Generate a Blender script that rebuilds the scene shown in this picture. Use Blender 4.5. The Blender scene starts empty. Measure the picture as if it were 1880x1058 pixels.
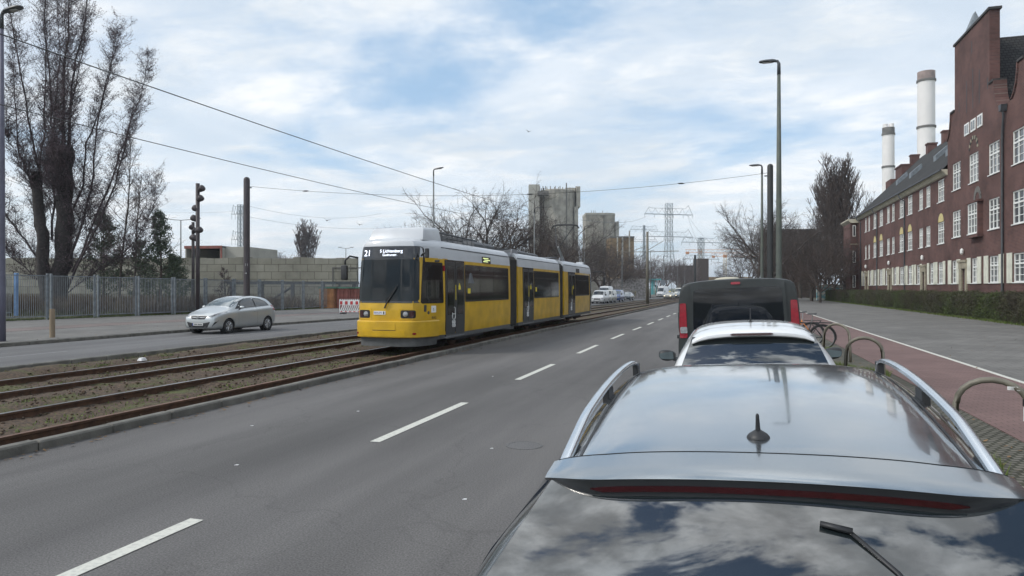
import bpy, bmesh, math, random
import numpy as np
from mathutils import Vector, Matrix
from mathutils.bvhtree import BVHTree
R = math.radians
PI = math.pi
random.seed(7)
scene = bpy.context.scene
COL = scene.collection
# ------------------------------------------------------------------ camera geometry of the place
H = 1.85; F = 1280.0
TH = math.atan(397 / F); CT, ST = math.cos(TH), math.sin(TH)
def at(u, z):
    """ground position seen in photo column u at distance z in front of the camera"""
    xc = (u - 940) / F * z
    return (xc * CT - z * ST, xc * ST + z * CT)
def hgt(v, z): return H + (529 - v) * z / F
def onx(u, X):
    """distance and y along the road of column u on the vertical plane x = X"""
    z = F * X / CT / (u - 1337)
    return z, (z + X * ST) / CT
def bend(y):
    """the carriageways bend gently right far away"""
    return 0.0 if y < 100 else (.0010 * (y - 100) ** 2 if y < 200 else 10 + .2 * (y - 200))
def dip(y):
    """and the street falls slightly"""
    t = min(max(y - 22, 0), 76); return -.0052 * t * min(1, t / 15)
# ------------------------------------------------------------------ materials
M = {}
def mat(name, color, rough=.6, metal=0.0, var=.12, scale=6.0, bump=0.0, bscale=40.0, coat=0.0, spec=.5, ior=1.5, color2=None, emit=0.0, detail=4.0, coords='Object', stretch=(1, 1, 1), lo=.35, hi=.65):
    m = bpy.data.materials.new(name); m.use_nodes = True
    nt = m.node_tree; N = nt.nodes; L = nt.links
    b = N['Principled BSDF']
    b.inputs['Roughness'].default_value = rough
    b.inputs['Metallic'].default_value = metal
    b.inputs['IOR'].default_value = ior
    b.inputs['Coat Weight'].default_value = coat
    b.inputs['Coat Roughness'].default_value = .03
    b.inputs['Specular IOR Level'].default_value = spec
    tc = N.new('ShaderNodeTexCoord'); mp = N.new('ShaderNodeMapping')
    mp.inputs['Scale'].default_value = stretch
    L.new(tc.outputs[coords], mp.inputs['Vector'])
    nz = N.new('ShaderNodeTexNoise'); nz.inputs['Scale'].default_value = scale; nz.inputs['Detail'].default_value = detail
    L.new(mp.outputs[0], nz.inputs['Vector'])
    rp = N.new('ShaderNodeValToRGB')
    c = Vector(color[:3])
    c2 = Vector(color2) if color2 else c * (1 + var)
    c1 = c if color2 else c * (1 - var)
    rp.color_ramp.elements[0].position = lo; rp.color_ramp.elements[1].position = hi
    rp.color_ramp.elements[0].color = (*c1, 1); rp.color_ramp.elements[1].color = (*c2, 1)
    L.new(nz.outputs['Fac'], rp.inputs['Fac'])
    L.new(rp.outputs['Color'], b.inputs['Base Color'])
    if emit:
        L.new(rp.outputs['Color'], b.inputs['Emission Color']); b.inputs['Emission Strength'].default_value = emit
    if bump:
        n2 = N.new('ShaderNodeTexNoise'); n2.inputs['Scale'].default_value = bscale; n2.inputs['Detail'].default_value = 3
        L.new(mp.outputs[0], n2.inputs['Vector'])
        bp = N.new('ShaderNodeBump'); bp.inputs['Strength'].default_value = bump; bp.inputs['Distance'].default_value = .02
        L.new(n2.outputs['Fac'], bp.inputs['Height']); L.new(bp.outputs[0], b.inputs['Normal'])
    M[name] = m
    return m
def nodes(m): return m.node_tree.nodes, m.node_tree.links, m.node_tree.nodes['Principled BSDF']
# ------------------------------------------------------------------ object helpers
def tag(o, label=None, cat=None, group=None, kind=None):
    if label: o['label'] = label
    if cat: o['category'] = cat
    if group: o['group'] = group
    if kind: o['kind'] = kind
    return o
def empty(name, loc=(0, 0, 0), rz=0.0, label=None, cat=None, group=None, rot=None):
    o = bpy.data.objects.new(name, None); COL.objects.link(o)
    o.location = loc; o.rotation_euler = rot if rot else (0, 0, rz); o.empty_display_size = .2
    return tag(o, label, cat, group)
def kids(o): return [c for c in bpy.data.objects if c.parent is o]
def copy_tree(o, parent=None):
    c = o.copy(); COL.objects.link(c); c.parent = parent
    for ch in kids(o): copy_tree(ch, c)
    return c
class MB:
    def __init__(s): s.v = []; s.f = []; s.m = []; s.mi = 0
    def add(s, vs, fs):
        n = len(s.v); s.v += [tuple(p) for p in vs]
        s.f += [tuple(i + n for i in f) for f in fs]; s.m += [s.mi] * len(fs)
        return s
    def box(s, c, d, rz=0.0, top=1.0, rot=None):
        hx, hy, hz = d[0] / 2, d[1] / 2, d[2] / 2
        vs = [(-hx, -hy, -hz), (hx, -hy, -hz), (hx, hy, -hz), (-hx, hy, -hz), (-hx * top, -hy * top, hz), (hx * top, -hy * top, hz), (hx * top, hy * top, hz), (-hx * top, hy * top, hz)]
        mt = rot.to_matrix() if rot is not None else Matrix.Rotation(rz, 3, 'Z')
        c = Vector(c); vs = [mt @ Vector(p) + c for p in vs]
        return s.add(vs, [(0, 3, 2, 1), (4, 5, 6, 7), (0, 1, 5, 4), (1, 2, 6, 5), (2, 3, 7, 6), (3, 0, 4, 7)])
    def bx(s, x0, x1, y0, y1, z0, z1):
        return s.box(((x0 + x1) / 2, (y0 + y1) / 2, (z0 + z1) / 2), (x1 - x0, y1 - y0, z1 - z0))
    def prism(s, pts, a, b, axis='y'):
        """polygon pts in the plane across axis, extruded from a to b"""
        n = len(pts)
        def mk(p, t):
            return {'y': (p[0], t, p[1]), 'x': (t, p[0], p[1]), 'z': (p[0], p[1], t)}[axis]
        vs = [mk(p, a) for p in pts] + [mk(p, b) for p in pts]
        fs = [tuple(range(n))[::-1], tuple(range(n, 2 * n))] + [(i, (i + 1) % n, (i + 1) % n + n, i + n) for i in range(n)]
        return s.add(vs, fs)
    def tube(s, pts, r, n=8, cap=True, flat=1.0):
        pts = [Vector(p) for p in pts]; k = len(pts)
        rs = r if isinstance(r, (list, tuple)) else [r] * k
        up = None; vs = []
        for i, p in enumerate(pts):
            d = (pts[min(i + 1, k - 1)] - pts[max(i - 1, 0)])
            d = d.normalized() if d.length > 1e-9 else Vector((0, 0, 1))
            if up is None:
                a = Vector((0, 0, 1)) if abs(d.z) < .9 else Vector((1, 0, 0))
                up = (a - d * a.dot(d)).normalized()
            else:
                up = up - d * up.dot(d); up = up.normalized() if up.length > 1e-6 else d.orthogonal().normalized()
            sd = d.cross(up)
            for j in range(n):
                t = 2 * PI * j / n
                vs.append(p + (up * math.cos(t) * flat + sd * math.sin(t)) * rs[i])
        fs = [(i * n + j, i * n + (j + 1) % n, (i + 1) * n + (j + 1) % n, (i + 1) * n + j) for i in range(k - 1) for j in range(n)]
        if cap: fs += [tuple(range(n))[::-1], tuple(range((k - 1) * n, k * n))]
        return s.add(vs, fs)
    def lathe(s, prof, n=24, c=(0, 0, 0), axis='z', cap=True):
        """prof: list of (radius, height)"""
        vs = []
        for (r, h) in prof:
            for j in range(n):
                t = 2 * PI * j / n; a, b = r * math.cos(t), r * math.sin(t)
                q = {'z': (a, b, h), 'x': (h, a, b), 'y': (a, h, b)}[axis]
                vs.append((q[0] + c[0], q[1] + c[1], q[2] + c[2]))
        k = len(prof)
        fs = [(i * n + j, i * n + (j + 1) % n, (i + 1) * n + (j + 1) % n, (i + 1) * n + j) for i in range(k - 1) for j in range(n)]
        if cap: fs += [tuple(range(n))[::-1], tuple(range((k - 1) * n, k * n))]
        return s.add(vs, fs)
    def loft(s, rings, cap=True, closed=True):
        n = len(rings[0]); vs = [p for r in rings for p in r]; k = len(rings)
        m = n if closed else n - 1
        fs = [(i * n + j, i * n + (j + 1) % n, (i + 1) * n + (j + 1) % n, (i + 1) * n + j) for i in range(k - 1) for j in range(m)]
        if cap: fs += [tuple(range(n))[::-1], tuple(range((k - 1) * n, k * n))]
        return s.add(vs, fs)
    def quad(s, a, b, c, d): return s.add([a, b, c, d], [(0, 1, 2, 3)])
    def build(s, name, mats, parent=None, smooth=False, bevel=0.0, sub=0, loc=None, segs=2, norm=True, angle=None):
        me = bpy.data.meshes.new(name); me.from_pydata(s.v, [], s.f)
        if not isinstance(mats, (list, tuple)): mats = [mats]
        for m in mats: me.materials.append(M[m] if isinstance(m, str) else m)
        if any(s.m): me.polygons.foreach_set('material_index', s.m)
        if norm or bevel or sub:
            bm = bmesh.new(); bm.from_mesh(me)
            if norm: bmesh.ops.recalc_face_normals(bm, faces=bm.faces)
            if bevel:
                es = [e for e in bm.edges if len(e.link_faces) == 2 and e.calc_face_angle(0) > .5]
                bmesh.ops.bevel(bm, geom=es, offset=bevel, segments=segs, affect='EDGES', profile=.6, clamp_overlap=True)
            bm.to_mesh(me); bm.free()
        o = bpy.data.objects.new(name, me); COL.objects.link(o); o.parent = parent
        if loc: o.location = loc
        if sub:
            md = o.modifiers.new('s', 'SUBSURF'); md.levels = sub; md.render_levels = sub
            bake(o)
        if smooth:
            o.data.polygons.foreach_set('use_smooth', [True] * len(o.data.polygons))
            if angle or bevel:
                try: o.data.set_sharp_from_angle(angle=R(angle or 40))
                except Exception: pass
        return o
def bake(o):
    dg = bpy.context.evaluated_depsgraph_get()
    me = bpy.data.meshes.new_from_object(o.evaluated_get(dg)); o.modifiers.clear()
    old = o.data; o.data = me; me.name = o.name
    bpy.data.meshes.remove(old)
def fast_mesh(name, V, Fq, mats, parent=None, smooth=False, mi=None):
    """V (n,3) array, Fq (m,k) array of equal sized faces"""
    me = bpy.data.meshes.new(name); k = Fq.shape[1]
    me.vertices.add(len(V)); me.vertices.foreach_set('co', V.astype(np.float32).ravel())
    me.loops.add(Fq.size); me.loops.foreach_set('vertex_index', Fq.astype(np.int32).ravel())
    me.polygons.add(len(Fq)); me.polygons.foreach_set('loop_start', np.arange(0, Fq.size, k, dtype=np.int32))
    if not isinstance(mats, (list, tuple)): mats = [mats]
    for m in mats: me.materials.append(M[m])
    if mi is not None: me.polygons.foreach_set('material_index', mi.astype(np.int32))
    if smooth: me.polygons.foreach_set('use_smooth', np.ones(len(Fq), dtype=bool))
    me.update(calc_edges=True); me.validate()
    o = bpy.data.objects.new(name, me); COL.objects.link(o); o.parent = parent
    return o
def rpoly(pts, r=.03, n=3):
    """round the corners of a polygon"""
    out = []; k = len(pts)
    for i in range(k):
        p0, p, p1 = Vector(pts[i - 1]), Vector(pts[i]), Vector(pts[(i + 1) % k])
        a, b = p0 - p, p1 - p
        ra = min(r, a.length * .45, b.length * .45)
        a = p + a.normalized() * ra; b = p + b.normalized() * ra
        for j in range(n + 1):
            t = j / n
            q = a * (1 - t) ** 2 + p * 2 * t * (1 - t) + b * t * t
            out.append((q.x, q.y))
    return out
def rrect(a0, b0, a1, b1, r=.04): return rpoly([(a0, b0), (a1, b0), (a1, b1), (a0, b1)], r)
def bvh_of(objs):
    vs, fs = [], []
    for o in objs:
        n = len(vs); vs += [v.co.copy() for v in o.data.vertices]
        fs += [tuple(i + n for i in p.vertices) for p in o.data.polygons]
    return BVHTree.FromPolygons(vs, fs)
AX = {'-y': (lambda a, b: Vector((a, -60, b)), Vector((0, 1, 0)), 0, 2), '+y': (lambda a, b: Vector((a, 60, b)), Vector((0, -1, 0)), 0, 2),
      '+x': (lambda a, b: Vector((60, a, b)), Vector((-1, 0, 0)), 1, 2), '-x': (lambda a, b: Vector((-60, a, b)), Vector((1, 0, 0)), 1, 2),
      '+z': (lambda a, b: Vector((a, b, 60)), Vector((0, 0, -1)), 0, 1)}
def decal(name, bvh, pts, axis, m, parent, off=.004, step=.12, thick=.012, smooth=True, fb=None):
    """a thin shaped panel laid on a curved body: outline pts projected along an axis"""
    org, d, ia, ib = AX[axis]
    bm = bmesh.new()
    vs = [bm.verts.new((p[0], p[1], 0)) for p in pts]
    bm.faces.new(vs)
    xs = [p[0] for p in pts]; ys = [p[1] for p in pts]
    for k in (0, 1):
        lo, hi = (min(xs), max(xs)) if k == 0 else (min(ys), max(ys))
        n = max(1, int((hi - lo) / step))
        for i in range(1, n):
            t = lo + (hi - lo) * i / n
            co = (t, 0, 0) if k == 0 else (0, t, 0); no = (1, 0, 0) if k == 0 else (0, 1, 0)
            bmesh.ops.bisect_plane(bm, geom=bm.verts[:] + bm.edges[:] + bm.faces[:], plane_co=co, plane_no=no)
    last = fb
    hits = {}
    for v in bm.verts:
        o = org(v.co.x, v.co.y)
        h = bvh.ray_cast(o, d)
        hits[v] = h[0]
    good = [h for h in hits.values() if h is not None]
    if not good: bm.free(); return None
    for v in list(bm.verts):
        h = hits[v]
        if h is None:
            a, b = v.co.x, v.co.y
            best = min(good, key=lambda g: (g[ia] - a) ** 2 + (g[ib] - b) ** 2)
            h = best.copy(); h[ia] = a; h[ib] = b
        v.co = h - d * off
    bmesh.ops.triangulate(bm, faces=[f for f in bm.faces if len(f.verts) > 4])
    bmesh.ops.recalc_face_normals(bm, faces=bm.faces)
    bm.normal_update()
    s = sum((f.normal.dot(d) * f.calc_area() for f in bm.faces))
    if s > 0: bmesh.ops.reverse_faces(bm, faces=bm.faces)
    # rim going inwards
    if thick:
        be = [e for e in bm.edges if len(e.link_faces) == 1]
        r = bmesh.ops.extrude_edge_only(bm, edges=be)
        for v in [g for g in r['geom'] if isinstance(g, bmesh.types.BMVert)]: v.co = v.co + d * (off + thick)
    me = bpy.data.meshes.new(name); bm.to_mesh(me); bm.free()
    me.materials.append(M[m] if isinstance(m, str) else m)
    if smooth:
        me.polygons.foreach_set('use_smooth', [True] * len(me.polygons))
        try: me.set_sharp_from_angle(angle=R(40))
        except Exception: pass
    o = bpy.data.objects.new(name, me); COL.objects.link(o); o.parent = parent
    return o
def text_mesh(name, body, size, m, parent, loc, rot, extrude=.002, sx=1.0, align='CENTER'):
    cu = bpy.data.curves.new(name, 'FONT'); cu.body = body; cu.size = size; cu.extrude = extrude
    cu.align_x = align; cu.align_y = 'CENTER'
    t = bpy.data.objects.new(name, cu); COL.objects.link(t)
    dg = bpy.context.evaluated_depsgraph_get()
    me = bpy.data.meshes.new_from_object(t.evaluated_get(dg)); bpy.data.objects.remove(t)
    me.materials.clear(); me.materials.append(M[m])
    o = bpy.data.objects.new(name, me); COL.objects.link(o); o.parent = parent
    o.location = loc; o.rotation_euler = rot; o.scale = (sx, 1, 1)
    return o
def cut(o, cutters):
    for c in cutters:
        md = o.modifiers.new('b', 'BOOLEAN'); md.operation = 'DIFFERENCE'; md.object = c; md.solver = 'EXACT'
    bake(o)
    for c in cutters: bpy.data.objects.remove(c)
CL_LO, CL_HI = .30, .50
# ------------------------------------------------------------------ palette
def asphalt(name, c, dark, patch=.5):
    m = mat(name, c, rough=.85, scale=70, detail=3, var=.36, bump=.45, bscale=160, spec=.35)
    N, L, b = nodes(m)
    rp = [n for n in N if n.type == 'VALTORGB'][0]; tc = [n for n in N if n.type == 'TEX_COORD'][0]
    rp.color_ramp.elements[0].position = .3; rp.color_ramp.elements[1].position = .7
    n3 = N.new('ShaderNodeTexNoise'); n3.inputs['Scale'].default_value = .35; n3.inputs['Detail'].default_value = 6; n3.inputs['Roughness'].default_value = .6
    mp = N.new('ShaderNodeMapping'); mp.inputs['Scale'].default_value = (1.6, .25, 1); L.new(tc.outputs['Object'], mp.inputs[0]); L.new(mp.outputs[0], n3.inputs['Vector'])
    r3 = N.new('ShaderNodeValToRGB'); r3.color_ramp.elements[0].position = .38; r3.color_ramp.elements[1].position = .64
    r3.color_ramp.elements[0].color = (dark, dark, dark, 1); r3.color_ramp.elements[1].color = (1.1, 1.1, 1.1, 1)
    L.new(n3.outputs['Fac'], r3.inputs[0])
    mx = N.new('ShaderNodeMix'); mx.data_type = 'RGBA'; mx.blend_type = 'MULTIPLY'; mx.inputs['Factor'].default_value = 1
    L.new(rp.outputs[0], mx.inputs['A']); L.new(r3.outputs[0], mx.inputs['B'])
    # long bands worn and stained by wheels
    n5 = N.new('ShaderNodeTexNoise'); n5.inputs['Scale'].default_value = 1.0; n5.inputs['Detail'].default_value = 4
    mp5 = N.new('ShaderNodeMapping'); mp5.inputs['Scale'].default_value = (1.15, .02, 1); L.new(tc.outputs['Object'], mp5.inputs[0]); L.new(mp5.outputs[0], n5.inputs['Vector'])
    r5 = N.new('ShaderNodeValToRGB'); r5.color_ramp.elements[0].position = .36; r5.color_ramp.elements[1].position = .62; r5.color_ramp.elements[0].color = (.84, .84, .84, 1); r5.color_ramp.elements[1].color = (1.07, 1.07, 1.06, 1)
    L.new(n5.outputs['Fac'], r5.inputs[0]); m5 = N.new('ShaderNodeMix'); m5.data_type = 'RGBA'; m5.blend_type = 'MULTIPLY'; m5.inputs['Factor'].default_value = 1
    L.new(mx.outputs['Result'], m5.inputs['A']); L.new(r5.outputs[0], m5.inputs['B']); mx = m5
    # thin cracks / sealed joints
    vo = N.new('ShaderNodeTexVoronoi'); vo.feature = 'DISTANCE_TO_EDGE'; vo.inputs['Scale'].default_value = .28
    nw = N.new('ShaderNodeTexNoise'); nw.inputs['Scale'].default_value = 1.5; nw.inputs['Detail'].default_value = 5
    ad = N.new('ShaderNodeVectorMath'); ad.operation = 'MULTIPLY_ADD'; ad.inputs[1].default_value = (1.2, 1.2, 0)
    L.new(tc.outputs['Object'], nw.inputs['Vector']); L.new(nw.outputs['Color'], ad.inputs[0]); L.new(tc.outputs['Object'], ad.inputs[2]); L.new(ad.outputs[0], vo.inputs['Vector'])
    r4 = N.new('ShaderNodeValToRGB'); r4.color_ramp.elements[0].position = .0; r4.color_ramp.elements[1].position = .006
    r4.color_ramp.elements[0].color = (.72, .72, .72, 1); r4.color_ramp.elements[1].color = (1, 1, 1, 1)
    L.new(vo.outputs['Distance'], r4.inputs[0])
    m2 = N.new('ShaderNodeMix'); m2.data_type = 'RGBA'; m2.blend_type = 'MULTIPLY'; m2.inputs['Factor'].default_value = patch
    L.new(mx.outputs['Result'], m2.inputs['A']); L.new(r4.outputs[0], m2.inputs['B'])
    L.new(m2.outputs['Result'], b.inputs['Base Color'])
    return m
def brickmat(name, c1, c2, mortar, bw, bh, ms=.012, swz=True, rough=.85, bump=.4, offset=.5, dirt=.75, axes=None, dscale=.5):
    """coursed blocks; object y/z (walls) or x/y (floors) become the pattern plane"""
    m = bpy.data.materials.new(name); m.use_nodes = True
    N, L, b = nodes(m); b.inputs['Roughness'].default_value = rough; b.inputs['Specular IOR Level'].default_value = .3
    tc = N.new('ShaderNodeTexCoord'); sp = N.new('ShaderNodeSeparateXYZ'); cb = N.new('ShaderNodeCombineXYZ')
    L.new(tc.outputs['Object'], sp.inputs[0])
    ax = axes or ('YZ' if swz else 'XY')
    L.new(sp.outputs[ax[0]], cb.inputs[0]); L.new(sp.outputs[ax[1]], cb.inputs[1])
    br = N.new('ShaderNodeTexBrick'); br.inputs['Scale'].default_value = 1; br.inputs['Brick Width'].default_value = bw; br.inputs['Row Height'].default_value = bh
    br.inputs['Mortar Size'].default_value = ms; br.inputs['Color1'].default_value = (*c1, 1); br.inputs['Color2'].default_value = (*c2, 1); br.inputs['Mortar'].default_value = (*mortar, 1)
    br.offset = offset; br.inputs['Bias'].default_value = -.2
    L.new(cb.outputs[0], br.inputs['Vector'])
    nz = N.new('ShaderNodeTexNoise'); nz.inputs['Scale'].default_value = dscale; nz.inputs['Detail'].default_value = 8; nz.inputs['Roughness'].default_value = .65
    L.new(tc.outputs['Object'], nz.inputs['Vector'])
    rp = N.new('ShaderNodeValToRGB'); rp.color_ramp.elements[0].position = .3; rp.color_ramp.elements[1].position = .65
    rp.color_ramp.elements[0].color = (dirt, dirt, dirt, 1); rp.color_ramp.elements[1].color = (1.12, 1.12, 1.12, 1)
    L.new(nz.outputs['Fac'], rp.inputs[0])
    mx = N.new('ShaderNodeMix'); mx.data_type = 'RGBA'; mx.blend_type = 'MULTIPLY'; mx.inputs['Factor'].default_value = 1
    L.new(br.outputs['Color'], mx.inputs['A']); L.new(rp.outputs[0], mx.inputs['B']); L.new(mx.outputs['Result'], b.inputs['Base Color'])
    bp = N.new('ShaderNodeBump'); bp.inputs['Strength'].default_value = bump; bp.inputs['Distance'].default_value = .01; bp.invert = True
    L.new(br.outputs['Fac'], bp.inputs['Height']); L.new(bp.outputs[0], b.inputs['Normal'])
    M[name] = m; return m
def carpaint(name, c, metal=.5, rough=.32, coat=1.0):
    m = mat(name, c, rough=rough, metal=metal, var=.03, scale=1.5, coat=coat)
    N, L, b = nodes(m); tc = [n for n in N if n.type == 'TEX_COORD'][0]
    nz = N.new('ShaderNodeTexNoise'); nz.inputs['Scale'].default_value = 9; nz.inputs['Detail'].default_value = 10; nz.inputs['Roughness'].default_value = .75; L.new(tc.outputs['Object'], nz.inputs['Vector'])
    mr = N.new('ShaderNodeMapRange'); mr.inputs['From Min'].default_value = .3; mr.inputs['From Max'].default_value = .75; mr.inputs['To Min'].default_value = .012; mr.inputs['To Max'].default_value = .12
    L.new(nz.outputs['Fac'], mr.inputs['Value']); L.new(mr.outputs['Result'], b.inputs['Coat Roughness'])
    m3 = N.new('ShaderNodeMapRange'); m3.inputs['From Min'].default_value = .3; m3.inputs['From Max'].default_value = .75; m3.inputs['To Min'].default_value = rough * .8; m3.inputs['To Max'].default_value = rough * 1.5
    L.new(nz.outputs['Fac'], m3.inputs['Value']); L.new(m3.outputs['Result'], b.inputs['Roughness'])
    return m
asphalt('asphalt', (.124, .120, .118), .76)
asphalt('asphalt_far', (.138, .137, .138), .84)
mat('marking', (.56, .56, .50), rough=.7, scale=25, color2=(.45, .45, .41), lo=.45, hi=.65, detail=6)
mat('marking_old', (.28, .28, .27), rough=.7, scale=16, color2=(.16, .16, .165), lo=.35, hi=.6, detail=6)
mat('kerb', (.125, .12, .105), rough=.9, scale=3, var=.3, bump=.4, bscale=30, detail=8)
mat('dirt', (.075, .06, .045), rough=.95, scale=1.2, color2=(.06, .075, .03), detail=8, bump=.6, bscale=20)
brickmat('cycle_paver', (.185, .118, .108), (.155, .10, .093), (.08, .06, .055), .2, .1, .006, swz=False, dirt=.75)
brickmat('cycle_paver_old', (.19, .15, .14), (.165, .14, .13), (.08, .07, .06), .2, .1, .006, swz=False, dirt=.7)
brickmat('pavement_slab', (.165, .16, .15), (.135, .132, .125), (.07, .068, .062), .36, .36, .008, swz=False, dirt=.72, offset=.5)
brickmat('cobble', (.16, .15, .125), (.10, .095, .08), (.045, .045, .03), .11, .1, .018, swz=False, dirt=.6, bump=.9)
brickmat('brick', (.138, .060, .050), (.088, .040, .037), (.15, .11, .10), .26, .085, .014, dirt=.5, dscale=.4)
brickmat('block_wall', (.265, .255, .205), (.325, .315, .26), (.13, .12, .09), 1.5, .78, .028, axes='XZ', dirt=.62, bump=1, dscale=.35)
brickmat('concrete_panel', (.30, .285, .245), (.25, .24, .21), (.12, .11, .10), 1.9, 60, .14, axes='XZ', dirt=.7, bump=.3, dscale=.08, offset=0)
brickmat('roof_tile', (.036, .034, .034), (.052, .05, .047), (.018, .018, .018), .3, .2, .03, axes='YZ', dirt=.6, bump=1)
mat('roof_tile_front', (.04, .038, .037), rough=.8, scale=4, var=.3)
mat('stone_trim', (.30, .27, .2), rough=.85, scale=3, var=.2)
mat('cornice', (.50, .47, .37), rough=.8, scale=1, var=.12)
mat('window_white', (.78, .79, .76), rough=.5, scale=3, var=.08)
mat('shutter', (.66, .66, .56), rough=.6, scale=2, var=.12)
mat('pane', (.08, .09, .10), rough=.06, spec=.8, var=.3, scale=.6, coat=.0)
def pane_mat():
    m = M['pane']; N, L, b = nodes(m); oi = N.new('ShaderNodeObjectInfo'); rp = N.new('ShaderNodeValToRGB'); rp.color_ramp.interpolation = 'LINEAR'
    rp.color_ramp.elements[0].color = (.022, .025, .03, 1); rp.color_ramp.elements[1].color = (.26, .27, .27, 1); rp.color_ramp.elements[0].position = .25
    L.new(oi.outputs['Random'], rp.inputs[0])
    old = [n for n in N if n.type == 'VALTORGB' and n != rp][0]; mx = N.new('ShaderNodeMix'); mx.data_type = 'RGBA'; mx.inputs['Factor'].default_value = .6
    L.new(old.outputs[0], mx.inputs['A']); L.new(rp.outputs[0], mx.inputs['B']); L.new(mx.outputs['Result'], b.inputs['Base Color'])
pane_mat()
mat('leaf_litter', (.16, .10, .05), rough=.9, scale=2, var=.4)
mat('curtain', (.42, .44, .45), rough=.6, var=.25, scale=1.2)
mat('fan_yellow', (.55, .47, .22), rough=.8)
mat('concrete', (.30, .285, .245), rough=.9, scale=.5, var=.22, detail=8, bump=.2, bscale=4)
mat('concrete_light', (.36, .35, .31), rough=.9, scale=.4, var=.12, detail=8)
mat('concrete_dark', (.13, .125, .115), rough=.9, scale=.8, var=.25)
mat('brown_render', (.24, .17, .095), rough=.9, scale=.4, var=.2)
mat('chimney_white', (.72, .70, .68), rough=.7, scale=.15, var=.06, detail=8)
mat('chimney_grey', (.26, .20, .18), rough=.8, scale=.6, var=.2)
mat('pole_brown', (.040, .031, .034), rough=.55, scale=3, var=.2)
mat('pole_black', (.016, .018, .018), rough=.5, scale=3, var=.2)
mat('pole_green', (.10, .115, .09), rough=.6, scale=1.5, color2=(.065, .075, .07), detail=8)
mat('pole_blue', (.10, .10, .14), rough=.55, scale=2, var=.15)
mat('pole_grey', (.16, .17, .17), rough=.5, scale=2, var=.2, metal=.2)
mat('lamp_head', (.06, .065, .07), rough=.45)
mat('lamp_lens', (.5, .5, .48), rough=.2)
mat('wire', (.02, .02, .02), rough=.5)
mat('wire_thin', (.09, .10, .11), rough=.6)
mat('galvanised', (.20, .225, .245), rough=.55, metal=.35, scale=4, var=.2)
mat('blue_paint', (.12, .23, .42), rough=.5, scale=4, var=.2)
mat('rail_side', (.055, .028, .016), rough=.85, scale=8, color2=(.095, .048, .026), bump=.3)
mat('rail_head', (.30, .29, .28), rough=.32, metal=.9, scale=3, var=.15)
mat('rail_rust', (.15, .085, .06), rough=.7, metal=.2, scale=8, var=.25)
mat('sleeper', (.09, .08, .07), rough=.9, scale=4, var=.25)
mat('lattice', (.24, .28, .30), rough=.6, metal=.2)
mat('crane_orange', (.48, .20, .06), rough=.6)
mat('crane_pale', (.55, .42, .2), rough=.6)
mat('tube_steel', (.19, .175, .135), rough=.5, metal=.15, scale=5, color2=(.12, .11, .085), detail=6)
mat('sticker_white', (.7, .7, .68), rough=.6)
mat('black_plastic', (.02, .021, .023), rough=.5, var=.1)
mat('plastic_grey', (.05, .053, .056), rough=.55, var=.1)
mat('lip_plastic', (.030, .033, .036), rough=.35, var=.08, coat=.3)
mat('rubber', (.018, .018, .018), rough=.8, var=.2, scale=20)
mat('chrome', (.62, .64, .66), rough=.16, metal=1.0, var=.03)
mat('rail_alu', (.66, .69, .72), rough=.22, metal=1.0, var=.03)
mat('alloy', (.50, .51, .52), rough=.3, metal=.85, var=.05)
mat('glass_dark', (.006, .008, .012), rough=.03, ior=1.42, var=.05)
mat('glass_car', (.022, .03, .033), rough=.03, ior=1.7, var=.1, coat=.6)
mat('glass_rear', (.012, .017, .019), rough=.02, ior=2.05, var=.05, coat=1.0)
mat('glass_screen', (.10, .13, .14), rough=.05, ior=1.6, var=.25, scale=1.5, coat=.6)
mat('red_lens', (.24, .006, .018), rough=.2, coat=.15, var=.15, scale=20)
mat('red_lens_dark', (.035, .003, .005), rough=.2, coat=.3, var=.15, scale=60)
mat('clear_lens', (.26, .27, .28), rough=.15, coat=.3, var=.3, scale=14)
mat('lamp_on', (1, .82, .55), emit=3.0, var=0)
mat('plate', (.55, .55, .53), rough=.4)
mat('plate_blue', (.03, .06, .3), rough=.4)
mat('red_paint', (.48, .03, .035), rough=.5)
mat('white_paint', (.72, .72, .70), rough=.5, var=.06)
mat('red_container', (.20, .065, .05), rough=.7, scale=2, var=.2)
mat('orange_container', (.36, .17, .07), rough=.7, scale=2, var=.2)
mat('green_paint', (.07, .16, .11), rough=.6)
carpaint('paint_silver_grey', (.25, .28, .30), metal=.9, rough=.17)
carpaint('paint_silver', (.43, .455, .46), metal=.6, rough=.36)
carpaint('paint_white', (.66, .67, .67), metal=0, rough=.4)
carpaint('paint_van', (.020, .024, .024), metal=.1, rough=.5, coat=.12)
carpaint('paint_blue', (.03, .075, .22), metal=.1, rough=.4)
carpaint('paint_darkteal', (.035, .055, .065), metal=.4)
carpaint('paint_taxi', (.42, .40, .32), metal=.1, rough=.4)
carpaint('paint_beige', (.5, .5, .45), metal=.1, rough=.4)
mat('tram_yellow', (.57, .345, .010), rough=.38, var=.17, scale=1.6, detail=8, coat=.25)
mat('tram_white', (.49, .51, .53), rough=.42, var=.06, scale=1.3, detail=8, coat=.15)
mat('tram_grey', (.085, .088, .088), rough=.6, var=.15)
mat('tram_black', (.013, .014, .016), rough=.22, var=.1, coat=.4)
mat('tram_glass', (.012, .016, .019), rough=.05, ior=1.33, var=.5, scale=.8)
mat('tram_glass_side', (.020, .022, .022), rough=.06, ior=1.45, var=.5, scale=1.2)
mat('tram_door', (.032, .035, .038), rough=.3, var=.15, scale=2)
mat('bellows', (.035, .033, .030), rough=.9, var=.2)
mat('roof_gear', (.055, .060, .066), rough=.6, var=.2, scale=2)
mat('roof_gear_light', (.22, .23, .25), rough=.5)
mat('led_white', (.85, .9, 1), emit=1.6, var=0)
mat('led_amber', (.75, .85, .35), emit=.9, var=0)
mat('dark_text', (.03, .03, .035), rough=.6)
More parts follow.
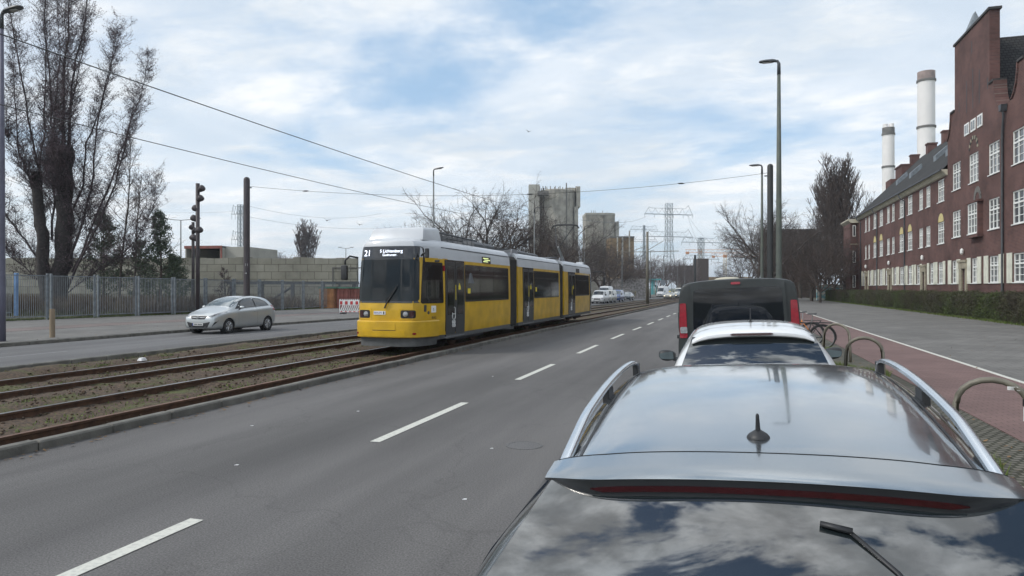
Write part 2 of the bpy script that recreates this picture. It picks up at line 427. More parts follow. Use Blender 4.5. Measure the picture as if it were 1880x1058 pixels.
mat('seat_grey', (.14, .15, .16), rough=.7, var=.3, scale=3)
mat('yellow_sign', (.75, .6, .05), rough=.6)
mat('bark_dark', (.030, .025, .024), rough=.95, scale=6, var=.3, bump=.5, bscale=12)
mat('bark', (.060, .050, .042), rough=.95, scale=3, var=.3)
mat('bark_brown', (.060, .042, .034), rough=.95, scale=3, var=.3)
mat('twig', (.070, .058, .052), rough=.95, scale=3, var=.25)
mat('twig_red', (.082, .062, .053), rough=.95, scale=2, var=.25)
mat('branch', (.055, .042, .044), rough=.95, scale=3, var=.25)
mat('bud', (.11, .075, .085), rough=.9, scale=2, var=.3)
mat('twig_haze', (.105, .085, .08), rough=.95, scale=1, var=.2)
mat('pine', (.040, .060, .035), rough=.85, scale=4, color2=(.075, .10, .055))
mat('hedge_dark', (.050, .042, .030), rough=.95, scale=1.2, color2=(.062, .064, .03), detail=5)
mat('hedge_green', (.055, .075, .022), rough=.9, scale=1.5, var=.3)
mat('grass', (.075, .115, .022), rough=.9, scale=2, color2=(.12, .15, .04), detail=5)
mat('lawn', (.07, .095, .025), rough=.95, scale=1.5, color2=(.09, .08, .04), detail=8, bump=.5)
mat('brush', (.085, .055, .038), rough=.95, scale=1.2, color2=(.12, .09, .055))
mat('brush_green', (.07, .075, .03), rough=.95, scale=1.2, var=.3)
mat('wood_post', (.22, .17, .115), rough=.9, scale=3, var=.2, stretch=(1, 1, .2))
mat('graffiti', (.12, .28, .32), rough=.8, scale=2.5, color2=(.5, .5, .46), lo=.46, hi=.54)
mat('graffiti_grey', (.20, .19, .18), rough=.8, scale=2.2, color2=(.34, .32, .31), lo=.45, hi=.58)
mat('teal', (.10, .38, .40), rough=.6)
mat('bike_frame', (.5, .5, .48), rough=.35)
mat('orange_bit', (.6, .2, .03), rough=.5)
mat('litter', (.6, .6, .6), rough=.8)
# track bed: brown ballast, moss and rust dust
def track_bed_mat():
    m = mat('track_bed', (.036, .024, .015), rough=.95, scale=22, color2=(.110, .072, .044), detail=5, bump=1.0, bscale=26, lo=.38, hi=.68)
    N, L, b = nodes(m); rp = [n for n in N if n.type == 'VALTORGB'][0]; tc = [n for n in N if n.type == 'TEX_COORD'][0]
    n3 = N.new('ShaderNodeTexNoise'); n3.inputs['Scale'].default_value = 1.1; n3.inputs['Detail'].default_value = 9; n3.inputs['Roughness'].default_value = .7
    L.new(tc.outputs['Object'], n3.inputs['Vector'])
    r3 = N.new('ShaderNodeValToRGB'); r3.color_ramp.elements[0].position = .52; r3.color_ramp.elements[1].position = .63
    L.new(n3.outputs['Fac'], r3.inputs[0])
    mx = N.new('ShaderNodeMix'); mx.data_type = 'RGBA'; L.new(r3.outputs[0], mx.inputs['Factor']); L.new(rp.outputs[0], mx.inputs['A'])
    mx.inputs['B'].default_value = (.066, .078, .018, 1); L.new(mx.outputs['Result'], b.inputs['Base Color'])
track_bed_mat()
# ------------------------------------------------------------------ world and sun
SUN_EL, SUN_AZ = R(42), R(238)   # azimuth clockwise from +y: the sun is behind and to the left
w = bpy.data.worlds.new('World'); scene.world = w; w.use_nodes = True
N = w.node_tree.nodes; L = w.node_tree.links; N.clear()
out = N.new('ShaderNodeOutputWorld'); bg = N.new('ShaderNodeBackground'); L.new(bg.outputs[0], out.inputs[0])
sky = N.new('ShaderNodeTexSky'); sky.sky_type = 'NISHITA'; sky.sun_disc = False; sky.sun_elevation = SUN_EL; sky.sun_rotation = SUN_AZ
sky.air_density = 1.0; sky.dust_density = .6; sky.ozone_density = 1.6
def nd(t, **k):
    n = N.new(t)
    for a, b_ in k.items(): setattr(n, a, b_)
    return n
def mth(op, a, b_=None, clamp=False):
    n = nd('ShaderNodeMath', operation=op); n.use_clamp = clamp
    for i, x in enumerate((a, b_)):
        if x is None: continue
        if isinstance(x, (int, float)): n.inputs[i].default_value = x
        else: L.new(x, n.inputs[i])
    return n.outputs[0]
tc = nd('ShaderNodeTexCoord'); sp = nd('ShaderNodeSeparateXYZ'); L.new(tc.outputs['Generated'], sp.inputs[0])
zc = mth('MAXIMUM', sp.outputs['Z'], 0.0); zz = mth('ADD', zc, .16)
px = mth('DIVIDE', sp.outputs['X'], zz); py = mth('DIVIDE', sp.outputs['Y'], zz)
cb = nd('ShaderNodeCombineXYZ'); L.new(px, cb.inputs[0]); L.new(py, cb.inputs[1]); cb.inputs[2].default_value = 3.3
def noise(scale, detail, rough, dist=0.0, off=(0, 0, 0), st=(1, 1, 1)):
    mp = nd('ShaderNodeMapping'); mp.inputs['Location'].default_value = off; mp.inputs['Scale'].default_value = st
    mp.inputs['Rotation'].default_value = (0, 0, R(-12))
    L.new(cb.outputs[0], mp.inputs[0])
    n = nd('ShaderNodeTexNoise'); n.inputs['Scale'].default_value = scale; n.inputs['Detail'].default_value = detail
    n.inputs['Roughness'].default_value = rough; n.inputs['Distortion'].default_value = dist
    L.new(mp.outputs[0], n.inputs['Vector']); return n.outputs['Fac']
def ramp(x, a, b_, ca=(0, 0, 0), cb_=(1, 1, 1), ease='EASE'):
    r = nd('ShaderNodeValToRGB'); r.color_ramp.interpolation = ease
    r.color_ramp.elements[0].position = a; r.color_ramp.elements[1].position = b_
    r.color_ramp.elements[0].color = (*ca, 1); r.color_ramp.elements[1].color = (*cb_, 1)
    L.new(x, r.inputs[0]); return r.outputs[0]
big = noise(.75, 9, .58, .25, (3.1, 1.7, 0), (1, 1.25, 1))
dens = ramp(big, CL_LO, CL_HI)
wisp = ramp(noise(2.6, 8, .6, .3, (7, 2, 0), (1, 1.6, 1)), .42, .66)
dens = mth('MULTIPLY', dens, mth('ADD', mth('MULTIPLY', wisp, .35), .65))
# sharper broken cumulus overhead and behind the camera
zen = ramp(sp.outputs['Z'], .45, .8); back = ramp(mth('MULTIPLY', sp.outputs['Y'], -1.0), .0, .6)
rear = mth('MAXIMUM', zen, back)
dens2 = ramp(noise(2.3, 10, .62, .5, (2.2, 8.1, 0)), .46, .54)
dens = mth('ADD', mth('MULTIPLY', dens, mth('SUBTRACT', 1.0, rear)), mth('MULTIPLY', dens2, rear))
# whiter towards the horizon
hz = mth('SUBTRACT', 1.0, mth('MULTIPLY', zc, 3.2), True); hz = mth('POWER', hz, 2.0)
dens = mth('MAXIMUM', dens, mth('MULTIPLY', hz, .62))
# veil: thin high cloud all over the front half
front = ramp(sp.outputs['Y'], .45, .75)
# cloud shade: lit tops and grey bases
sh = noise(1.15, 8, .6, .3, (1.2, 5.5, 0))
ccol = ramp(sh, .34, .64, (.72, .775, .825), (.95, .965, .975))
# behind the camera the broken cumulus is lit from the front: brighter whites
back = ramp(mth('MULTIPLY', sp.outputs['Y'], -1.0), .0, .6)
SKS = .12
shade2 = mth('MULTIPLY', mth('SUBTRACT', ramp(noise(3.4, 8, .6, .3, (5, 1, 0)), .36, .62), .35), 1.5)
gain = mth('DIVIDE', mth('ADD', 1.0, mth('MULTIPLY', rear, mth('ADD', .45, shade2))), SKS)
cc = nd('ShaderNodeMix', data_type='RGBA', blend_type='MULTIPLY'); cc.inputs['Factor'].default_value = 1
L.new(ccol, cc.inputs['A']); cg = nd('ShaderNodeCombineXYZ')
for i in range(3): L.new(gain, cg.inputs[i])
L.new(cg.outputs[0], cc.inputs['B'])
sk = nd('ShaderNodeMix', data_type='RGBA', blend_type='MULTIPLY'); sk.inputs['Factor'].default_value = 1
L.new(sky.outputs[0], sk.inputs['A']); sk.inputs['B'].default_value = (1, 1, 1, 1)
veil = nd('ShaderNodeMix', data_type='RGBA'); veil.inputs['B'].default_value = (.44 / SKS, .66 / SKS, .90 / SKS, 1)
L.new(mth('MULTIPLY', front, .55), veil.inputs['Factor']); L.new(sk.outputs['Result'], veil.inputs['A'])
mx = nd('ShaderNodeMix', data_type='RGBA'); L.new(dens, mx.inputs['Factor']); L.new(veil.outputs['Result'], mx.inputs['A']); L.new(cc.outputs['Result'], mx.inputs['B'])
L.new(mx.outputs['Result'], bg.inputs['Color']); bg.inputs['Strength'].default_value = SKS
sl = bpy.data.lights.new('sun', 'SUN'); sl.energy = 1.8; sl.angle = R(9); sl.color = (1, .955, .88)
so = bpy.data.objects.new('sun', sl); COL.objects.link(so)
sd = Vector((math.sin(SUN_AZ) * math.cos(SUN_EL), math.cos(SUN_AZ) * math.cos(SUN_EL), math.sin(SUN_EL)))
so.rotation_euler = sd.to_track_quat('Z', 'Y').to_euler(); so.location = (0, 0, 60)
cam = bpy.data.cameras.new('camera'); co = bpy.data.objects.new('camera', cam); COL.objects.link(co)
co.location = (0, 0, H); co.rotation_euler = (R(90), 0, TH); cam.lens = F / 1880 * 36; cam.sensor_width = 36; cam.clip_start = .05; cam.clip_end = 6000
scene.camera = co
scene.view_settings.view_transform = 'Standard'; scene.view_settings.look = 'None'; scene.view_settings.gamma = 1; scene.view_settings.exposure = .2
scene.cycles.max_bounces = 5; scene.cycles.diffuse_bounces = 2; scene.cycles.glossy_bounces = 3; scene.cycles.transparent_max_bounces = 8; scene.cycles.caustics_reflective = False; scene.cycles.caustics_refractive = False
XK = .32      # kerb on the parking side
# ------------------------------------------------------------------ ground, road, tracks, pavements
YS = [-22, -12, -6, 0, 6, 12, 18, 22, 25, 28] + [28 + 5 * i for i in range(1, 15)] + [104, 112, 120, 130, 140, 150, 165, 180, 200, 300, 600]
def strip(name, x0, x1, z0, z1, m, kind='structure', ys=None, fall=0.0):
    """a slab following the street: top at z1, sides down to z0"""
    mb = MB(); ys = ys or YS; vs = []
    for y in ys:
        b, d = (bend(y), dip(y)) if x0 < XK + .1 else (0, 0)
        vs += [(x0 + b, y, z0 + d), (x0 + b, y, z1 + fall + d), (x1 + b, y, z1 + d), (x1 + b, y, z0 + d)]
    fs = []
    for i in range(len(ys) - 1):
        a = i * 4
        fs += [(a + j, a + j + 1, a + j + 5, a + j + 4) for j in range(3)]
    mb.add(vs, fs)
    o = mb.build(name, m); 
    if kind: o['kind'] = kind
    return o
g = MB(); g.quad((-3000, -300, -.9), (3000, -300, -.9), (3000, 5000, -.9), (-3000, 5000, -.9))
tag(g.build('ground', 'lawn'), kind='structure')
strip('road', -7.5, XK, -.3, 0, 'asphalt')
strip('road_far', -21.68, -15.38, -.3, 0, 'asphalt_far')
# kerbs, in stones about a metre long near the camera
def kerb(name, x0, x1, z1, ys=None):
    mb = MB(); y = -12.0; rnd = random.Random(3)
    while y < 60:
        b = bend(y); dx = rnd.uniform(-.008, .008); dz = rnd.uniform(-.006, .006)
        b2 = bend(y + .993); d = dip(y) if x0 < XK - .1 else 0
        mb.add([(x0 + b + dx, y, -.3), (x1 + b + dx, y, -.3), (x1 + b2 + dx, y + .993, -.3), (x0 + b2 + dx, y + .993, -.3),
                (x0 + b + dx, y, z1 + dz + d), (x1 + b + dx, y, z1 + dz + d), (x1 + b2 + dx, y + .993, z1 + dz + d), (x0 + b2 + dx, y + .993, z1 + dz + d)],
               [(0, 3, 2, 1), (4, 5, 6, 7), (0, 1, 5, 4), (1, 2, 6, 5), (2, 3, 7, 6), (3, 0, 4, 7)])
        y += 1.0
    o = mb.build(name, 'kerb', bevel=.02, segs=1, smooth=False)
    o['kind'] = 'structure'
    strip(name + '_distant', x0, x1, -.3, z1, 'kerb', ys=[y for y in [60] + YS if y >= 60])
kerb('kerb_track', -7.66, -7.50, .11)
kerb('kerb_median', -15.38, -15.22, .11)
kerb('kerb_left', -21.84, -21.68, .12)
kerb('kerb_parking', XK, XK + .14, .07)
strip('verge', XK + .14, 3.22, -.2, .085, 'cobble')
strip('cycle_path', 3.22, 5.17, -.2, .095, 'cycle_paver')
strip('path_line', 5.17, 5.27, -.2, .102, 'marking')
strip('pavement', 5.27, 13.1, -.2, .095, 'pavement_slab')
strip('lawn', 13.1, 260, -.95, .10, 'lawn')
strip('pavement_left', -36.3, -21.84, -.2, .12, 'pavement_slab')
strip('cycle_path_left', -29.2, -27.2, -.2, .126, 'cycle_paver_old')
strip('yard', -420, -36.3, -.6, .10, 'dirt')
# track bed: uneven ballast with moss
rng = np.random.default_rng(5)
def bed():
    xs = np.concatenate([np.arange(-15.22, -7.62, .16)]); ys = np.concatenate([np.arange(-6, 30, .16), np.arange(30, 60, .5), np.arange(60, 220, 4)])
    X, Y = np.meshgrid(xs, ys)
    n = np.sin(X * 5.1 + Y * 1.7) * .008 + np.sin(X * 2.3 - Y * 3.9) * .008
    Z = -.035 + n + rng.normal(0, .011, X.shape)
    # a low bank of soil against the far kerb, a dip between the rails
    Z += .10 * np.exp(-((X + 14.6) / .45) ** 2) + .05 * np.exp(-((X + 10.8) / .5) ** 2)
    Z += .03 * np.sin(Y * .9 + X) * np.exp(-((X + 14.6) / .5) ** 2)
    B = np.vectorize(bend)(Y); Z = Z + np.vectorize(dip)(Y)
    V = np.stack([X + B, Y, Z], -1).reshape(-1, 3); nx = len(xs)
    i, j = np.meshgrid(np.arange(len(ys) - 1), np.arange(nx - 1), indexing='ij')
    a = (i * nx + j).ravel(); Fq = np.stack([a, a + 1, a + nx + 1, a + nx], -1)
    o = fast_mesh('track_bed', V, Fq, 'track_bed'); o['kind'] = 'structure'
bed()
strip('track_bed_distant', -15.22, -7.66, -.4, -.05, 'track_bed', ys=[y for y in YS if y >= 180] )
# rails
RX = [-8.25, -9.80, -11.76, -13.31]
RH = .08
names = ['rusty tram rail running along the kerb beside the near carriageway', 'shiny tram rail, second from the near carriageway, left wheel line of the tram',
         'tram rail third from the near carriageway on the inner side of the far track', 'tram rail farthest from the near carriageway, beside the soil bank']
for k, x in enumerate(RX):
    prof = [(-.07, -.10), (.07, -.10), (.07, -.085), (.012, -.07), (.012, .035), (.036, .045), (.036, .078), (.028, RH), (-.028, RH), (-.036, .078), (-.036, .045), (-.012, .035), (-.012, -.07), (-.07, -.085)]
    ys = [-8, 0, 8, 14, 18, 22, 25] + [28 + 4 * i for i in range(18)] + [101, 106, 112, 118, 125, 133, 141, 150, 160, 172, 186, 200, 300]
    mb = MB(); n = len(prof)
    rings = [[(x + bend(y) + p[0], y, p[1] + dip(y)) for p in prof] for y in ys]
    mb.loft(rings)
    mb.m = [1 if (f_i % n) in (6, 7, 8) else 0 for f_i in range(len(mb.f))]
    o = mb.build('tram_rail', ['rail_side', 'rail_head' if k in (1, 2, 3) else 'rail_rust'], norm=False)
    tag(o, names[k], 'rail', 'rails of the tram tracks')
# ballast stones and sleepers showing through: loose stuff
def scatter_stones():
    n = 5200; V = []; Fq = []
    x = rng.uniform(-15.1, -7.7, n); y = rng.uniform(-1, 1, n); y = 2 + 40 * rng.random(n) ** 1.5
    s = rng.uniform(.012, .038, n)
    base = np.array([(1, 0, 0), (0, 1, 0), (-1, 0, 0), (0, -1, 0), (0, 0, .8), (0, 0, -.5)], float)
    tri = np.array([(0, 1, 4), (1, 2, 4), (2, 3, 4), (3, 0, 4), (1, 0, 5), (2, 1, 5), (3, 2, 5), (0, 3, 5)])
    th = rng.uniform(0, 6.28, n); sh = rng.uniform(.6, 1.4, (n, 1, 3))
    P = base[None] * sh * s[:, None, None]
    c, q = np.cos(th)[:, None], np.sin(th)[:, None]
    Px = P[..., 0] * c - P[..., 1] * q; Py = P[..., 0] * q + P[..., 1] * c
    P = np.stack([Px + x[:, None], Py + y[:, None], P[..., 2] - .02 + np.vectorize(dip)(y)[:, None] + .10 * np.exp(-((x + 14.6) / .45) ** 2)[:, None] + .05 * np.exp(-((x + 10.8) / .5) ** 2)[:, None]], -1)
    F_ = tri[None] + (np.arange(n) * 6)[:, None, None]
    o = fast_mesh('ballast_stones', P.reshape(-1, 3), F_.reshape(-1, 3), ['track_bed']); o['kind'] = 'stuff'
    tag(o, 'loose brown stones scattered over the tram track bed', 'ballast')
scatter_stones()
def blades(name, pts, h, m, label, cat, w=.008, lean=.5, nseg=1):
    n = len(pts); pts = np.array(pts)
    th = rng.uniform(0, 6.28, n); hh = h * rng.uniform(.4, 1.25, n); ln = rng.uniform(0, lean, n)
    dx, dy = np.cos(th), np.sin(th)
    wv = w * rng.uniform(.6, 1.5, n)
    A = pts + np.stack([-dy * wv, dx * wv, np.zeros(n)], -1); B = pts + np.stack([dy * wv, -dx * wv, np.zeros(n)], -1)
    C = pts + np.stack([dx * ln * hh, dy * ln * hh, hh], -1)
    V = np.stack([A, B, C], 1).reshape(-1, 3); Fq = np.arange(3 * n).reshape(-1, 3)
    o = fast_mesh(name, V, Fq, m); o['kind'] = 'stuff'; tag(o, label, cat); return o
def bedz(x): return -.03 + .10 * math.exp(-((x + 14.6) / .45) ** 2) + .05 * math.exp(-((x + 10.8) / .5) ** 2)
pts = []
for i in range(420):
    cx = rng.choice([-13.9, -12.5, -12.7, -12.2, -10.8, -10.4, -11.2, -9.0, -9.2, -8.6, -14.6]) + rng.normal(0, .25); cy = 2 + 45 * rng.random() ** 1.3
    r = rng.uniform(.08, .4)
    for j in range(int(rng.uniform(20, 80))):
        x = cx + rng.normal(0, r * .5); y = cy + rng.normal(0, r * 1.6)
        if min(abs(x - q) for q in RX) < .07 or x > -7.72 or x < -15.1: continue
        pts.append((x, y, bedz(x) - .01 + dip(y)))
blades('track_weeds', pts, .035, 'grass', 'low green weeds and moss growing between the tram rails', 'weeds', w=.010, lean=1.5)
pts = []
for (cx, cy, rx, ry, n) in [(2.3, 15.3, .85, 1.9, 11000), (2.2, 12.6, .5, 1.2, 3000), (2.4, 20.8, .5, 1.5, 2500), (2.3, 7.9, .3, .5, 700), (1.6, 17.6, .5, 1, 900), (1.4, 10, .5, 1.6, 1600)]:
    for j in range(n):
        a = rng.uniform(0, 6.28); q = math.sqrt(rng.random()) * (.8 + .2 * math.sin(a * 5))
        pts.append((cx + rx * q * math.cos(a), cy + ry * q * math.sin(a), .08))
blades('grass_tufts', pts, .13, 'grass', 'bright green grass tufts around the feet of the bicycle hoops', 'grass', w=.006, lean=.8)
pts = []
for j in range(26000):
    y = 14 + 95 * rng.random(); x = 13.25 + bend(y) * 0 + abs(rng.normal(0, .32)); pts.append((x - .35 * (rng.random() < .12), y, .09))
blades('grass_edge', pts, .12, 'grass', 'strip of green grass along the foot of the hedge', 'grass', w=.02, lean=.7)
pts = []
for j in range(15000):
    y = 15 + 60 * rng.random(); pts.append((-36.3 + rng.normal(-.3, .35), y, .09 + dip(y)))
blades('fence_grass', pts, .14, 'hedge_green', 'rough green grass along the foot of the metal fence', 'grass', w=.02, lean=.7)
# lane markings
mb = MB(); mo = MB()
def dashq(m, xc, w, y0, y1):
    n = max(1, int((y1 - y0) / 3)); P = [y0 + (y1 - y0) * i / n for i in range(n + 1)]
    for a, b in zip(P, P[1:]):
        A, B = xc + bend(a), xc + bend(b); za, zb = .006 + dip(a), .006 + dip(b)
        m.quad((A - w, a, za), (A + w, a, za), (B + w, b, zb), (B - w, b, zb))
for i in range(-2, 16):
    y0 = 7.5 + 5.93 * i; y1 = y0 + 3.0; xc = -4.05
    a, b = bend(y0), bend(y1)
    dashq(mb, xc, .065, y0, y1)
o = mb.build('lane_markings', 'marking'); o['kind'] = 'structure'
for i in range(-2, 9):
    y0 = 9.6 + 11.0 * i; y1 = y0 + 6
    a, b = bend(y0), bend(y1); xc = -18.45
    dashq(mo, xc, .06, y0, y1)
for (y0, y1) in [(8, 19), (21, 38), (42, 60)]:
    dashq(mo, -15.69, .06, y0, y1)
o = mo.build('lane_markings_far', 'marking_old'); o['kind'] = 'structure'
# litter, tar seams and manhole lids
mb = MB()
for (x, y) in [(-2.6, 7.6), (-5.3, 9.3), (-4.9, 6.1), (-2.2, 5.7), (-6.1, 7.9), (-4.7, 13.8)]:
    r = rng.uniform(.012, .02); mb.prism([(x - r, y - r), (x + r, y - r * .5), (x + r * .7, y + r), (x - r * .6, y + r * .8)], .002, .006, 'z')
tag(mb.build('paper_scraps', 'litter'), 'tiny white scraps of paper lying on the near carriageway', 'litter', kind='stuff')
def manhole(x, y, r, lab, z, m='kerb'):
    mb = MB(); mb.lathe([(r, z - .02), (r, z + .004), (r * .86, z + .004), (r * .85, z + .001), (.01, z + .001)], 24, (0, 0, 0))
    tag(mb.build('manhole_cover', m, loc=(x, y, 0)), lab, 'manhole cover')
manhole(9.0, 17.6, .36, 'pale round manhole cover in the right pavement nearer the camera', .097, 'pavement_slab')
manhole(-2.29, 7.87, .22, 'faint round valve cover in the near carriageway asphalt left of the parked cars', .0, 'asphalt_far')
mb = MB(); z = at(260, 1.7)
mb.box((0, 0, .04), (.16, .2, .08), rot=None, top=.6)
x, y = at(261, 1280 * 1.8 / (660.5 - 529)); tag(mb.build('litter_bag', 'litter', bevel=.02, loc=(x, y, .02)), 'crumpled white litter lying on the soil bank by the farthest rail', 'litter')

# dead leaves and grit gathered on the verge, the pavement edges and along the kerbs
def leaves():
    n = 5200; P = []
    for i in range(n):
        q = rng.random(); y = 3 + 60 * rng.random() ** 1.6
        if q < .28: x, z = 13.0 - abs(rng.normal(0, .5)), .098
        elif q < .55: x, z = rng.uniform(.55, 3.2), .092
        elif q < .68: x, z = rng.uniform(3.2, 12.8), .104
        elif q < .84: x, z = -21.9 - abs(rng.normal(0, 1.2)), .125 + dip(y)
        else: x, z = -7.46 + abs(rng.normal(0, .12)), .006 + dip(y)
        P.append((x, y, z))
    P = np.array(P); a = rng.uniform(0, 6.28, n); s_ = rng.uniform(.012, .035, n); dx = np.stack([np.cos(a), np.sin(a), rng.uniform(-.2, .4, n)], -1) * s_[:, None]; dy = np.stack([-np.sin(a), np.cos(a), rng.uniform(0, .3, n)], -1) * s_[:, None] * .6
    P[:, 2] += .006; V = np.stack([P - dx, P + dy, P + dx, P - dy], 1).reshape(-1, 3)
    o = fast_mesh('leaf_litter', V, np.arange(4 * n).reshape(-1, 4), 'leaf_litter'); tag(o, 'dry brown leaves and grit scattered along kerbs and pavement edges', 'leaves', kind='stuff')
leaves()
# ------------------------------------------------------------------ vehicles
def sec(y, zb, zs, zt, w, wt, wg=None, cr=.03, hard=0):
    """one cross section of a car, as a closed ring seen along y"""
    wg = wg if wg is not None else w - .09
    zm = zb + (zs - zb) * .5
    g = max(zt - zs, .02)
    half = [(w * .72, zb), (w * .93, zb + .03), (w * .985, zb + .13 * min(1, (zs - zb) / .4)), (w, zm), (w * .985, zs - .07), (w * .955, zs - .015),
            (wg, zs + .015), (wg * .62 + wt * .38 + .012, zs + g * .45), (wt + .012, zt - min(.09, g * .3)), (wt - .055, zt - .012), (wt * .5, zt + cr * .75), (0, zt + cr)]
    ring = [(0, y, zb)] + [(x, y, z) for x, z in half] + [(-x, y, z) for x, z in half[-2::-1]]
    return ring
def wheel(parent, x, y, r, w, spokes=7, side=1, rim='alloy', simple=False):
    e = bpy.data.objects.new('wheel', None)
    mb = MB(); rr = r * .66
    mb.lathe([(rr, -w / 2), (r * .93, -w / 2), (r, -w / 2 + .025), (r, w / 2 - .025), (r * .93, w / 2), (rr, w / 2)], 28 if not simple else 14, axis='x', cap=False)
    mb.lathe([(.02, -w / 2 + .02), (rr, -w / 2 + .02)], 12, axis='x', cap=False)
    tyre = mb.build('wheel', 'rubber', parent, smooth=True, angle=35, loc=(x, y, r))
    m2 = MB(); d = side * w / 2
    m2.lathe([(rr + .004, d * .9), (rr - .012, d * 1.02), (rr - .03, d * .55), (rr - .035, -d * .5)], 24 if not simple else 12, axis='x', cap=False)
    if not simple:
        for k in range(spokes):
            t = 2 * PI * k / spokes
            for s in (-.16, .16):
                a = Vector((d * .86, math.cos(t + s * .3) * .05, math.sin(t + s * .3) * .05)); b = Vector((d * .92, math.cos(t + s) * (rr - .015), math.sin(t + s) * (rr - .015)))
                m2.tube([a, b], [.017, .014], 5)
        m2.lathe([(.055, d * .75), (.055, d * .95), (.03, d * 1.0), (.001, d * 1.0)], 14, axis='x', cap=False)
    else:
        m2.lathe([(rr - .03, d * .7), (.05, d * .9), (.001, d * .9)], 10, axis='x', cap=False)
    m2.mi = 1
    if not simple: m2.lathe([(rr - .03, d * .45), (.001, d * .45)], 20, axis='x', cap=False)
    m2.build('rim', [rim, 'black_plastic'], tyre, smooth=True, angle=40)
    return tyre
def mirror_fb(pts): return [(-a, b) for a, b in pts][::-1]
def both(name, bvh, pts, axis, m, parent, **k):
    decal(name, bvh, pts, axis, m, parent, **k); decal(name, bvh, mirror_fb(pts), axis, m, parent, **k)
def sides(name, bvh, pts, m, parent, **k):
    decal(name, bvh, pts, '+x', m, parent, **k); decal(name, bvh, pts, '-x', m, parent, **k)
def smooth_glass(name, bvh, root, prof, s, m, margin=.014, bulge=.05, seal='paint_silver_grey'):
    """rear window as one smooth curved sheet; prof: (z, half width) from bottom to top; s: -1 tail at -y, +1 tail at +y"""
    def hit(x, z):
        h = bvh.ray_cast(Vector((x, s * 60, z)), Vector((0, -s, 0)))[0]; return h.y
    zs = np.array([p[0] for p in prof]); ws = np.array([p[1] for p in prof])
    zz = np.linspace(zs[0], zs[-1], 22); ww = np.interp(zz, zs, ws)
    P1 = np.polyfit(zz, [hit(0, z) for z in zz], 1); zm = (zz[0] + zz[-1]) / 2; hz2 = (zz[-1] - zz[0]) / 2
    bow = lambda z, t: -s * (bulge * t * t + .022 * ((z - zm) / hz2) ** 2)
    off = max(s * (hit(t * w, z) - (np.polyval(P1, z) + bow(z, t))) for z, w in zip(zz, ww) if z > zz[0] + .04 for t in (0, .2, .4, .6, .75)) + margin
    mb = MB(); n = 33; rows = []
    for z, w in zip(zz, ww):
        rows.append([(w * t, float(np.polyval(P1, z) + bow(z, t)) + s * off, z) for t in np.linspace(-1, 1, n)])
    mb.loft(rows, cap=False, closed=False); o = mb.build(name, m, root, smooth=True)
    e = MB(); ring = rows[0] + [r[-1] for r in rows[1:-1]] + rows[-1][::-1] + [r[0] for r in rows[-2:0:-1]]
    N_ = len(ring); inn = [(x, y - s * .05, z) for x, y, z in ring]
    e.add([(x * 1.001, y, z) for x, y, z in ring] + inn, [(i, (i + 1) % N_, (i + 1) % N_ + N_, i + N_) for i in range(N_)]); e.build(name + '_seal', seal, o, norm=True)
    return o
def car_body(st, paint, root, wheels, wr, sub=2, archw=.3, dark_arch=True):
    mb = MB(); mb.loft([sec(*s) for s in st])
    b = mb.build('body', paint, root, smooth=True, sub=sub)
    cs = []
    for (y, x) in wheels:
        for s in (-1, 1):
            c = MB(); c.lathe([(wr * 1.14, -.17), (wr * 1.14, .17)], 28, axis='x', c=(s * (x + .05), y, wr)); cs.append(c.build('cutter', 'black_plastic'))
    cut(b, cs)
    b.data.polygons.foreach_set('use_smooth', [True] * len(b.data.polygons))
    try: b.data.set_sharp_from_angle(angle=R(38))
    except Exception: pass
    for (y, x) in wheels:
        for s in (-1, 1):
            u = MB(); u.lathe([(wr * 1.13, -.10), (wr * 1.13, .085)], 24, axis='x', c=(s * x, y, wr), cap=False)
            u.build('wheel_arch', 'black_plastic', root)
    return b
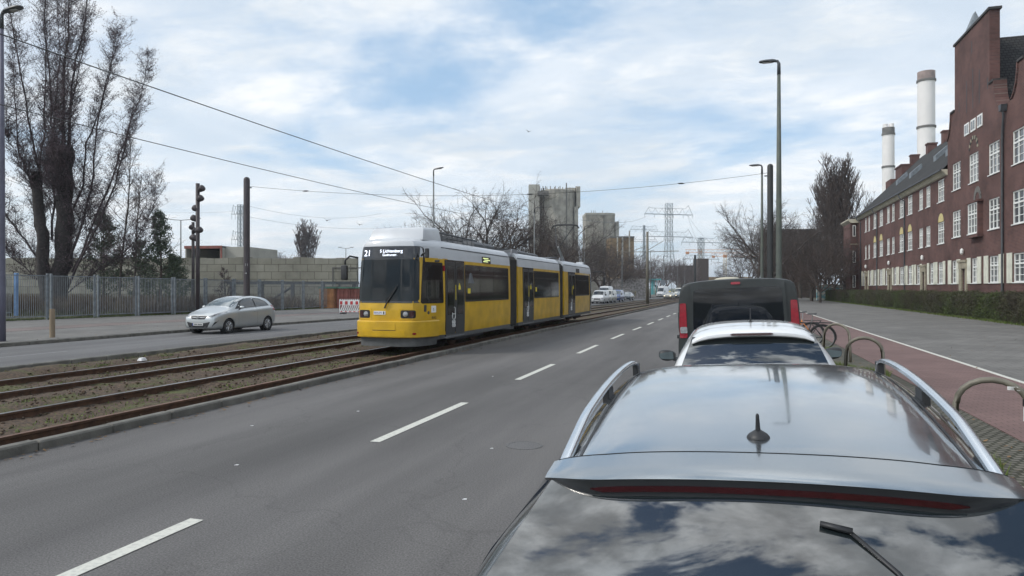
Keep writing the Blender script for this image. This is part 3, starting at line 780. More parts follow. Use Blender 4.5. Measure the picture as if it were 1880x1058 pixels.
# ---- silver hatchback on the far carriageway -------------------------------
def hatchback():
    root = empty('parked_car')
    st = [(0.0, .30, .55, .60, .48, .32), (.03, .24, .64, .70, .64, .44), (.12, .20, .72, .785, .74, .53), (.30, .18, .79, .87, .81, .60), (.60, .17, .86, .95, .848, .66), (.84, .17, .895, 1.00, .86, .69),
          (.98, .17, .91, 1.05, .862, .70, .79), (1.14, .17, .92, 1.15, .864, .68, .78), (1.45, .17, .935, 1.32, .866, .625, .775), (1.75, .17, .95, 1.43, .866, .59, .77), (2.1, .17, .965, 1.48, .866, .575, .765), (2.55, .17, .985, 1.49, .864, .57, .76),
          (3.0, .17, 1.01, 1.475, .864, .56, .755), (3.38, .18, 1.03, 1.44, .86, .555, .75), (3.62, .20, 1.03, 1.38, .845, .555, .74), (3.78, .24, 1.0, 1.27, .82, .575, .72), (3.88, .28, .96, 1.11, .79, .59, .70), (3.96, .34, .88, .97, .72, .56), (3.99, .42, .80, .86, .58, .42)]
    W = [(.80, .74), (3.28, .74)]; wr = .30
    b = car_body(st, 'paint_silver', root, W, wr)
    bv = bvh_of([b])
    for (y, x) in W:
        for s in (-1, 1): wheel(root, s * x, y, wr, .19, side=s)
    decal('windscreen', bv, rpoly([(-.71, 1.05), (.71, 1.05), (.60, 1.76), (.35, 1.80), (-.35, 1.80), (-.60, 1.76)], .06), '+z', 'glass_screen', root, off=.005, step=.1)
    sides('window_trim', bv, rpoly([(1.22, .985), (3.50, 1.085), (3.34, 1.27), (3.0, 1.395), (2.5, 1.435), (2.05, 1.42), (1.66, 1.31)], .04), 'black_plastic', root, off=.003, step=.08)
    sides('side_window', bv, rpoly([(1.50, 1.02), (2.50, 1.06), (2.47, 1.415), (2.08, 1.40), (1.74, 1.29)], .03), 'glass_car', root, off=.008, step=.08)
    sides('side_window', bv, rpoly([(2.58, 1.065), (3.42, 1.10), (3.28, 1.25), (2.96, 1.37), (2.56, 1.41)], .03), 'glass_car', root, off=.008, step=.08)
    decal('rear_window', bv, rrect(-.56, 1.08, .56, 1.33, .06), '+y', 'glass_car', root, off=.005)
    # front
    both('headlight', bv, rpoly([(.43, .70), (.60, .675), (.73, .74), (.81, .86), (.775, .905), (.66, .84)], .025), '-y', 'clear_lens', root, off=.008, step=.05)
    both('headlight_reflector', bv, rpoly([(.56, .715), (.66, .73), (.72, .80), (.64, .80)], .02), '-y', 'plastic_grey', root, off=.011, step=.05)
    decal('grille', bv, rpoly([(-.40, .735), (-.31, .60), (.31, .60), (.40, .735), (.26, .745), (-.26, .745)], .02), '-y', 'black_plastic', root, off=.006, step=.06)
    decal('grille_bar', bv, rpoly([(-.33, .685), (-.20, .668), (.20, .668), (.33, .685), (.2, .684), (-.2, .684)], .008), '-y', 'alloy', root, off=.016, step=.05)
    e = MB(); e.tube([(.055 * math.cos(t), 0, .055 * math.sin(t)) for t in np.linspace(0, 2 * PI, 17)], .008, 6); e.box((0, 0, 0), (.13, .012, .016), rot=None)
    e.build('emblem', 'chrome', root, loc=(0, -.035, .672))
    decal('lower_intake', bv, rpoly([(-.56, .50), (-.44, .27), (.44, .27), (.56, .50), (.3, .455), (-.3, .455)], .03), '-y', 'black_plastic', root, off=.004, step=.06)
    both('fog_lamp_pocket', bv, rpoly([(.62, .30), (.74, .44), (.79, .56), (.70, .47)], .02), '-y', 'black_plastic', root, off=.006, step=.05)
    p = MB(); p.box((0, -.012, .395), (.50, .012, .105)); p.build('number_plate', 'plate', root, bevel=.003, segs=1)
    p = MB(); p.box((-.235, -.02, .395), (.03, .004, .10)); 
    p.build('plate_band', 'plate_blue', root)
    p = MB(); p.box((-.10, -.021, .395), (.14, .004, .055)); p.box((.11, -.021, .395), (.2, .004, .055)); p.box((.0, -.0205, .395), (.1, .003, .008))
    p.build('plate_characters', 'pole_grey', root)
    for s in (-1, 1):
        mbb = MB(); rings = []
        for (t, k) in [(0, .5), (.03, .9), (.09, 1), (.15, .85), (.19, .45)]:
            rings.append([(s * (.86 + t), 1.42 + .07 * k * math.cos(a) * .8 + t * .15, 1.05 + .065 * k * math.sin(a)) for a in np.linspace(0, 2 * PI, 12, endpoint=False)])
        mbb.loft(rings); m_ = mbb.build('door_mirror', 'paint_silver', root, smooth=True, sub=1)
        q = MB(); q.tube([(s * .80, 1.44, .96), (s * .90, 1.44, 1.0)], .025, 6); q.build('mirror_foot', 'black_plastic', m_)
        h = MB(); h.box((s * .868, 2.42, .86), (.02, .16, .028)); h.build('door_handle', 'paint_silver', root, bevel=.006)
    # shut lines of the door
    sides('door_gap', bv, [(1.36, .25), (1.366, .25), (1.366, .95), (1.36, .95)], 'black_plastic', root, off=.0015, step=.1, thick=.0)
    sides('door_gap', bv, [(2.56, .25), (2.567, .25), (2.567, 1.05), (2.56, 1.05)], 'black_plastic', root, off=.0015, step=.1, thick=.0)
    sides('sill_trim', bv, [(1.15, .185), (2.95, .185), (2.95, .22), (1.15, .22)], 'black_plastic', root, off=.003, step=.1, thick=.0)
    sides('tail_light', bv, rpoly([(3.68, .88), (3.86, .86), (3.80, 1.05), (3.62, 1.12)], .02), 'red_lens', root, off=.006, step=.05)
    return root
c = hatchback(); c.location = (-20.2, 22.85, 0)
c.name = 'hatchback_car'
tag(c, 'small silver three-door hatchback driving on the far carriageway beyond the tram tracks', 'car')
# ---- simple far cars and vans ------------------------------------------------
def far_car(paint, lights, label, x, y, rz=0.0, taxi=False, k=1.0):
    root = empty('saloon_car')
    st = [(0.0, .32, .55, .60, .55, .35), (.08, .24, .64, .70, .76, .55), (.5, .18, .78, .86, .85, .64), (1.1, .17, .88, .97, .88, .68), (1.3, .17, .9, 1.03, .88, .68, .79), (1.95, .17, .93, 1.39, .88, .58, .77), (2.3, .17, .94, 1.45, .88, .57, .77), (3.0, .17, .97, 1.44, .88, .56, .76),
          (3.5, .18, .98, 1.34, .87, .55, .76), (4.0, .2, .99, 1.08, .86, .6, .74), (4.3, .26, .9, .98, .82, .6), (4.42, .38, .8, .85, .66, .5)]
    W = [(.85, .76), (3.45, .76)]
    b = car_body(st, paint, root, W, .31, sub=1); bv = bvh_of([b])
    for (yy, xx) in W:
        for s in (-1, 1): wheel(root, s * xx, yy, .31, .2, side=s, simple=True)
    decal('windscreen', bv, rpoly([(-.68, 1.3), (.68, 1.3), (.56, 1.98), (-.56, 1.98)], .06), '+z', 'glass_screen' if not taxi else 'glass_car', root, off=.01, step=.2)
    sides('side_window', bv, rpoly([(1.75, 1.02), (3.7, 1.06), (3.4, 1.30), (2.9, 1.39), (2.3, 1.39)], .04), 'glass_car', root, off=.01, step=.15)
    both('headlight', bv, rpoly([(.50, .56), (.72, .58), (.76, .68), (.52, .66)], .02), '-y', 'lamp_on' if lights else 'clear_lens', root, off=.012, step=.1)
    decal('grille', bv, rrect(-.38, .50, .38, .64, .03), '-y', 'black_plastic', root, off=.012, step=.1)
    decal('lower_intake', bv, rrect(-.6, .28, .6, .4, .03), '-y', 'black_plastic', root, off=.012, step=.1)
    p = MB(); p.box((0, -.03, .43), (.5, .015, .1)); p.build('number_plate', 'plate', root)
    if taxi:
        p = MB(); p.box((0, 2.4, 1.52), (.4, .14, .12), top=.8); p.build('roof_sign', 'yellow_sign', root, bevel=.02)
    root.location = (x, y, 0); root.rotation_euler = (0, 0, rz); root.scale = (k, k, k)
    tag(root, label, 'car'); return root
def far_van(paint, label, x, y, rz=0.0, h=2.0, L=4.8, w=.95, nose=1.0, lights=False, dark=False, k=1.0, screen='glass_car', cat='van'):
    root = empty('panel_van')
    zr = h - .05
    st = [(0.0, .38, .68, .75, .62, .45), (.08, .26, .82, .92, .86, .66), (.45 * nose, .22, 1.0, 1.08, .93, .74), (.8 * nose, .22, 1.08, 1.18, w, .78, w - .08), (1.45 * nose, .22, 1.12, zr - .12, w, .76, w - .06), (1.75 * nose, .22, 1.14, zr, w, .78, w - .05),
          (L * .6, .22, 1.14, zr + .02, w, .8, w - .05), (L - .15, .22, 1.14, zr, w, .8, w - .05), (L - .02, .26, 1.1, zr - .06, w - .02, .76, w - .08), (L, .3, 1.05, zr - .14, w - .1, .68, w - .15)]
    W = [(.85, .80), (L - .95, .80)]
    b = car_body(st, paint, root, W, .33, sub=1); bv = bvh_of([b])
    for (yy, xx) in W:
        for s in (-1, 1): wheel(root, s * xx, yy, .33, .22, side=s, simple=True)
    decal('windscreen', bv, rpoly([(-.76, .82 * nose), (.76, .82 * nose), (.70, 1.42 * nose), (-.70, 1.42 * nose)], .06), '+z', screen, root, off=.015, step=.2)
    zt = min(zr - .2, 1.75)
    sides('side_window', bv, rpoly([(1.15 * nose, 1.2), (2.1, 1.2), (2.1, zt), (1.5 * nose, zt)], .05), 'glass_car', root, off=.012, step=.2)
    both('headlight', bv, rpoly([(.52, .66), (.80, .68), (.84, .88), (.58, .82)], .03), '-y', 'lamp_on' if lights else 'clear_lens', root, off=.015, step=.1)
    decal('grille', bv, rrect(-.48, .58, .48, .76, .04), '-y', 'black_plastic', root, off=.015, step=.15)
    decal('lower_intake' if not dark else 'bumper', bv, rrect(-.85 if dark else -.6, .3, .85 if dark else .6, .50, .04), '-y', 'black_plastic', root, off=.015, step=.15)
    p = MB(); p.box((0, -.04, .46), (.5, .015, .1)); p.build('number_plate', 'plate', root)
    for s in (-1, 1):
        q = MB(); q.box((s * (w + .12), 1.1 * nose, 1.28), (.16, .1, .28)); q.build('door_mirror', 'black_plastic', root, bevel=.03)
    root.location = (x, y, 0); root.rotation_euler = (0, 0, rz); root.scale = (k, k, k)
    tag(root, label, cat); return root
def far_at(u, X=None, z=None):
    if z is None: z, y = onx(u, X); return X, y
    return at(u, z)
def put(o): o.location.z = dip(o.location.y); return o
x, y = far_at(1096, -17.9); put(far_van('paint_white', 'white delivery van nearest to the tram tail, first of the vehicles queued behind it', x, y, -.03, h=1.98))
x, y = far_at(1111, -17.6); put(far_van('paint_beige', 'pale white minibus between the first white van and the blue van', x, y, -.03, h=2.0))
x, y = far_at(1106, z=112); put(far_van('paint_white', 'white high-roof van rising behind the pale minibus', x, y, -.03, h=2.6))
x, y = far_at(1127, -17.6); put(far_van('paint_blue', 'blue van between the pale minibus and the dark car', x, y, -.03, h=2.0, screen='glass_screen'))
x, y = far_at(1147, -17.6); put(far_car('paint_darkteal', False, 'dark car standing at the far end of the row behind the blue van', x, y, -.05, k=1.06))
x, y = far_at(1211, z=170); put(far_van('paint_white', 'tall white van with a dark bumper driving toward the camera in the distance', x, y, -.15, h=2.75, L=5.8, dark=True))
x, y = far_at(1225, z=145); put(far_car('paint_taxi', True, 'cream taxi with its headlights on, driving in the distance left of the black van', x, y, -.13, taxi=True))
x, y = far_at(1246, z=156); put(far_car('paint_darkteal', True, 'dark blue car half hidden by the left edge of the parked black van', x, y, -.13))
x, y = far_at(1243, z=182); put(far_van('paint_beige', 'cream van far behind the dark blue car beside the black van', x, y, -.13, h=2.3))
# ---- black van parked at the kerb, tail towards the camera ---------------------
def black_van():
    root = empty('parked_van')
    L = 4.8; w = .95
    st = [(0.0, .38, .68, .75, .62, .45), (.08, .26, .82, .92, .86, .66), (.45, .22, 1.0, 1.08, .93, .74), (.9, .22, 1.08, 1.2, w, .78, w - .06), (1.6, .22, 1.12, 1.80, w, .78, w - .05), (2.0, .22, 1.14, 1.91, w, .82, w - .03),
          (3.0, .22, 1.14, 1.945, w, .86, w - .02), (4.4, .22, 1.14, 1.945, w, .87, w - .015), (4.72, .24, 1.14, 1.94, w, .87, w - .015), (4.785, .25, 1.14, 1.93, w - .004, .865, w - .02), (4.80, .27, 1.13, 1.91, w - .02, .85, w - .035)]
    W = [(.9, .80), (3.85, .80)]
    b = car_body(st, 'paint_van', root, W, .33, sub=2); bv = bvh_of([b])
    for (yy, xx) in W:
        for s in (-1, 1): wheel(root, s * xx, yy, .33, .22, side=s)
    decal('tailgate', bv, rpoly([(-.745, .52), (.745, .52), (.735, 1.3), (.71, 1.935), (-.71, 1.935), (-.735, 1.3)], .04), '+y', 'paint_van', root, off=.022, step=.15, thick=.02)
    decal('rear_window', bv, rpoly([(-.69, 1.14), (.69, 1.14), (.665, 1.82), (-.665, 1.82)], .08), '+y', 'glass_dark', root, off=.03, step=.15)
    decal('high_brake_light', bv, rrect(-.06, 1.875, .085, 1.915, .018), '+y', 'red_lens', root, off=.04, step=.08)
    for s in (-1, 1):
        pts = rpoly([(s * .785, 1.04), (s * .905, 1.04), (s * .905, 1.30), (s * .885, 1.60), (s * .79, 1.60)], .02)
        decal('tail_light', bv, pts, '+y', 'red_lens', root, off=.014, step=.04, thick=.03)
        pts = rpoly([(s * .78, 1.12), (s * .895, 1.12), (s * .895, 1.22), (s * .785, 1.22)], .02)
        decal('reversing_light', bv, pts, '+y', 'clear_lens', root, off=.026, step=.08, thick=.005)
        q = MB(); q.box((s * (w + .13), 1.15, 1.22), (.18, .1, .26)); q.build('door_mirror', 'black_plastic', root, bevel=.03)
        q = MB(); q.box((s * .93, 4.72, 1.06), (.05, .05, .06)); q.build('hinge', 'black_plastic', root, bevel=.01)
    decal('bumper', bv, rpoly([(-.9, .32), (.9, .32), (.93, .52), (-.93, .52)], .04), '+y', 'plastic_grey', root, off=.06, step=.15, thick=.06)
    decal('windscreen', bv, rpoly([(-.76, .95), (.76, .95), (.70, 1.58), (-.70, 1.58)], .06), '+z', 'glass_car', root, off=.01, step=.2)
    sides('side_window', bv, rpoly([(1.35, 1.2), (2.3, 1.2), (2.3, 1.72), (1.7, 1.72)], .05), 'glass_car', root, off=.01, step=.2)
    sides('side_window', bv, rpoly([(2.5, 1.2), (3.5, 1.2), (3.5, 1.74), (2.5, 1.74)], .05), 'glass_dark', root, off=.01, step=.2)
    both('headlight', bv, rpoly([(.52, .66), (.80, .68), (.84, .88), (.58, .82)], .03), '-y', 'clear_lens', root, off=.015, step=.1)
    v = MB(); v.lathe([(.20, 0), (.20, .015), (.17, .03), (.1, .042), (.001, .046)], 20, cap=False); o = v.build('roof_vent', 'cornice', root, smooth=True, loc=(.14, 4.1, 1.962)); o.scale = (1.0, .8, 1)
    return root
ROLL = R(2.4)
v = black_van(); v.location = (.20, 11.62 + 4.8, .035); v.rotation_euler = (0, ROLL, PI)
tag(v, 'black van with dark rear window parked at the kerb in front of the white car', 'van')
# ---- white hatchback -----------------------------------------------------------
def white_car():
    root = empty('parked_car')
    st = [(0.0, .30, .52, .56, .46, .30), (.03, .24, .60, .65, .62, .42), (.12, .20, .66, .725, .73, .52), (.30, .18, .735, .81, .805, .60), (.60, .17, .80, .87, .845, .66), (.95, .17, .85, .93, .86, .69),
          (1.15, .17, .87, .98, .865, .70, .79), (1.7, .17, .91, 1.28, .868, .60, .775), (2.05, .17, .93, 1.40, .868, .575, .77), (2.4, .17, .94, 1.435, .868, .565, .765),
          (2.9, .17, .96, 1.44, .866, .555, .76), (3.3, .18, .975, 1.45, .86, .54, .755), (3.62, .20, .985, 1.42, .85, .53, .745), (3.72, .21, .985, 1.375, .845, .535, .74), (3.86, .24, .97, 1.18, .83, .57, .71), (3.97, .28, .93, .99, .80, .58, .68), (4.04, .34, .86, .90, .74, .55), (4.06, .42, .76, .80, .6, .4)]
    W = [(.80, .75), (3.35, .75)]; wr = .31
    b = car_body(st, 'paint_white', root, W, wr); bv = bvh_of([b])
    for (y, x) in W:
        for s in (-1, 1): wheel(root, s * x, y, wr, .2, side=s)
    smooth_glass('rear_window', bv, root, [(1.06, .64), (1.10, .63), (1.365, .53)], 1, 'glass_rear', margin=.003, bulge=.06, seal='paint_white')
    # spoiler lip over the rear window
    mb = MB(); rings = []
    for i in range(15):
        x = -.53 + 1.06 * i / 14; q = 1 - (x / .53) ** 2; e = .55 + .45 * min(1, q * 3)
        yl = 3.79 + .05 * q; zl = 1.352 + .030 * q
        zr = bv.ray_cast(Vector((x * .97, 3.5, 5)), Vector((0, 0, -1)))[0].z + .001; zl = zr - .052; yl -= .02
        rings.append([(x, 3.50, zr), (x, 3.66, zr - .018), (x, yl, zl), (x, yl + .002, zl - .032 * e), (x, yl - .06, zl - .05 * e), (x, 3.50, zl - .04)])
        if i == 7: ZC = zl - .017
    mb.loft(rings); sp_ = mb.build('spoiler', 'paint_white', root, smooth=True, angle=50, bevel=.006)
    sb = bvh_of([sp_])
    decal('high_brake_light', sb, rpoly([(-.19, ZC), (-.165, ZC - .010), (.165, ZC - .010), (.19, ZC), (.165, ZC + .010), (-.165, ZC + .010)], .01), '+y', 'red_lens_dark', root, off=.010, step=.05)
    decal('windscreen', bv, rpoly([(-.68, 1.2), (.68, 1.2), (.56, 2.0), (-.56, 2.0)], .06), '+z', 'glass_screen', root, off=.006, step=.15)
    sides('side_window', bv, rpoly([(1.6, .98), (3.3, 1.03), (3.1, 1.30), (2.5, 1.37), (2.1, 1.36)], .05), 'glass_car', root, off=.006, step=.12)
    both('headlight', bv, rpoly([(.45, .60), (.62, .60), (.78, .76), (.62, .72)], .02), '-y', 'clear_lens', root, off=.006, step=.08)
    sides('tail_light', bv, rpoly([(3.78, .78), (3.97, .76), (3.95, .90), (3.74, .95)], .02), 'red_lens', root, off=.006, step=.06)
    for s in (-1, 1):
        m = MB(); rings = []
        for (t, k, zz) in [(0, .35, 0), (.03, .75, 0), (.08, .95, 0), (.14, 1, .004), (.19, .8, .01), (.215, .4, .015)]:
            rings.append([(s * (.84 + t), 1.56 - .06 * k * (1 if math.sin(a) > -2 else 1) * math.cos(a), 1.0 + zz + .075 * k * math.sin(a)) for a in np.linspace(0, 2 * PI, 14, endpoint=False)])
        m.loft(rings); mm = m.build('door_mirror', 'black_plastic', root, smooth=True, sub=1)
        g = MB(); g.prism(rpoly([(s * .865, .955), (s * 1.03, .965), (s * 1.045, 1.03), (s * .875, 1.055)], .02), 1.618, 1.624, 'y'); g.build('mirror_glass', 'glass_screen', mm)
        q = MB(); q.tube([(s * .78, 1.60, .93), (s * .88, 1.58, .97)], .028, 6); q.build('mirror_foot', 'black_plastic', mm)
    a = MB(); a.lathe([(.045, 0), (.042, .012), (.02, .03), (.012, .04)], 14, cap=True); a.tube([(0, 0, .03), (0, .09, .16)], [.008, .0045], 6)
    a.build('antenna', 'black_plastic', root, smooth=True, loc=(-.01, 3.25, 1.445))
    decal('roof_seam', bv, [(-.50, 3.485), (.50, 3.485), (.50, 3.49), (-.50, 3.49)], '+z', 'plastic_grey', root, off=.001, step=.05, thick=0)
    return root
v = white_car(); v.location = (.26, 6.42 + 4.06, .045); v.rotation_euler = (0, ROLL, PI)
tag(v, 'white hatchback with black mirrors parked between the grey car and the black van', 'car')
# ---- the near grey car -----------------------------------------------------------
def grey_car():
    root = empty('parked_car')      # y runs forward from the tail
    st = [(0.0, .40, .74, .80, .60, .4), (.02, .32, .86, .92, .78, .55), (.10, .24, .93, .985, .85, .60), (.20, .22, .95, 1.03, .88, .63, .80), (.32, .21, .96, 1.13, .89, .625, .80), (.50, .21, .965, 1.295, .895, .56, .78), (.565, .21, .968, 1.365, .895, .535, .775), (.64, .21, .97, 1.390, .90, .528, .775),
          (.80, .21, .97, 1.405, .90, .535, .775), (1.2, .21, .965, 1.435, .90, .56, .78), (1.7, .21, .955, 1.455, .90, .58, .79), (2.2, .21, .94, 1.455, .90, .585, .79), (2.45, .21, .93, 1.43, .90, .585, .79), (2.62, .21, .92, 1.375, .90, .60, .79), (3.2, .21, .90, 1.08, .89, .66, .79), (3.4, .21, .88, .985, .88, .68, .78),
          (3.8, .21, .82, .90, .86, .64), (4.1, .22, .74, .80, .80, .56), (4.25, .26, .66, .70, .66, .44), (4.3, .34, .58, .60, .50, .3)]
    st = [tuple(s_ if len(s_) > 6 else list(s_) + [None]) + (.016,) if len(s_) <= 7 else s_ for s_ in st]
    W = [(.80, .76), (3.40, .76)]; wr = .32
    b = car_body(st, 'paint_silver_grey', root, W, wr, sub=3); bv = bvh_of([b])
    for (y, x) in W:
        for s in (-1, 1): wheel(root, s * x, y, wr, .2, side=s)
    smooth_glass('rear_window', bv, root, [(1.075, .655), (1.12, .645), (1.345, .505)], -1, 'glass_rear', margin=.003, bulge=.06, seal='black_plastic')
    # tailgate spoiler: painted top carrying on the roof line, dark lip under it
    def rz(x, y): return bv.ray_cast(Vector((x, y, 5)), Vector((0, 0, -1)))[0].z
    mb = MB(); rings = []; NN = 61; XW = .528; LIP = []
    for i in range(NN):
        x = -XW + 2 * XW * i / (NN - 1); a_ = abs(x) / XW; q = (1 - a_ ** 6.0); e = min(1, max(.08, (1 - a_) / .26))
        y0 = .70 - .03 * q; zr = max(rz(x * .985, y0 + .01), rz(x * .90, y0 + .01) - .004) + .0015; sl = (rz(x * .9, y0 + .16) - rz(x * .9, y0 + .01)) / .15
        yl = .60 - .095 * q; zl = zr - (y0 - yl) * (sl + .05); zm_ = zr - (y0 - yl) * .5 * (sl + .04)
        rings.append([(x, y0, zr), (x, (y0 + yl) / 2, zm_), (x, yl + .02, zl + .004), (x, yl, zl - .002), (x, yl + .003, zl - .007),
                      (x, yl + .008, zl - .008 - .036 * e), (x, yl + .040, zl - .012 - .044 * e), (x, y0, zl - .06)])
        LIP.append((x, zl))
    mb.loft(rings)
    mb.m = [0 if (i % 8) in (0, 1, 2, 7) else 1 for i in range(len(mb.f) - 2)] + [0, 0]
    sp_ = mb.build('spoiler', ['paint_silver_grey', 'lip_plastic'], root, smooth=True, angle=60)
    sb = bvh_of([sp_])
    def zlip(x): return LIP[int(round((x + XW) / (2 * XW) * (NN - 1)))][1]
    pts = []
    for sg, rng_ in ((1, range(25)), (-1, range(24, -1, -1))):
        for i in rng_:
            x = -.395 + .79 * i / 24; pts.append((x, zlip(x) - .026 + sg * .0068 * min(1, (1 - abs(x) / .40) * 10)))
    decal('high_brake_light', sb, pts, '-y', 'red_lens_dark', root, off=.003, step=.03, thick=.004)
    # seams on the roof
    s_ = []
    pts = [(-.515 + 1.03 * i / 24, .703 - .03 * (1 - (abs(-.515 + 1.03 * i / 24) / .528) ** 6)) for i in range(25)]
    pts = pts + [(a, b_ - .004) for a, b_ in pts[::-1]]
    decal('roof_seam', bvh_of([b, sp_]), pts, '+z', 'black_plastic', root, off=.0015, step=.03, thick=0)
    for s in (-1, 1):
        pts = [(s * (.455 + .045 * t / 10 + .012 * math.sin(PI * t / 10)), .70 + 1.78 * t / 10) for t in range(11)]
        pts = pts + [(a + s * .010, b_) for a, b_ in pts[::-1]]
        decal('roof_channel', bv, pts, '+z', 'black_plastic', root, off=.0012, step=.06, thick=0)
        # roof rail
        mbr = MB(); rings = []; n = 26
        for i in range(n):
            t = i / (n - 1); y = .66 + 1.84 * t
            rise = min(1, math.sin(PI * min(max(t, 0), 1)) * 1.9) ** .75
            if t < .5: rise = min(1, (t / .22)) ** .8 if t > 0 else 0
            else: rise = min(1, ((1 - t) / .05)) ** .6 if t < 1 else 0
            x = s * (.498 + .058 * t + .010 * math.sin(PI * t))
            zb = bv.ray_cast(Vector((x, y, 5)), Vector((0, 0, -1)))[0].z + .004
            z = zb + .004 + (.036 + .028 * t) * rise; hw = .014; th = .009
            rings.append([(x - hw, y, z - th), (x - hw, y, z + th * .4), (x - hw * .5, y, z + th), (x + hw * .5, y, z + th), (x + hw, y, z + th * .3), (x + hw, y, z - th)])
        mbr.loft(rings); rl = mbr.build('roof_rail', 'rail_alu', root, smooth=True, angle=50)
        for (y0, y1) in ((.78, .86), (1.50, 1.60), (2.40, 2.485)):
            ft = MB(); t = ((y0 + y1) / 2 - .66) / 1.84; x = s * (.498 + .058 * t + .010 * math.sin(PI * t))
            zf_ = bv.ray_cast(Vector((x, y0, 5)), Vector((0, 0, -1)))[0].z
            ft.bx(x - .013, x + .013, y0, y1, zf_ - .02, zf_ + (.025 if y0 < 1 else .045 if y0 < 2 else .064)); ft.build('rail_foot', 'black_plastic', rl, bevel=.006)
    # antenna
    a = MB(); a.lathe([(.034, 0), (.033, .006), (.027, .014), (.015, .022), (.009, .026)], 24)
    a.loft([[(.007 * k * math.cos(t), dy + .010 * k * math.sin(t), z) for t in np.linspace(0, 2 * PI, 12, endpoint=False)] for (k, dy, z) in [(1.2, 0, .015), (.95, -.004, .04), (.8, -.008, .06), (.72, -.010, .072), (.4, -.011, .078)]])
    o = a.build('antenna', 'black_plastic', root, smooth=True, angle=60, loc=(-.005, .80, bv.ray_cast(Vector((0, .80, 5)), Vector((0, 0, -1)))[0].z - .002)); o.scale = (.86, .86, .84)
    # wiper
    wv = MB(); zf = 1.30
    def on(x, z):
        h = bv.ray_cast(Vector((x, -5, z)), Vector((0, 1, 0)))[0]; return h
    pA, pB, pC = on(.235, 1.245), on(.155, 1.305), on(.105, 1.312)
    for p in (pA, pB, pC): p.y -= .040
    base = on(.36, 1.10); base.y -= .045
    wv.tube([base, pA, pB], [.008, .006, .005], 6, flat=.6); o = wv.build('wiper', 'black_plastic', root, smooth=True)
    hb = MB(); hb.tube([pB + Vector((.01, 0, -.004)), pC], [.011, .009], 8, flat=.6); hb.build('wiper_tip', 'black_plastic', o, smooth=True)
    both('tail_light', bv, rpoly([(.60, .82), (.84, .80), (.86, .93), (.62, .93)], .03), '-y', 'red_lens', root, off=.006, step=.06)
    decal('bumper', bv, rpoly([(-.8, .36), (.8, .36), (.84, .56), (-.84, .56)], .04), '-y', 'plastic_grey', root, off=.02, step=.1)
    p = MB(); p.box((0, -.035, .70), (.52, .012, .11)); p.build('number_plate', 'plate', root, bevel=.003)
    decal('windscreen', bv, rpoly([(-.66, 3.25), (.66, 3.25), (.56, 2.56), (-.56, 2.56)], .06), '+z', 'glass_screen', root, off=.006, step=.15)
    sides('side_window', bv, rpoly([(.62, 1.06), (2.9, 1.0), (2.5, 1.32), (1.7, 1.40), (.75, 1.36)], .05), 'glass_dark', root, off=.006, step=.12)
    both('headlight', bv, rpoly([(.45, .60), (.62, .60), (.74, .70), (.62, .70)], .02), '+y', 'clear_lens', root, off=.006, step=.08)
    for s in (-1, 1):
        m = MB(); m.box((s * .95, 2.75, .90), (.14, .1, .13)); m.build('door_mirror', 'paint_silver_grey', root, bevel=.03, smooth=True)
        h = MB(); h.box((s * .905, 1.5, .84), (.02, .18, .03)); h.build('door_handle', 'paint_silver_grey', root, bevel=.008)
    return root
v = grey_car(); v.location = (.125, 1.12, .044); v.rotation_euler = (0, -ROLL, R(-1.0)); v.name = 'estate_car'
tag(v, 'grey estate car with bright roof rails parked nearest to the camera', 'car')
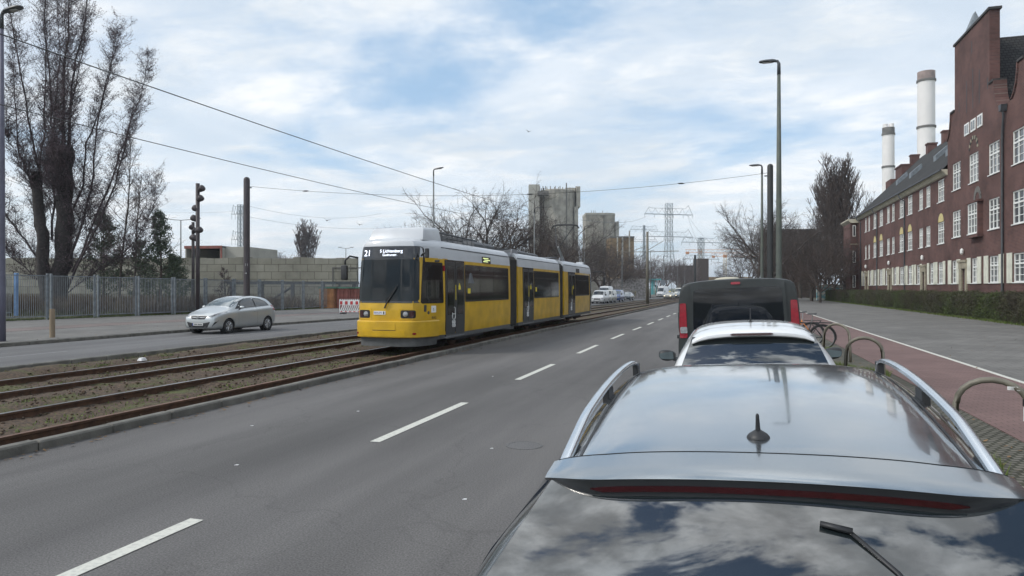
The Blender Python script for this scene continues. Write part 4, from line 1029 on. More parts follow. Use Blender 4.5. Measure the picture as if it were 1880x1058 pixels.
# ------------------------------------------------------------------ the tram (local: y runs back from the nose, z from the railhead)
def tram():
    root = empty('tram', (-9.03, 17.30, .08))
    def ring(hw, y0, y1, z, nose=True, tail=False, sh=1.0):
        """plan outline at height z; the nose is rounded"""
        p = []
        if nose:
            prof = [(0, 0), (.45, .02), (.80, .10), (.93, .24), (1.04, .62), (1.15, 1.05), (1.2, 1.35)]
        else: prof = [(1.2, 0)]
        rt = [(x * hw / 1.2, y0 + y * sh) for x, y in prof]
        if tail:
            tl = [(1.2, -1.35), (1.15, -1.05), (1.04, -.62), (.93, -.24), (.80, -.10), (.45, -.02), (0, 0)]
            rt += [(x * hw / 1.2, y1 + y * sh) for x, y in tl]
        else: rt += [(hw, y1)]
        lf = [(-x, y) for x, y in rt[::-1] if abs(x) > 1e-6]
        return [(x, y, z) for x, y in rt + lf]
    def section(name, y0, y1, nose=False, tail=False):
        lv = [(.30, 1.16, .06), (.42, 1.19, .02), (.86, 1.20, .0), (1.36, 1.20, .0), (1.8, 1.195, .03), (2.62, 1.175, .10), (2.86, 1.155, .14), (2.96, 1.13, .15), (3.07, 1.06, .20), (3.15, .93, .32), (3.17, .78, .5)]
        rings = [ring(hw, y0 + (ins if nose else 0), y1 - (ins if tail else 0), z, nose, tail) for z, hw, ins in lv]
        mb = MB(); mb.loft(rings); n = len(rings[0])
        mb.m = [0 if i // n < 5 else 1 for i in range(len(mb.f) - 2)] + [2, 1]
        for i in range(n): mb.m[i] = 2
        b = mb.build(name, ['tram_yellow', 'tram_white', 'tram_grey'], root, smooth=True, angle=28)
        return b, bvh_of([b])
    S = [('front_car', 0, 7.75, True, False), ('middle_car', 8.75, 15.85, False, False), ('rear_car', 16.75, 25.3, False, True)]
    secs = [section(*s) for s in S]
    bodies = [s[0] for s in secs]; bvs = [s[1] for s in secs]
    P = dict(smooth=True)
    def side(name, k, pts, m, off=.006, step=.5, **kw):
        for ax in ('+x', '-x'): decal(name, bvs[k], pts, ax, m, bodies[k], off=off, step=step, **kw)
    # white band above the windows starts lower than the roof: cream-white strip
    for k, (nm, y0, y1, a, b) in enumerate(S):
        ya = y0 + (.62 if k == 0 else .0); yb = y1 - (.62 if k == 2 else 0)
        side('cant_rail', k, [(ya, 2.60), (yb, 2.60), (yb, 2.94), (ya, 2.94)] if k else [(1.1, 2.60), (yb, 2.60), (yb, 2.94), (.5, 2.94), (.5, 2.72), (1.1, 2.66)], 'tram_white', off=.004, step=.4, thick=.004)
        side('rain_gutter', k, [(ya + (.7 if k == 0 else .05), 2.925), (yb - .05, 2.925), (yb - .05, 2.95), (ya + (.7 if k == 0 else .05), 2.95)], 'roof_gear', off=.02, step=.5, thick=.02)
        side('skirt', k, [(y0 + (1.5 if k == 0 else .02), .29), (y1 - (1.5 if k == 2 else .02), .29), (y1 - (1.5 if k == 2 else .02), .415), (y0 + (1.5 if k == 0 else .02), .415)], 'tram_grey', off=.008, step=.5, thick=.006)
    # doors
    def door(k, ya, yb, icon=True):
        side('door', k, rrect(ya, .36, yb, 2.60, .03), 'tram_black', off=.008, step=.35)
        m = (ya + yb) / 2
        for (a, b) in ((ya + .04, m - .02), (m + .02, yb - .04)):
            side('door_leaf', k, rrect(a, .42, b, 2.54, .05), 'tram_door', off=.016, step=.35)
            side('door_window', k, rrect(a + .10, .98, b - .10, 2.42, .06), 'tram_glass_side', off=.022, step=.35)
        side('door_sill', k, [(ya, .325), (yb, .325), (yb, .352), (ya, .352)], 'roof_gear_light', off=.03, step=.5)
        if icon:
            for s in (1, -1):
                x = 1.20 * s + .026 * s
                t = MB(); yc = (m + yb) / 2 - .25 if False else ya + (yb - ya) * .27
                yc = ya + (yb - ya) * .38
                # white pushchair outline
                def T(pts, r=.013): t.tube([(x, yc + a, b) for a, b in pts], r, 5)
                T([(-.10, 1.04), (-.10, .90), (-.05, .84), (.08, .84), (.12, .90), (.12, 1.00), (-.10, 1.0)])
                T([(.12, 1.0), (.12, 1.18), (.04, 1.20)])
                for q in (-.06, .07): T([(q + .045 * math.cos(a), .76 + .045 * math.sin(a)) for a in np.linspace(0, 2 * PI, 11)])
                for q in (-.06, .07): T([(q + .045 * math.cos(a), .66 + .045 * math.sin(a)) for a in np.linspace(0, 2 * PI, 11)])
                t.build('pushchair_symbol', 'white_paint', bodies[k])
        side('warning_strip', k, [(m - .012, 1.42), (m + .012, 1.42), (m + .012, 1.86), (m - .012, 1.86)], 'yellow_sign', off=.028, step=.5, thick=.004)
        side('warning_sticker', k, rpoly([(m + .22, 1.72), (m + .38, 1.72), (m + .38, 1.80), (m + .30, 1.93), (m + .22, 1.80)], .02), 'yellow_sign', off=.028, step=.5, thick=.004)
    door(0, 1.42, 2.98); door(1, 9.42, 11.05); door(2, 17.7, 19.4)
    # windows
    def win(k, ya, yb, mull, z0=1.34, z1=2.50):
        side('window_band', k, rrect(ya, z0, yb, z1, .05), 'tram_black', off=.008, step=.4)
        xs = [ya + .03] + mull + [yb - .03]
        for a, b in zip(xs, xs[1:]):
            side('window', k, rrect(a + .03, z0 + .06, b - .03, z1 - .32, .04), 'tram_glass_side', off=.014, step=.4)
            side('vent_window', k, rrect(a + .03, z1 - .28, b - .03, z1 - .05, .03), 'tram_glass_side', off=.014, step=.4)
    win(0, 3.02, 7.52, [4.35, 5.75]); win(1, 11.1, 15.6, [12.5, 14.0]); win(2, 19.45, 23.3, [20.7, 22.0])
    # cab side windows, front and rear
    side('cab_window', 0, rpoly([(.30, 1.34), (1.30, 1.34), (1.30, 2.50), (.42, 2.50)], .05), 'tram_black', off=.01, step=.12)
    side('cab_window_pane', 0, rpoly([(.52, 1.42), (1.24, 1.42), (1.24, 1.95), (.52, 1.95)], .03), 'tram_glass_side', off=.018, step=.12)
    side('cab_window_pane', 0, rpoly([(.54, 2.0), (1.24, 2.0), (1.24, 2.42), (.56, 2.42)], .03), 'tram_glass_side', off=.018, step=.12)
    side('cab_door', 2, rpoly([(23.5, .36), (24.85, .36), (24.85, 2.60), (23.5, 2.60)], .04), 'tram_black', off=.01, step=.2)
    side('cab_window_pane', 2, rpoly([(23.65, 1.3), (24.7, 1.3), (24.7, 2.4), (23.65, 2.4)], .04), 'tram_glass_side', off=.018, step=.2)
    # side destination displays
    for k, ya in ((0, 4.65), (2, 19.7)):
        side('side_display', k, rrect(ya, 2.60, ya + .86, 2.82, .04), 'tram_black', off=.014, step=.4)
        for r_, (q0, q1) in enumerate(((.10, .55), (.20, .78), (.10, .62))):
            side('display_text', k, [(ya + q0, 2.645 + r_ * .055), (ya + q1, 2.645 + r_ * .055), (ya + q1, 2.67 + r_ * .055), (ya + q0, 2.67 + r_ * .055)], 'led_amber' if k == 0 else 'roof_gear', off=.020, step=.5, thick=.004)
    # nose
    f = bodies[0]; bf = bvs[0]
    decal('windscreen_surround', bf, rpoly([(-1.01, 1.36), (1.01, 1.36), (1.0, 2.2), (.93, 2.93), (-.93, 2.93), (-1.0, 2.2)], .08), '-y', 'tram_black', f, off=.008, step=.06, thick=.02)
    decal('windscreen', bf, rpoly([(-.93, 1.41), (.93, 1.41), (.90, 2.56), (-.90, 2.56)], .08), '-y', 'tram_glass', f, off=.014, step=.06)
    decal('display_glass', bf, rrect(-.86, 2.60, .86, 2.88, .05), '-y', 'tram_black', f, off=.014, step=.08)
    # destination: the line number and two rows of lit text
    def led(x, z, s, txt): 
        e = text_mesh('destination_text', txt, s, 'led_white', f, (0, 0, 0), (0, 0, 0), extrude=0)
        me = e.data; e.location = (0, 0, 0)
        for v in me.vertices:
            px_, pz = x + v.co.x, z + v.co.y
            h = bf.ray_cast(Vector((px_, -9, pz)), Vector((0, 1, 0)))[0]
            v.co = (px_, (h.y if h else .1) - .024, pz)
        return e
    led(-.62, 2.735, .24, '21'); led(.13, 2.79, .125, 'S Lichtenberg'); led(.10, 2.685, .10, 'Gudrunstr.')
    # headlights
    for s in (-1, 1):
        x0, x1 = (.42, .88)
        pts = [(s * x0, .90), (s * x1, .90), (s * x1, 1.20), (s * x0, 1.20)]
        decal('headlight_panel', bf, rpoly(pts, .02), '-y', 'tram_yellow', f, off=.008, step=.06)
        decal('headlight_frame', bf, rrect(min(s * .47, s * .86), .94, max(s * .47, s * .86), 1.16, .05), '-y', 'tram_black', f, off=.014, step=.05)
        xa = .58 if s > 0 else -.58
        L1 = MB(); L1.lathe([(.075, .0), (.072, -.022), (.05, -.034), (.001, -.038)], 20, axis='y', cap=False)
        yy = bf.ray_cast(Vector((s * .60, -9, 1.05)), Vector((0, 1, 0)))[0].y
        L1.build('headlight', 'clear_lens', f, smooth=True, loc=(s * .60, yy - .008, 1.05))
        yy = bf.ray_cast(Vector((s * .77, -9, 1.05)), Vector((0, 1, 0)))[0].y
        decal('tail_light', bf, rrect(min(s * .71, s * .83), .97, max(s * .71, s * .83), 1.13, .03), '-y', 'red_lens_dark', f, off=.022, step=.04)
    # bumper with folding coupling flaps
    mb = MB(); rings = []
    for (z, d) in ((.40, .0), (.42, .035), (.64, .045), (.84, .045), (.865, .02)):
        prof = [(-1.17, 1.0), (-1.12, .70), (-1.03, .36), (-.90, .12), (-.78, .02), (-.45, -.06), (0, -.09), (.45, -.06), (.78, .02), (.90, .12), (1.03, .36), (1.12, .70), (1.17, 1.0)]
        out = [(x * (1 + d * .5), y - d + .03, z) for x, y in prof]; inn = [(x * .9, y + .14, z) for x, y in prof[::-1]]
        rings.append(out + inn)
    mb.loft(rings); bu = mb.build('bumper', 'tram_yellow', f, smooth=True, angle=35)
    bb = bvh_of([bu])
    decal('coupling_flap', bb, rrect(-.66, .445, .62, .60, .02), '-y', 'tram_yellow', bu, off=.010, step=.1)
    decal('coupling_flap', bb, rrect(-.33, .62, .35, .80, .02), '-y', 'tram_yellow', bu, off=.012, step=.1)
    decal('flap_gap', bb, rrect(-.34, .607, .36, .618, .003), '-y', 'dark_text', bu, off=.014, step=.1, thick=.003)
    for x in (-.88, .86): decal('reflector', bb, [(x + .045 * math.cos(a), .52 + .03 * math.sin(a)) for a in np.linspace(0, 2 * PI, 12, endpoint=False)], '-y', 'red_lens', bu, off=.012, step=.1)
    decal('front_skirt', bf, rpoly([(-1.08, .16), (1.08, .16), (1.1, .40), (-1.1, .40)], .03), '-y', 'tram_grey', f, off=.03, step=.08, thick=.05)
    # sticker plate and writing
    yy = bf.ray_cast(Vector((-.12, -9, 1.1)), Vector((0, 1, 0)))[0].y
    p = MB(); p.box((-.16, yy - .014, 1.085), (.36, .008, .10)); p.build('name_plate', 'white_paint', f, bevel=.003)
    text_mesh('plate_text', 'BERLIN', .075, 'plate_blue', f, (-.21, yy - .0195, 1.085), (R(90), 0, 0), .001)
    p = MB(); p.box((-.03, yy - .02, 1.085), (.035, .003, .075)); p.build('plate_crest', 'dark_text', f)
    def nside(y, z): return bf.ray_cast(Vector((9, y, z)), Vector((-1, 0, 0)))[0].x
    def stext(txt, y, z, s, m):
        a = math.atan2(nside(y + .1, z) - nside(y - .1, z), .2)
        return text_mesh('fleet_number' if '-' in txt else 'operator_mark', txt, s, m, f, (nside(y, z) + .006, y, z), (R(90), 0, R(90) - a), .001)
    stext('2203-B', .62, .50, .20, 'dark_text')
    stext('BVG', .84, .93, .11, 'dark_text')
    pts = [(.84 + .075 * math.cos(a), .76 + .10 * math.sin(a)) for a in np.linspace(0, 2 * PI, 16, endpoint=False)]
    decal('service_badge', bf, pts, '+x', 'red_paint', f, off=.006, step=.1)
    decal('service_badge_face', bf, [(a_, b_ * .72 + .76 * .28) for a_, b_ in [(.84 + .055 * math.cos(a), .76 + .10 * math.sin(a)) for a in np.linspace(0, 2 * PI, 16, endpoint=False)]], '+x', 'tram_yellow', f, off=.010, step=.1)
    decal('white_sticker', bf, rrect(.72, 1.08, .93, 1.27, .015), '+x', 'white_paint', f, off=.006, step=.1)
    stext('5', .825, 1.16, .12, 'dark_text')
    decal('side_marker', bf, rrect(.42, 1.11, .50, 1.30, .03), '+x', 'plastic_grey', f, off=.02, step=.1)
    decal('side_button', bf, [(.60 + .04 * math.cos(a), 1.08 + .045 * math.sin(a)) for a in np.linspace(0, 2 * PI, 12, endpoint=False)], '+x', 'plastic_grey', f, off=.012, step=.1)
    decal('side_lamp', bf, rrect(1.31, 2.26, 1.39, 2.42, .02), '+x', 'red_lens', f, off=.03, step=.1)
    # window stickers
    side('window_sticker', 0, rpoly([(3.25, 1.92), (3.82, 1.92), (3.55, 2.25), (3.45, 2.25)], .02), 'seat_grey', off=.020, step=.5, thick=.003)
    side('window_notice', 0, rrect(3.22, 1.60, 3.45, 1.76, .01), 'yellow_sign', off=.020, step=.5, thick=.003)
    side('window_notice', 1, rrect(11.3, 1.62, 11.5, 1.8, .01), 'yellow_sign', off=.020, step=.5, thick=.003)
    # mirrors and wiper
    m = MB(); m.tube([(-.93, .18, 2.62), (-1.10, .02, 2.66), (-1.20, -.06, 2.55), (-1.20, -.06, 2.42)], .028, 7); mm = m.build('mirror_arm', 'black_plastic', f, smooth=True)
    q = MB(); q.box((-1.23, -.05, 2.20), (.19, .10, .42)); q.build('mirror', 'black_plastic', mm, bevel=.04, smooth=True)
    m = MB(); m.tube([(.96, .30, 2.66), (1.08, .18, 2.72), (1.16, .12, 2.72)], .026, 7); m2_ = m.build('mirror_arm', 'black_plastic', f, smooth=True)
    q = MB(); q.box((1.20, .14, 2.72), (.10, .09, .26)); q.box((1.30, .60, 2.52), (.14, .06, .06)); q.build('mirror', 'black_plastic', m2_, bevel=.02)
    m = MB(); m.tube([(.0, -.03, 1.22), (.10, -.045, 1.40), (.36, -.03, 1.78)], [.022, .02, .014], 6); w_ = m.build('wiper', 'black_plastic', f)
    m = MB(); m.tube([(.02, -.05, 1.38), (.40, -.025, 1.86)], .012, 5); m.build('wiper_blade', 'rubber', w_)
    # rear mirror on its arm
    r_ = bodies[2]; m = MB(); m.tube([(1.0, 25.1, 2.72), (1.5, 25.4, 2.80), (1.72, 25.5, 2.70), (1.72, 25.5, 2.5)], .03, 6); mm = m.build('mirror_arm', 'black_plastic', r_)
    q = MB(); q.box((1.72, 25.5, 2.2), (.14, .08, .5)); q.build('mirror', 'black_plastic', mm, bevel=.03)
    # a driver's cab inside is dark: dashboard hump seen through the screen
    # bellows between the cars
    for (a, b) in ((7.70, 8.80), (15.80, 16.80)):
        mb = MB(); n = int((b - a) / .09); rings = []
        for i in range(n + 1):
            y = a + (b - a) * i / n; k = 0 if i % 2 else .045
            hw = 1.15 - k; rings.append([(hw, y, .36), (hw, y, 2.85), (hw - .12, y, 2.98 - k), (-hw + .12, y, 2.98 - k), (-hw, y, 2.85), (-hw, y, .36)])
        mb.loft(rings); mb.build('bellows', 'bellows', root)
        t = MB(); t.lathe([(1.12, .20), (1.12, .30)], 24, c=(0, (a + b) / 2, 0)); t.build('turntable_plate', 'tram_grey', root)
    # bogies
    for yc in (3.9, 12.3, 20.4):
        mb = MB(); mb.box((0, yc, .30), (2.05, 2.6, .26)); bg_ = mb.build('bogie', 'dark_text', root, bevel=.03)
        for dy in (-.9, .9):
            for s in (-1, 1):
                w_ = MB(); w_.lathe([(.31, -.06), (.33, -.05), (.33, .04), (.20, .06), (.001, .06)], 20, axis='x', c=(s * .76, yc + dy, .33)); w_.build('wheel', 'rail_side', bg_, smooth=True, angle=40)
    # roof equipment
    mb = MB(); mb.loft([[(-.86, .62, 3.12), (.86, .62, 3.12), (.90, 1.85, 3.12), (-.90, 1.85, 3.12)], [(-.80, .78, 3.44), (.80, .78, 3.44), (.84, 1.80, 3.50), (-.84, 1.80, 3.50)], [(-.74, .86, 3.50), (.74, .86, 3.50), (.78, 1.76, 3.55), (-.78, 1.76, 3.55)]])
    mb.build('air_conditioner', 'tram_white', root, bevel=.04, smooth=True, angle=30)
    mb = MB(); mb.lathe([(.075, -.03), (.075, .05), (.05, .07)], 14, axis='y', c=(.02, .30, 3.04)); mb.box((.02, .42, 3.02), (.2, .18, .14)); mb.build('top_marker_lamp', 'roof_gear_light', root)
    def gear(name, y0, y1, hw, h, m='roof_gear', z0=3.04):
        mb = MB(); mb.loft([[(-hw, y0, z0), (hw, y0, z0), (hw, y1, z0), (-hw, y1, z0)], [(-hw * .97, y0 + .05, z0 + h * .7), (hw * .97, y0 + .05, z0 + h * .7), (hw * .97, y1 - .05, z0 + h * .7), (-hw * .97, y1 - .05, z0 + h * .7)], [(-hw * .8, y0 + .12, z0 + h), (hw * .8, y0 + .12, z0 + h), (hw * .8, y1 - .12, z0 + h), (-hw * .8, y1 - .12, z0 + h)]])
        mb.build(name, m, root, bevel=.02)
    gear('resistor_box', 4.95, 6.05, .80, .34); gear('resistor_box', 6.1, 7.2, .80, .34)
    gear('equipment_box', 9.75, 11.5, .82, .30); gear('equipment_box', 11.6, 13.3, .82, .28)
    gear('equipment_box', 17.9, 19.0, .8, .24)
    for i, y in enumerate(np.arange(2.0, 4.8, .42)):
        mb = MB(); mb.tube([(-.85, y, 3.02), (-.85, y, 3.36), (.85, y, 3.36), (.85, y, 3.02)], .022, 5); mb.build('roof_frame', 'roof_gear', root)
    for x in (-.85, -.3, .3, .85):
        mb = MB(); mb.tube([(x, 1.85, 3.40), (x, 5.0, 3.36)], .03, 5); mb.build('roof_conduit', 'roof_gear', root)
    gear('resistor_box', 3.5, 4.4, .45, .26)
    for (a, b, c_, d_) in ((7.0, 9.0, 9.6, .0), (15.2, 17.1, 17.7, 0)):
        mb = MB(); mb.loft([[(-.72, a, 3.16), (.72, a, 3.16), (.72, a, 3.22), (-.72, a, 3.22)], [(-.72, b, 3.28), (.72, b, 3.28), (.72, b, 3.34), (-.72, b, 3.34)]])
        mb.build('joint_cover', 'roof_gear', root)
        for s in (-1, 1):
            mb = MB(); x = s * .93
            mb.prism([(b - .35, 3.02), (b - .25, 3.30), (b + .35, 3.30), (c_ + .1, 3.02)], x - .02, x + .02, 'x'); mb.build('joint_fairing', 'roof_gear_light', root)
    # pantograph (single arm) on the middle car's end
    bz = 3.22; py = 21.2
    pt = MB(); pt.tube([(-.5, py - 1, bz), (-.5, py + 1, bz), (.5, py + 1, bz), (.5, py - 1, bz), (-.5, py - 1, bz)], .035, 5)
    for dx in (-.5, .5):
        for dy in (-1, 1): pt.tube([(dx, py + dy, 3.0), (dx, py + dy, bz)], .03, 5)
    pr = pt.build('pantograph_frame', 'roof_gear', root)
    el = Vector((0, py - .75, 4.05))
    pt = MB(); pt.tube([(0, py + .8, bz), el], [.085, .06], 6); pt.build('pantograph_lower_arm', 'pole_grey', pr)
    for s in (-1, 1):
        pt = MB(); pt.tube([el + Vector((s * .08, 0, 0)), (s * .55, py + .9, 5.36)], .028, 5); pt.build('pantograph_upper_arm', 'wire', pr)
    pt = MB(); pt.tube([(-.80, py + 1, 5.22), (-.72, py + 1, 5.36), (-.45, py + 1, 5.43), (.45, py + 1, 5.43), (.72, py + 1, 5.36), (.80, py + 1, 5.22)], .05, 6); pt.tube([(-.55, py + .8, 5.40), (.55, py + .8, 5.40)], .022, 5)
    pt.build('collector_bow', 'wire', pr)
    # rear marker
    mb = MB(); mb.prism([(23.8, 3.0), (23.85, 3.32), (24.15, 3.32), (24.4, 3.0)], .3, .7, 'x'); mb.build('roof_fin', 'tram_white', root, bevel=.02)
    # seats seen dimly are left to the dark glass
    tag(root, 'yellow and white three-section tram with dark doors running on the near track', 'tram')
    return root
tram()
# ------------------------------------------------------------------ lamps, masts, wires, bollards, hoops
def street_lamp(x, y, z0, h, m, label, arm=1.0, dirx=-1, r=.085, head=.75, group='tall street lamps', tilt=.06):
    root = empty('street_lamp', (x, y, z0))
    mb = MB(); mb.tube([(0, 0, -.1), (0, 0, 1.6), (0, 0, h * .55), (0, 0, h - .5)], [r * 1.25, r * 1.15, r * .95, r * .62], 12)
    p = mb.build('pole', m, root, smooth=True)
    mb = MB(); mb.tube([(0, 0, h - .52), (0, 0, h - .1), (dirx * .05, 0, h), (dirx * .22, 0, h + .02)], [r * .7, r * .6, r * .55, r * .5], 8); mb.build('bracket', 'lamp_head', p, smooth=True)
    mb = MB(); a = dirx * .12; L_ = dirx * head
    rings = []
    for t, w, th in ((0, .08, .05), (.2, .14, .07), (.6, .16, .065), (.9, .13, .045), (1, .07, .025)):
        cx = a + L_ * t; zc = h + .03 + tilt * t
        rings.append([(cx, -w, zc - th * .5), (cx, -w * .8, zc + th * .5), (cx, w * .8, zc + th * .5), (cx, w, zc - th * .5), (cx, w * .6, zc - th * .8), (cx, -w * .6, zc - th * .8)])
    mb.loft(rings); hd = mb.build('lamp_head', 'lamp_head', root, smooth=True, angle=50)
    mb = MB(); mb.box((a + L_ * .5, 0, h + .03 + tilt * .5 - .058), (abs(L_) * .55, .16, .012)); mb.build('lens', 'lamp_lens', hd)
    if r > .07:
        mb = MB(); mb.box((0, -r * 1.1, 1.0), (.11, .03, .45)); mb.build('access_door', m, p)
    tag(root, label, 'street lamp', group); return root
x, y = onx(1430, 1.85)[1], 0
zz, yy = onx(1430, 1.85)
street_lamp(1.85, yy, .08, 10.45, 'pole_green', 'tall green-grey street lamp rising behind the parked black van on the right', r=.10, head=.60, tilt=.0)
o = MB(); o.box((0, -.13, 0), (.20, .02, .24)); 
zz, yy = onx(1397, 1.85); z_, yb = 50, 0
street_lamp(1.9, onx(1399, 1.9)[1], .08, 9.0, 'pole_green', 'thinner street lamp standing farther down the right kerb, left of the black mast', head=.6, tilt=0)
x, y = at(3, 22.6); street_lamp(x, y, .12, 10.65, 'pole_blue', 'bluish grey street lamp cut by the left edge of the photo', dirx=1, head=.75, r=.095, tilt=.08)
x, y = at(796, 57); street_lamp(x, y, dip(y), 11.7, 'pole_grey', 'grey street lamp rising behind the front section of the tram', dirx=1, head=.75, tilt=.1)
for (u, z, v, lab, d) in [(981, 78, 383, 'grey street lamp in front of the big concrete silo', 1), (1073, 100, 415, 'grey street lamp standing behind the rear end of the tram', 1),
                          (1142, 128, 440, 'slim street lamp among the bare trees right of the tram', 1), (1194, 155, 460, 'slim street lamp just right of the wire mast', 1),
                          (1218, 185, 470, 'slim street lamp in front of the big pylon foot', 1), (1244, 215, 478, 'slim street lamp left of the farthest pylon', 1), (1257, 250, 487, 'farthest slim street lamp beside the dark mast', 1)]:
    x, y = at(u, z); h = hgt(v, z) + .3
    street_lamp(x, y, dip(y), h, 'pole_grey', lab, dirx=d, head=.8, r=.09 if z < 120 else .11, tilt=.1)
# overhead wire masts
def wire_mast(x, y, z0, h, r, m, label, group='overhead wire masts', stickers=False):
    root = empty('wire_mast', (x, y, z0))
    mb = MB(); mb.lathe([(r * 1.05, -.1), (r, .5), (r * .97, h - r * .9), (r * .85, h - r * .45), (r * .5, h - r * .12), (.01, h)], 20); p = mb.build('pole', m, root, smooth=True)
    mb = MB(); mb.tube([(-.02, 0, h - .55), (-r - .12, 0, h - .55)] if x > 0 else [(0.02, 0, h - .55), (r + .12, 0, h - .55)], .03, 6); mb.build('wire_clamp', 'lamp_head', root)
    if stickers:
        for (a, b, w_, hh) in ((.10, 2.85, .06, .12), (.12, 2.45, .1, .06), (.08, 1.2, .05, .07)):
            bv = bvh_of([p]); decal('sticker', bv, [(a - w_, b), (a + w_ * .3, b), (a + w_ * .3, b + hh), (a - w_, b + hh)], '-y', 'sticker_white', p, off=.003, step=.05, thick=0)
    tag(root, label, 'mast', group); return root
xl, yl = at(453, 34.7); zl = dip(yl)
wire_mast(xl, yl, .12 + zl, hgt(325, 34.7) - .12 - zl, .155, 'pole_brown', 'thick dark round-topped wire mast behind the silver hatchback', stickers=True)
xr, yr = 1.85, onx(1414, 1.85)[1]; zr_ = onx(1414, 1.85)[0]
wire_mast(xr, yr, .08, hgt(301, zr_) - .08, .135, 'pole_black', 'black round-topped wire mast on the right kerb beside the tall lamp')
q = MB(); q.lathe([(.01, 0), (.14, .02), (.14, .3), (.01, .32)], 10)
# tall dark signal pole with fittings, and a thinner one
def light_column(u, z, vtop, r, fit, label):
    x, y = at(u, z); root = empty('light_column', (x, y, dip(y) + .1)); h = hgt(vtop, z) - dip(y) - .1
    mb = MB(); mb.tube([(0, 0, -.1), (0, 0, h)], r, 12); mb.build('pole', 'pole_brown', root, smooth=True)
    for (dx, v) in fit:
        zz = hgt(v, z) - dip(y) - .1; mb = MB()
        mb.lathe([(.02, -.26), (.15, -.20), (.22, .05), (.20, .16), (.05, .22)], 12); o = mb.build('spotlight', 'pole_brown', root, smooth=True, loc=(dx, 0, zz)); o.rotation_euler = (0, R(60 if dx > 0 else -60), 0)
    tag(root, label, 'light column', 'columns with spotlights')
light_column(363, 46, 337, .13, [(.30, 347), (.20, 365), (-.16, 383), (-.28, 401), (.12, 423), (-.28, 437)], 'dark square-cut column with round spotlights, taller of the pair behind the fence')
light_column(354.5, 56, 408, .12, [(-.1, 418), (.15, 424), (-.05, 437)], 'thinner grey column with spotlights, lower of the pair behind the fence')
# mast with brackets between the tracks far away, and a dark one beyond
x, y = -10.79, onx(1188.6, -10.79)[1]; zt = onx(1188.6, -10.79)[0]
root = empty('bracket_mast', (x, y, dip(y) - .05)); h = hgt(425, zt) - dip(y)
mb = MB(); mb.tube([(0, 0, -.2), (0, 0, h * .5), (0, 0, h)], [.24, .20, .16], 10); mb.build('pole', 'tube_steel', root, smooth=True)
zb = hgt(462, zt) - dip(y)
for s in (-1, 1):
    mb = MB(); mb.tube([(0, 0, zb), (s * 4.3, 0, zb + .05)], .05, 5); mb.build('bracket_arm', 'tube_steel', root)
    mb = MB(); mb.tube([(0, 0, zb + .2), (s * 2.2, 0, zb + 1.5)] if s > 0 else [(0, 0, zb + .9), (-2.2, 0, zb + .1)], .04, 5); mb.build('stay', 'tube_steel', root)
tag(root, 'rust-grey mast with two wire brackets standing between the tracks behind the tram', 'mast')
x, y = at(1276, 150); wire_mast(x, y, dip(y), hgt(468, 150) - dip(y), .24, 'pole_black', 'far black wire mast seen just above the left corner of the black van')
# wires
def wire(name, pts, r, label, m='wire', group=None, n=4):
    mb = MB(); mb.tube(pts, r, n); o = mb.build(name, m); tag(o, label, 'wire', group); return o
def sagline(a, b, sag, n=14):
    a, b = Vector(a), Vector(b); return [a.lerp(b, t / n) - Vector((0, 0, sag * 4 * (t / n) * (1 - t / n))) for t in range(n + 1)]
def contact(x, lab):
    p = []
    ysup = [-18, 34.5, 98]
    for a, b in zip(ysup, ysup[1:]): p += sagline((x + .10, a, 5.62 + dip(a)), (x + .10, b, 5.62 + dip(b)), .46 if a < 0 else .25, 14)[(1 if p else 0):]
    wire('contact_wire', p, .009, lab)
contact(-9.1, 'black contact wire strung above the near tram track')
contact(-12.55, 'black contact wire strung above the far tram track')
hL = hgt(342, 34.7); hR = hgt(317, zr_)
wire('span_wire', sagline((xl, yl, hL), (xr, yr, hR), .75, 24), .008, 'thin span wire crossing the street from mast to mast')
a = Vector((xl, yl, hL)); b = Vector((xr, yr, hR))
for t, u_ in ((.84, 'right'), (.12, 'left'), (.56, 'mid')):
    p = a.lerp(b, t); p.z -= .75 * 4 * t * (1 - t)
    d = (b - a).normalized() * .16; mb = MB(); mb.tube([p - d, p - d * .4, p + d * .4, p + d], [.012, .035, .035, .012], 7)
    o = mb.build('insulator', 'wire'); tag(o, {'right': 'small dark insulator on the span wire left of the right mast', 'left': 'small dark insulator on the span wire near the left mast', 'mid': 'small dark insulator on the span wire above the tram roof'}[u_], 'insulator', 'insulators on the span wire')
# far overhead power lines, left
for i, (v0, v1, z0, z1) in enumerate([(378, 392, 150, 210), (398, 412, 150, 220), (385, 388, 300, 300)]):
    if i < 2: A = at(455, z0); B = at(700 + 60 * i, z1); pts = sagline((*A, hgt(v0, z0)), (*B, hgt(v1, z1)), 2.0, 16)
    else: A = at(250, z0); B = at(432, z1); pts = sagline((*A, hgt(v0, z0)), (*B, hgt(v1, z1)), 1.0, 8)
    wire('power_line', pts, .03, ['upper thin power line running right from the left pylon', 'lower thin power line running right from the left pylon', 'thin power line running left from the left pylon'][i], 'wire_thin', n=3)
# wooden bollard stump at the left kerb
x, y = at(96, 24.4); mb = MB(); mb.lathe([(.085, -.1), (.085, .5), (.083, .97), (.07, 1.0), (.001, 1.0)], 14)
o = mb.build('wooden_post', 'wood_post', smooth=True, angle=50, loc=(x, y, .12)); tag(o, 'short round wooden post standing on the left pavement edge', 'post')
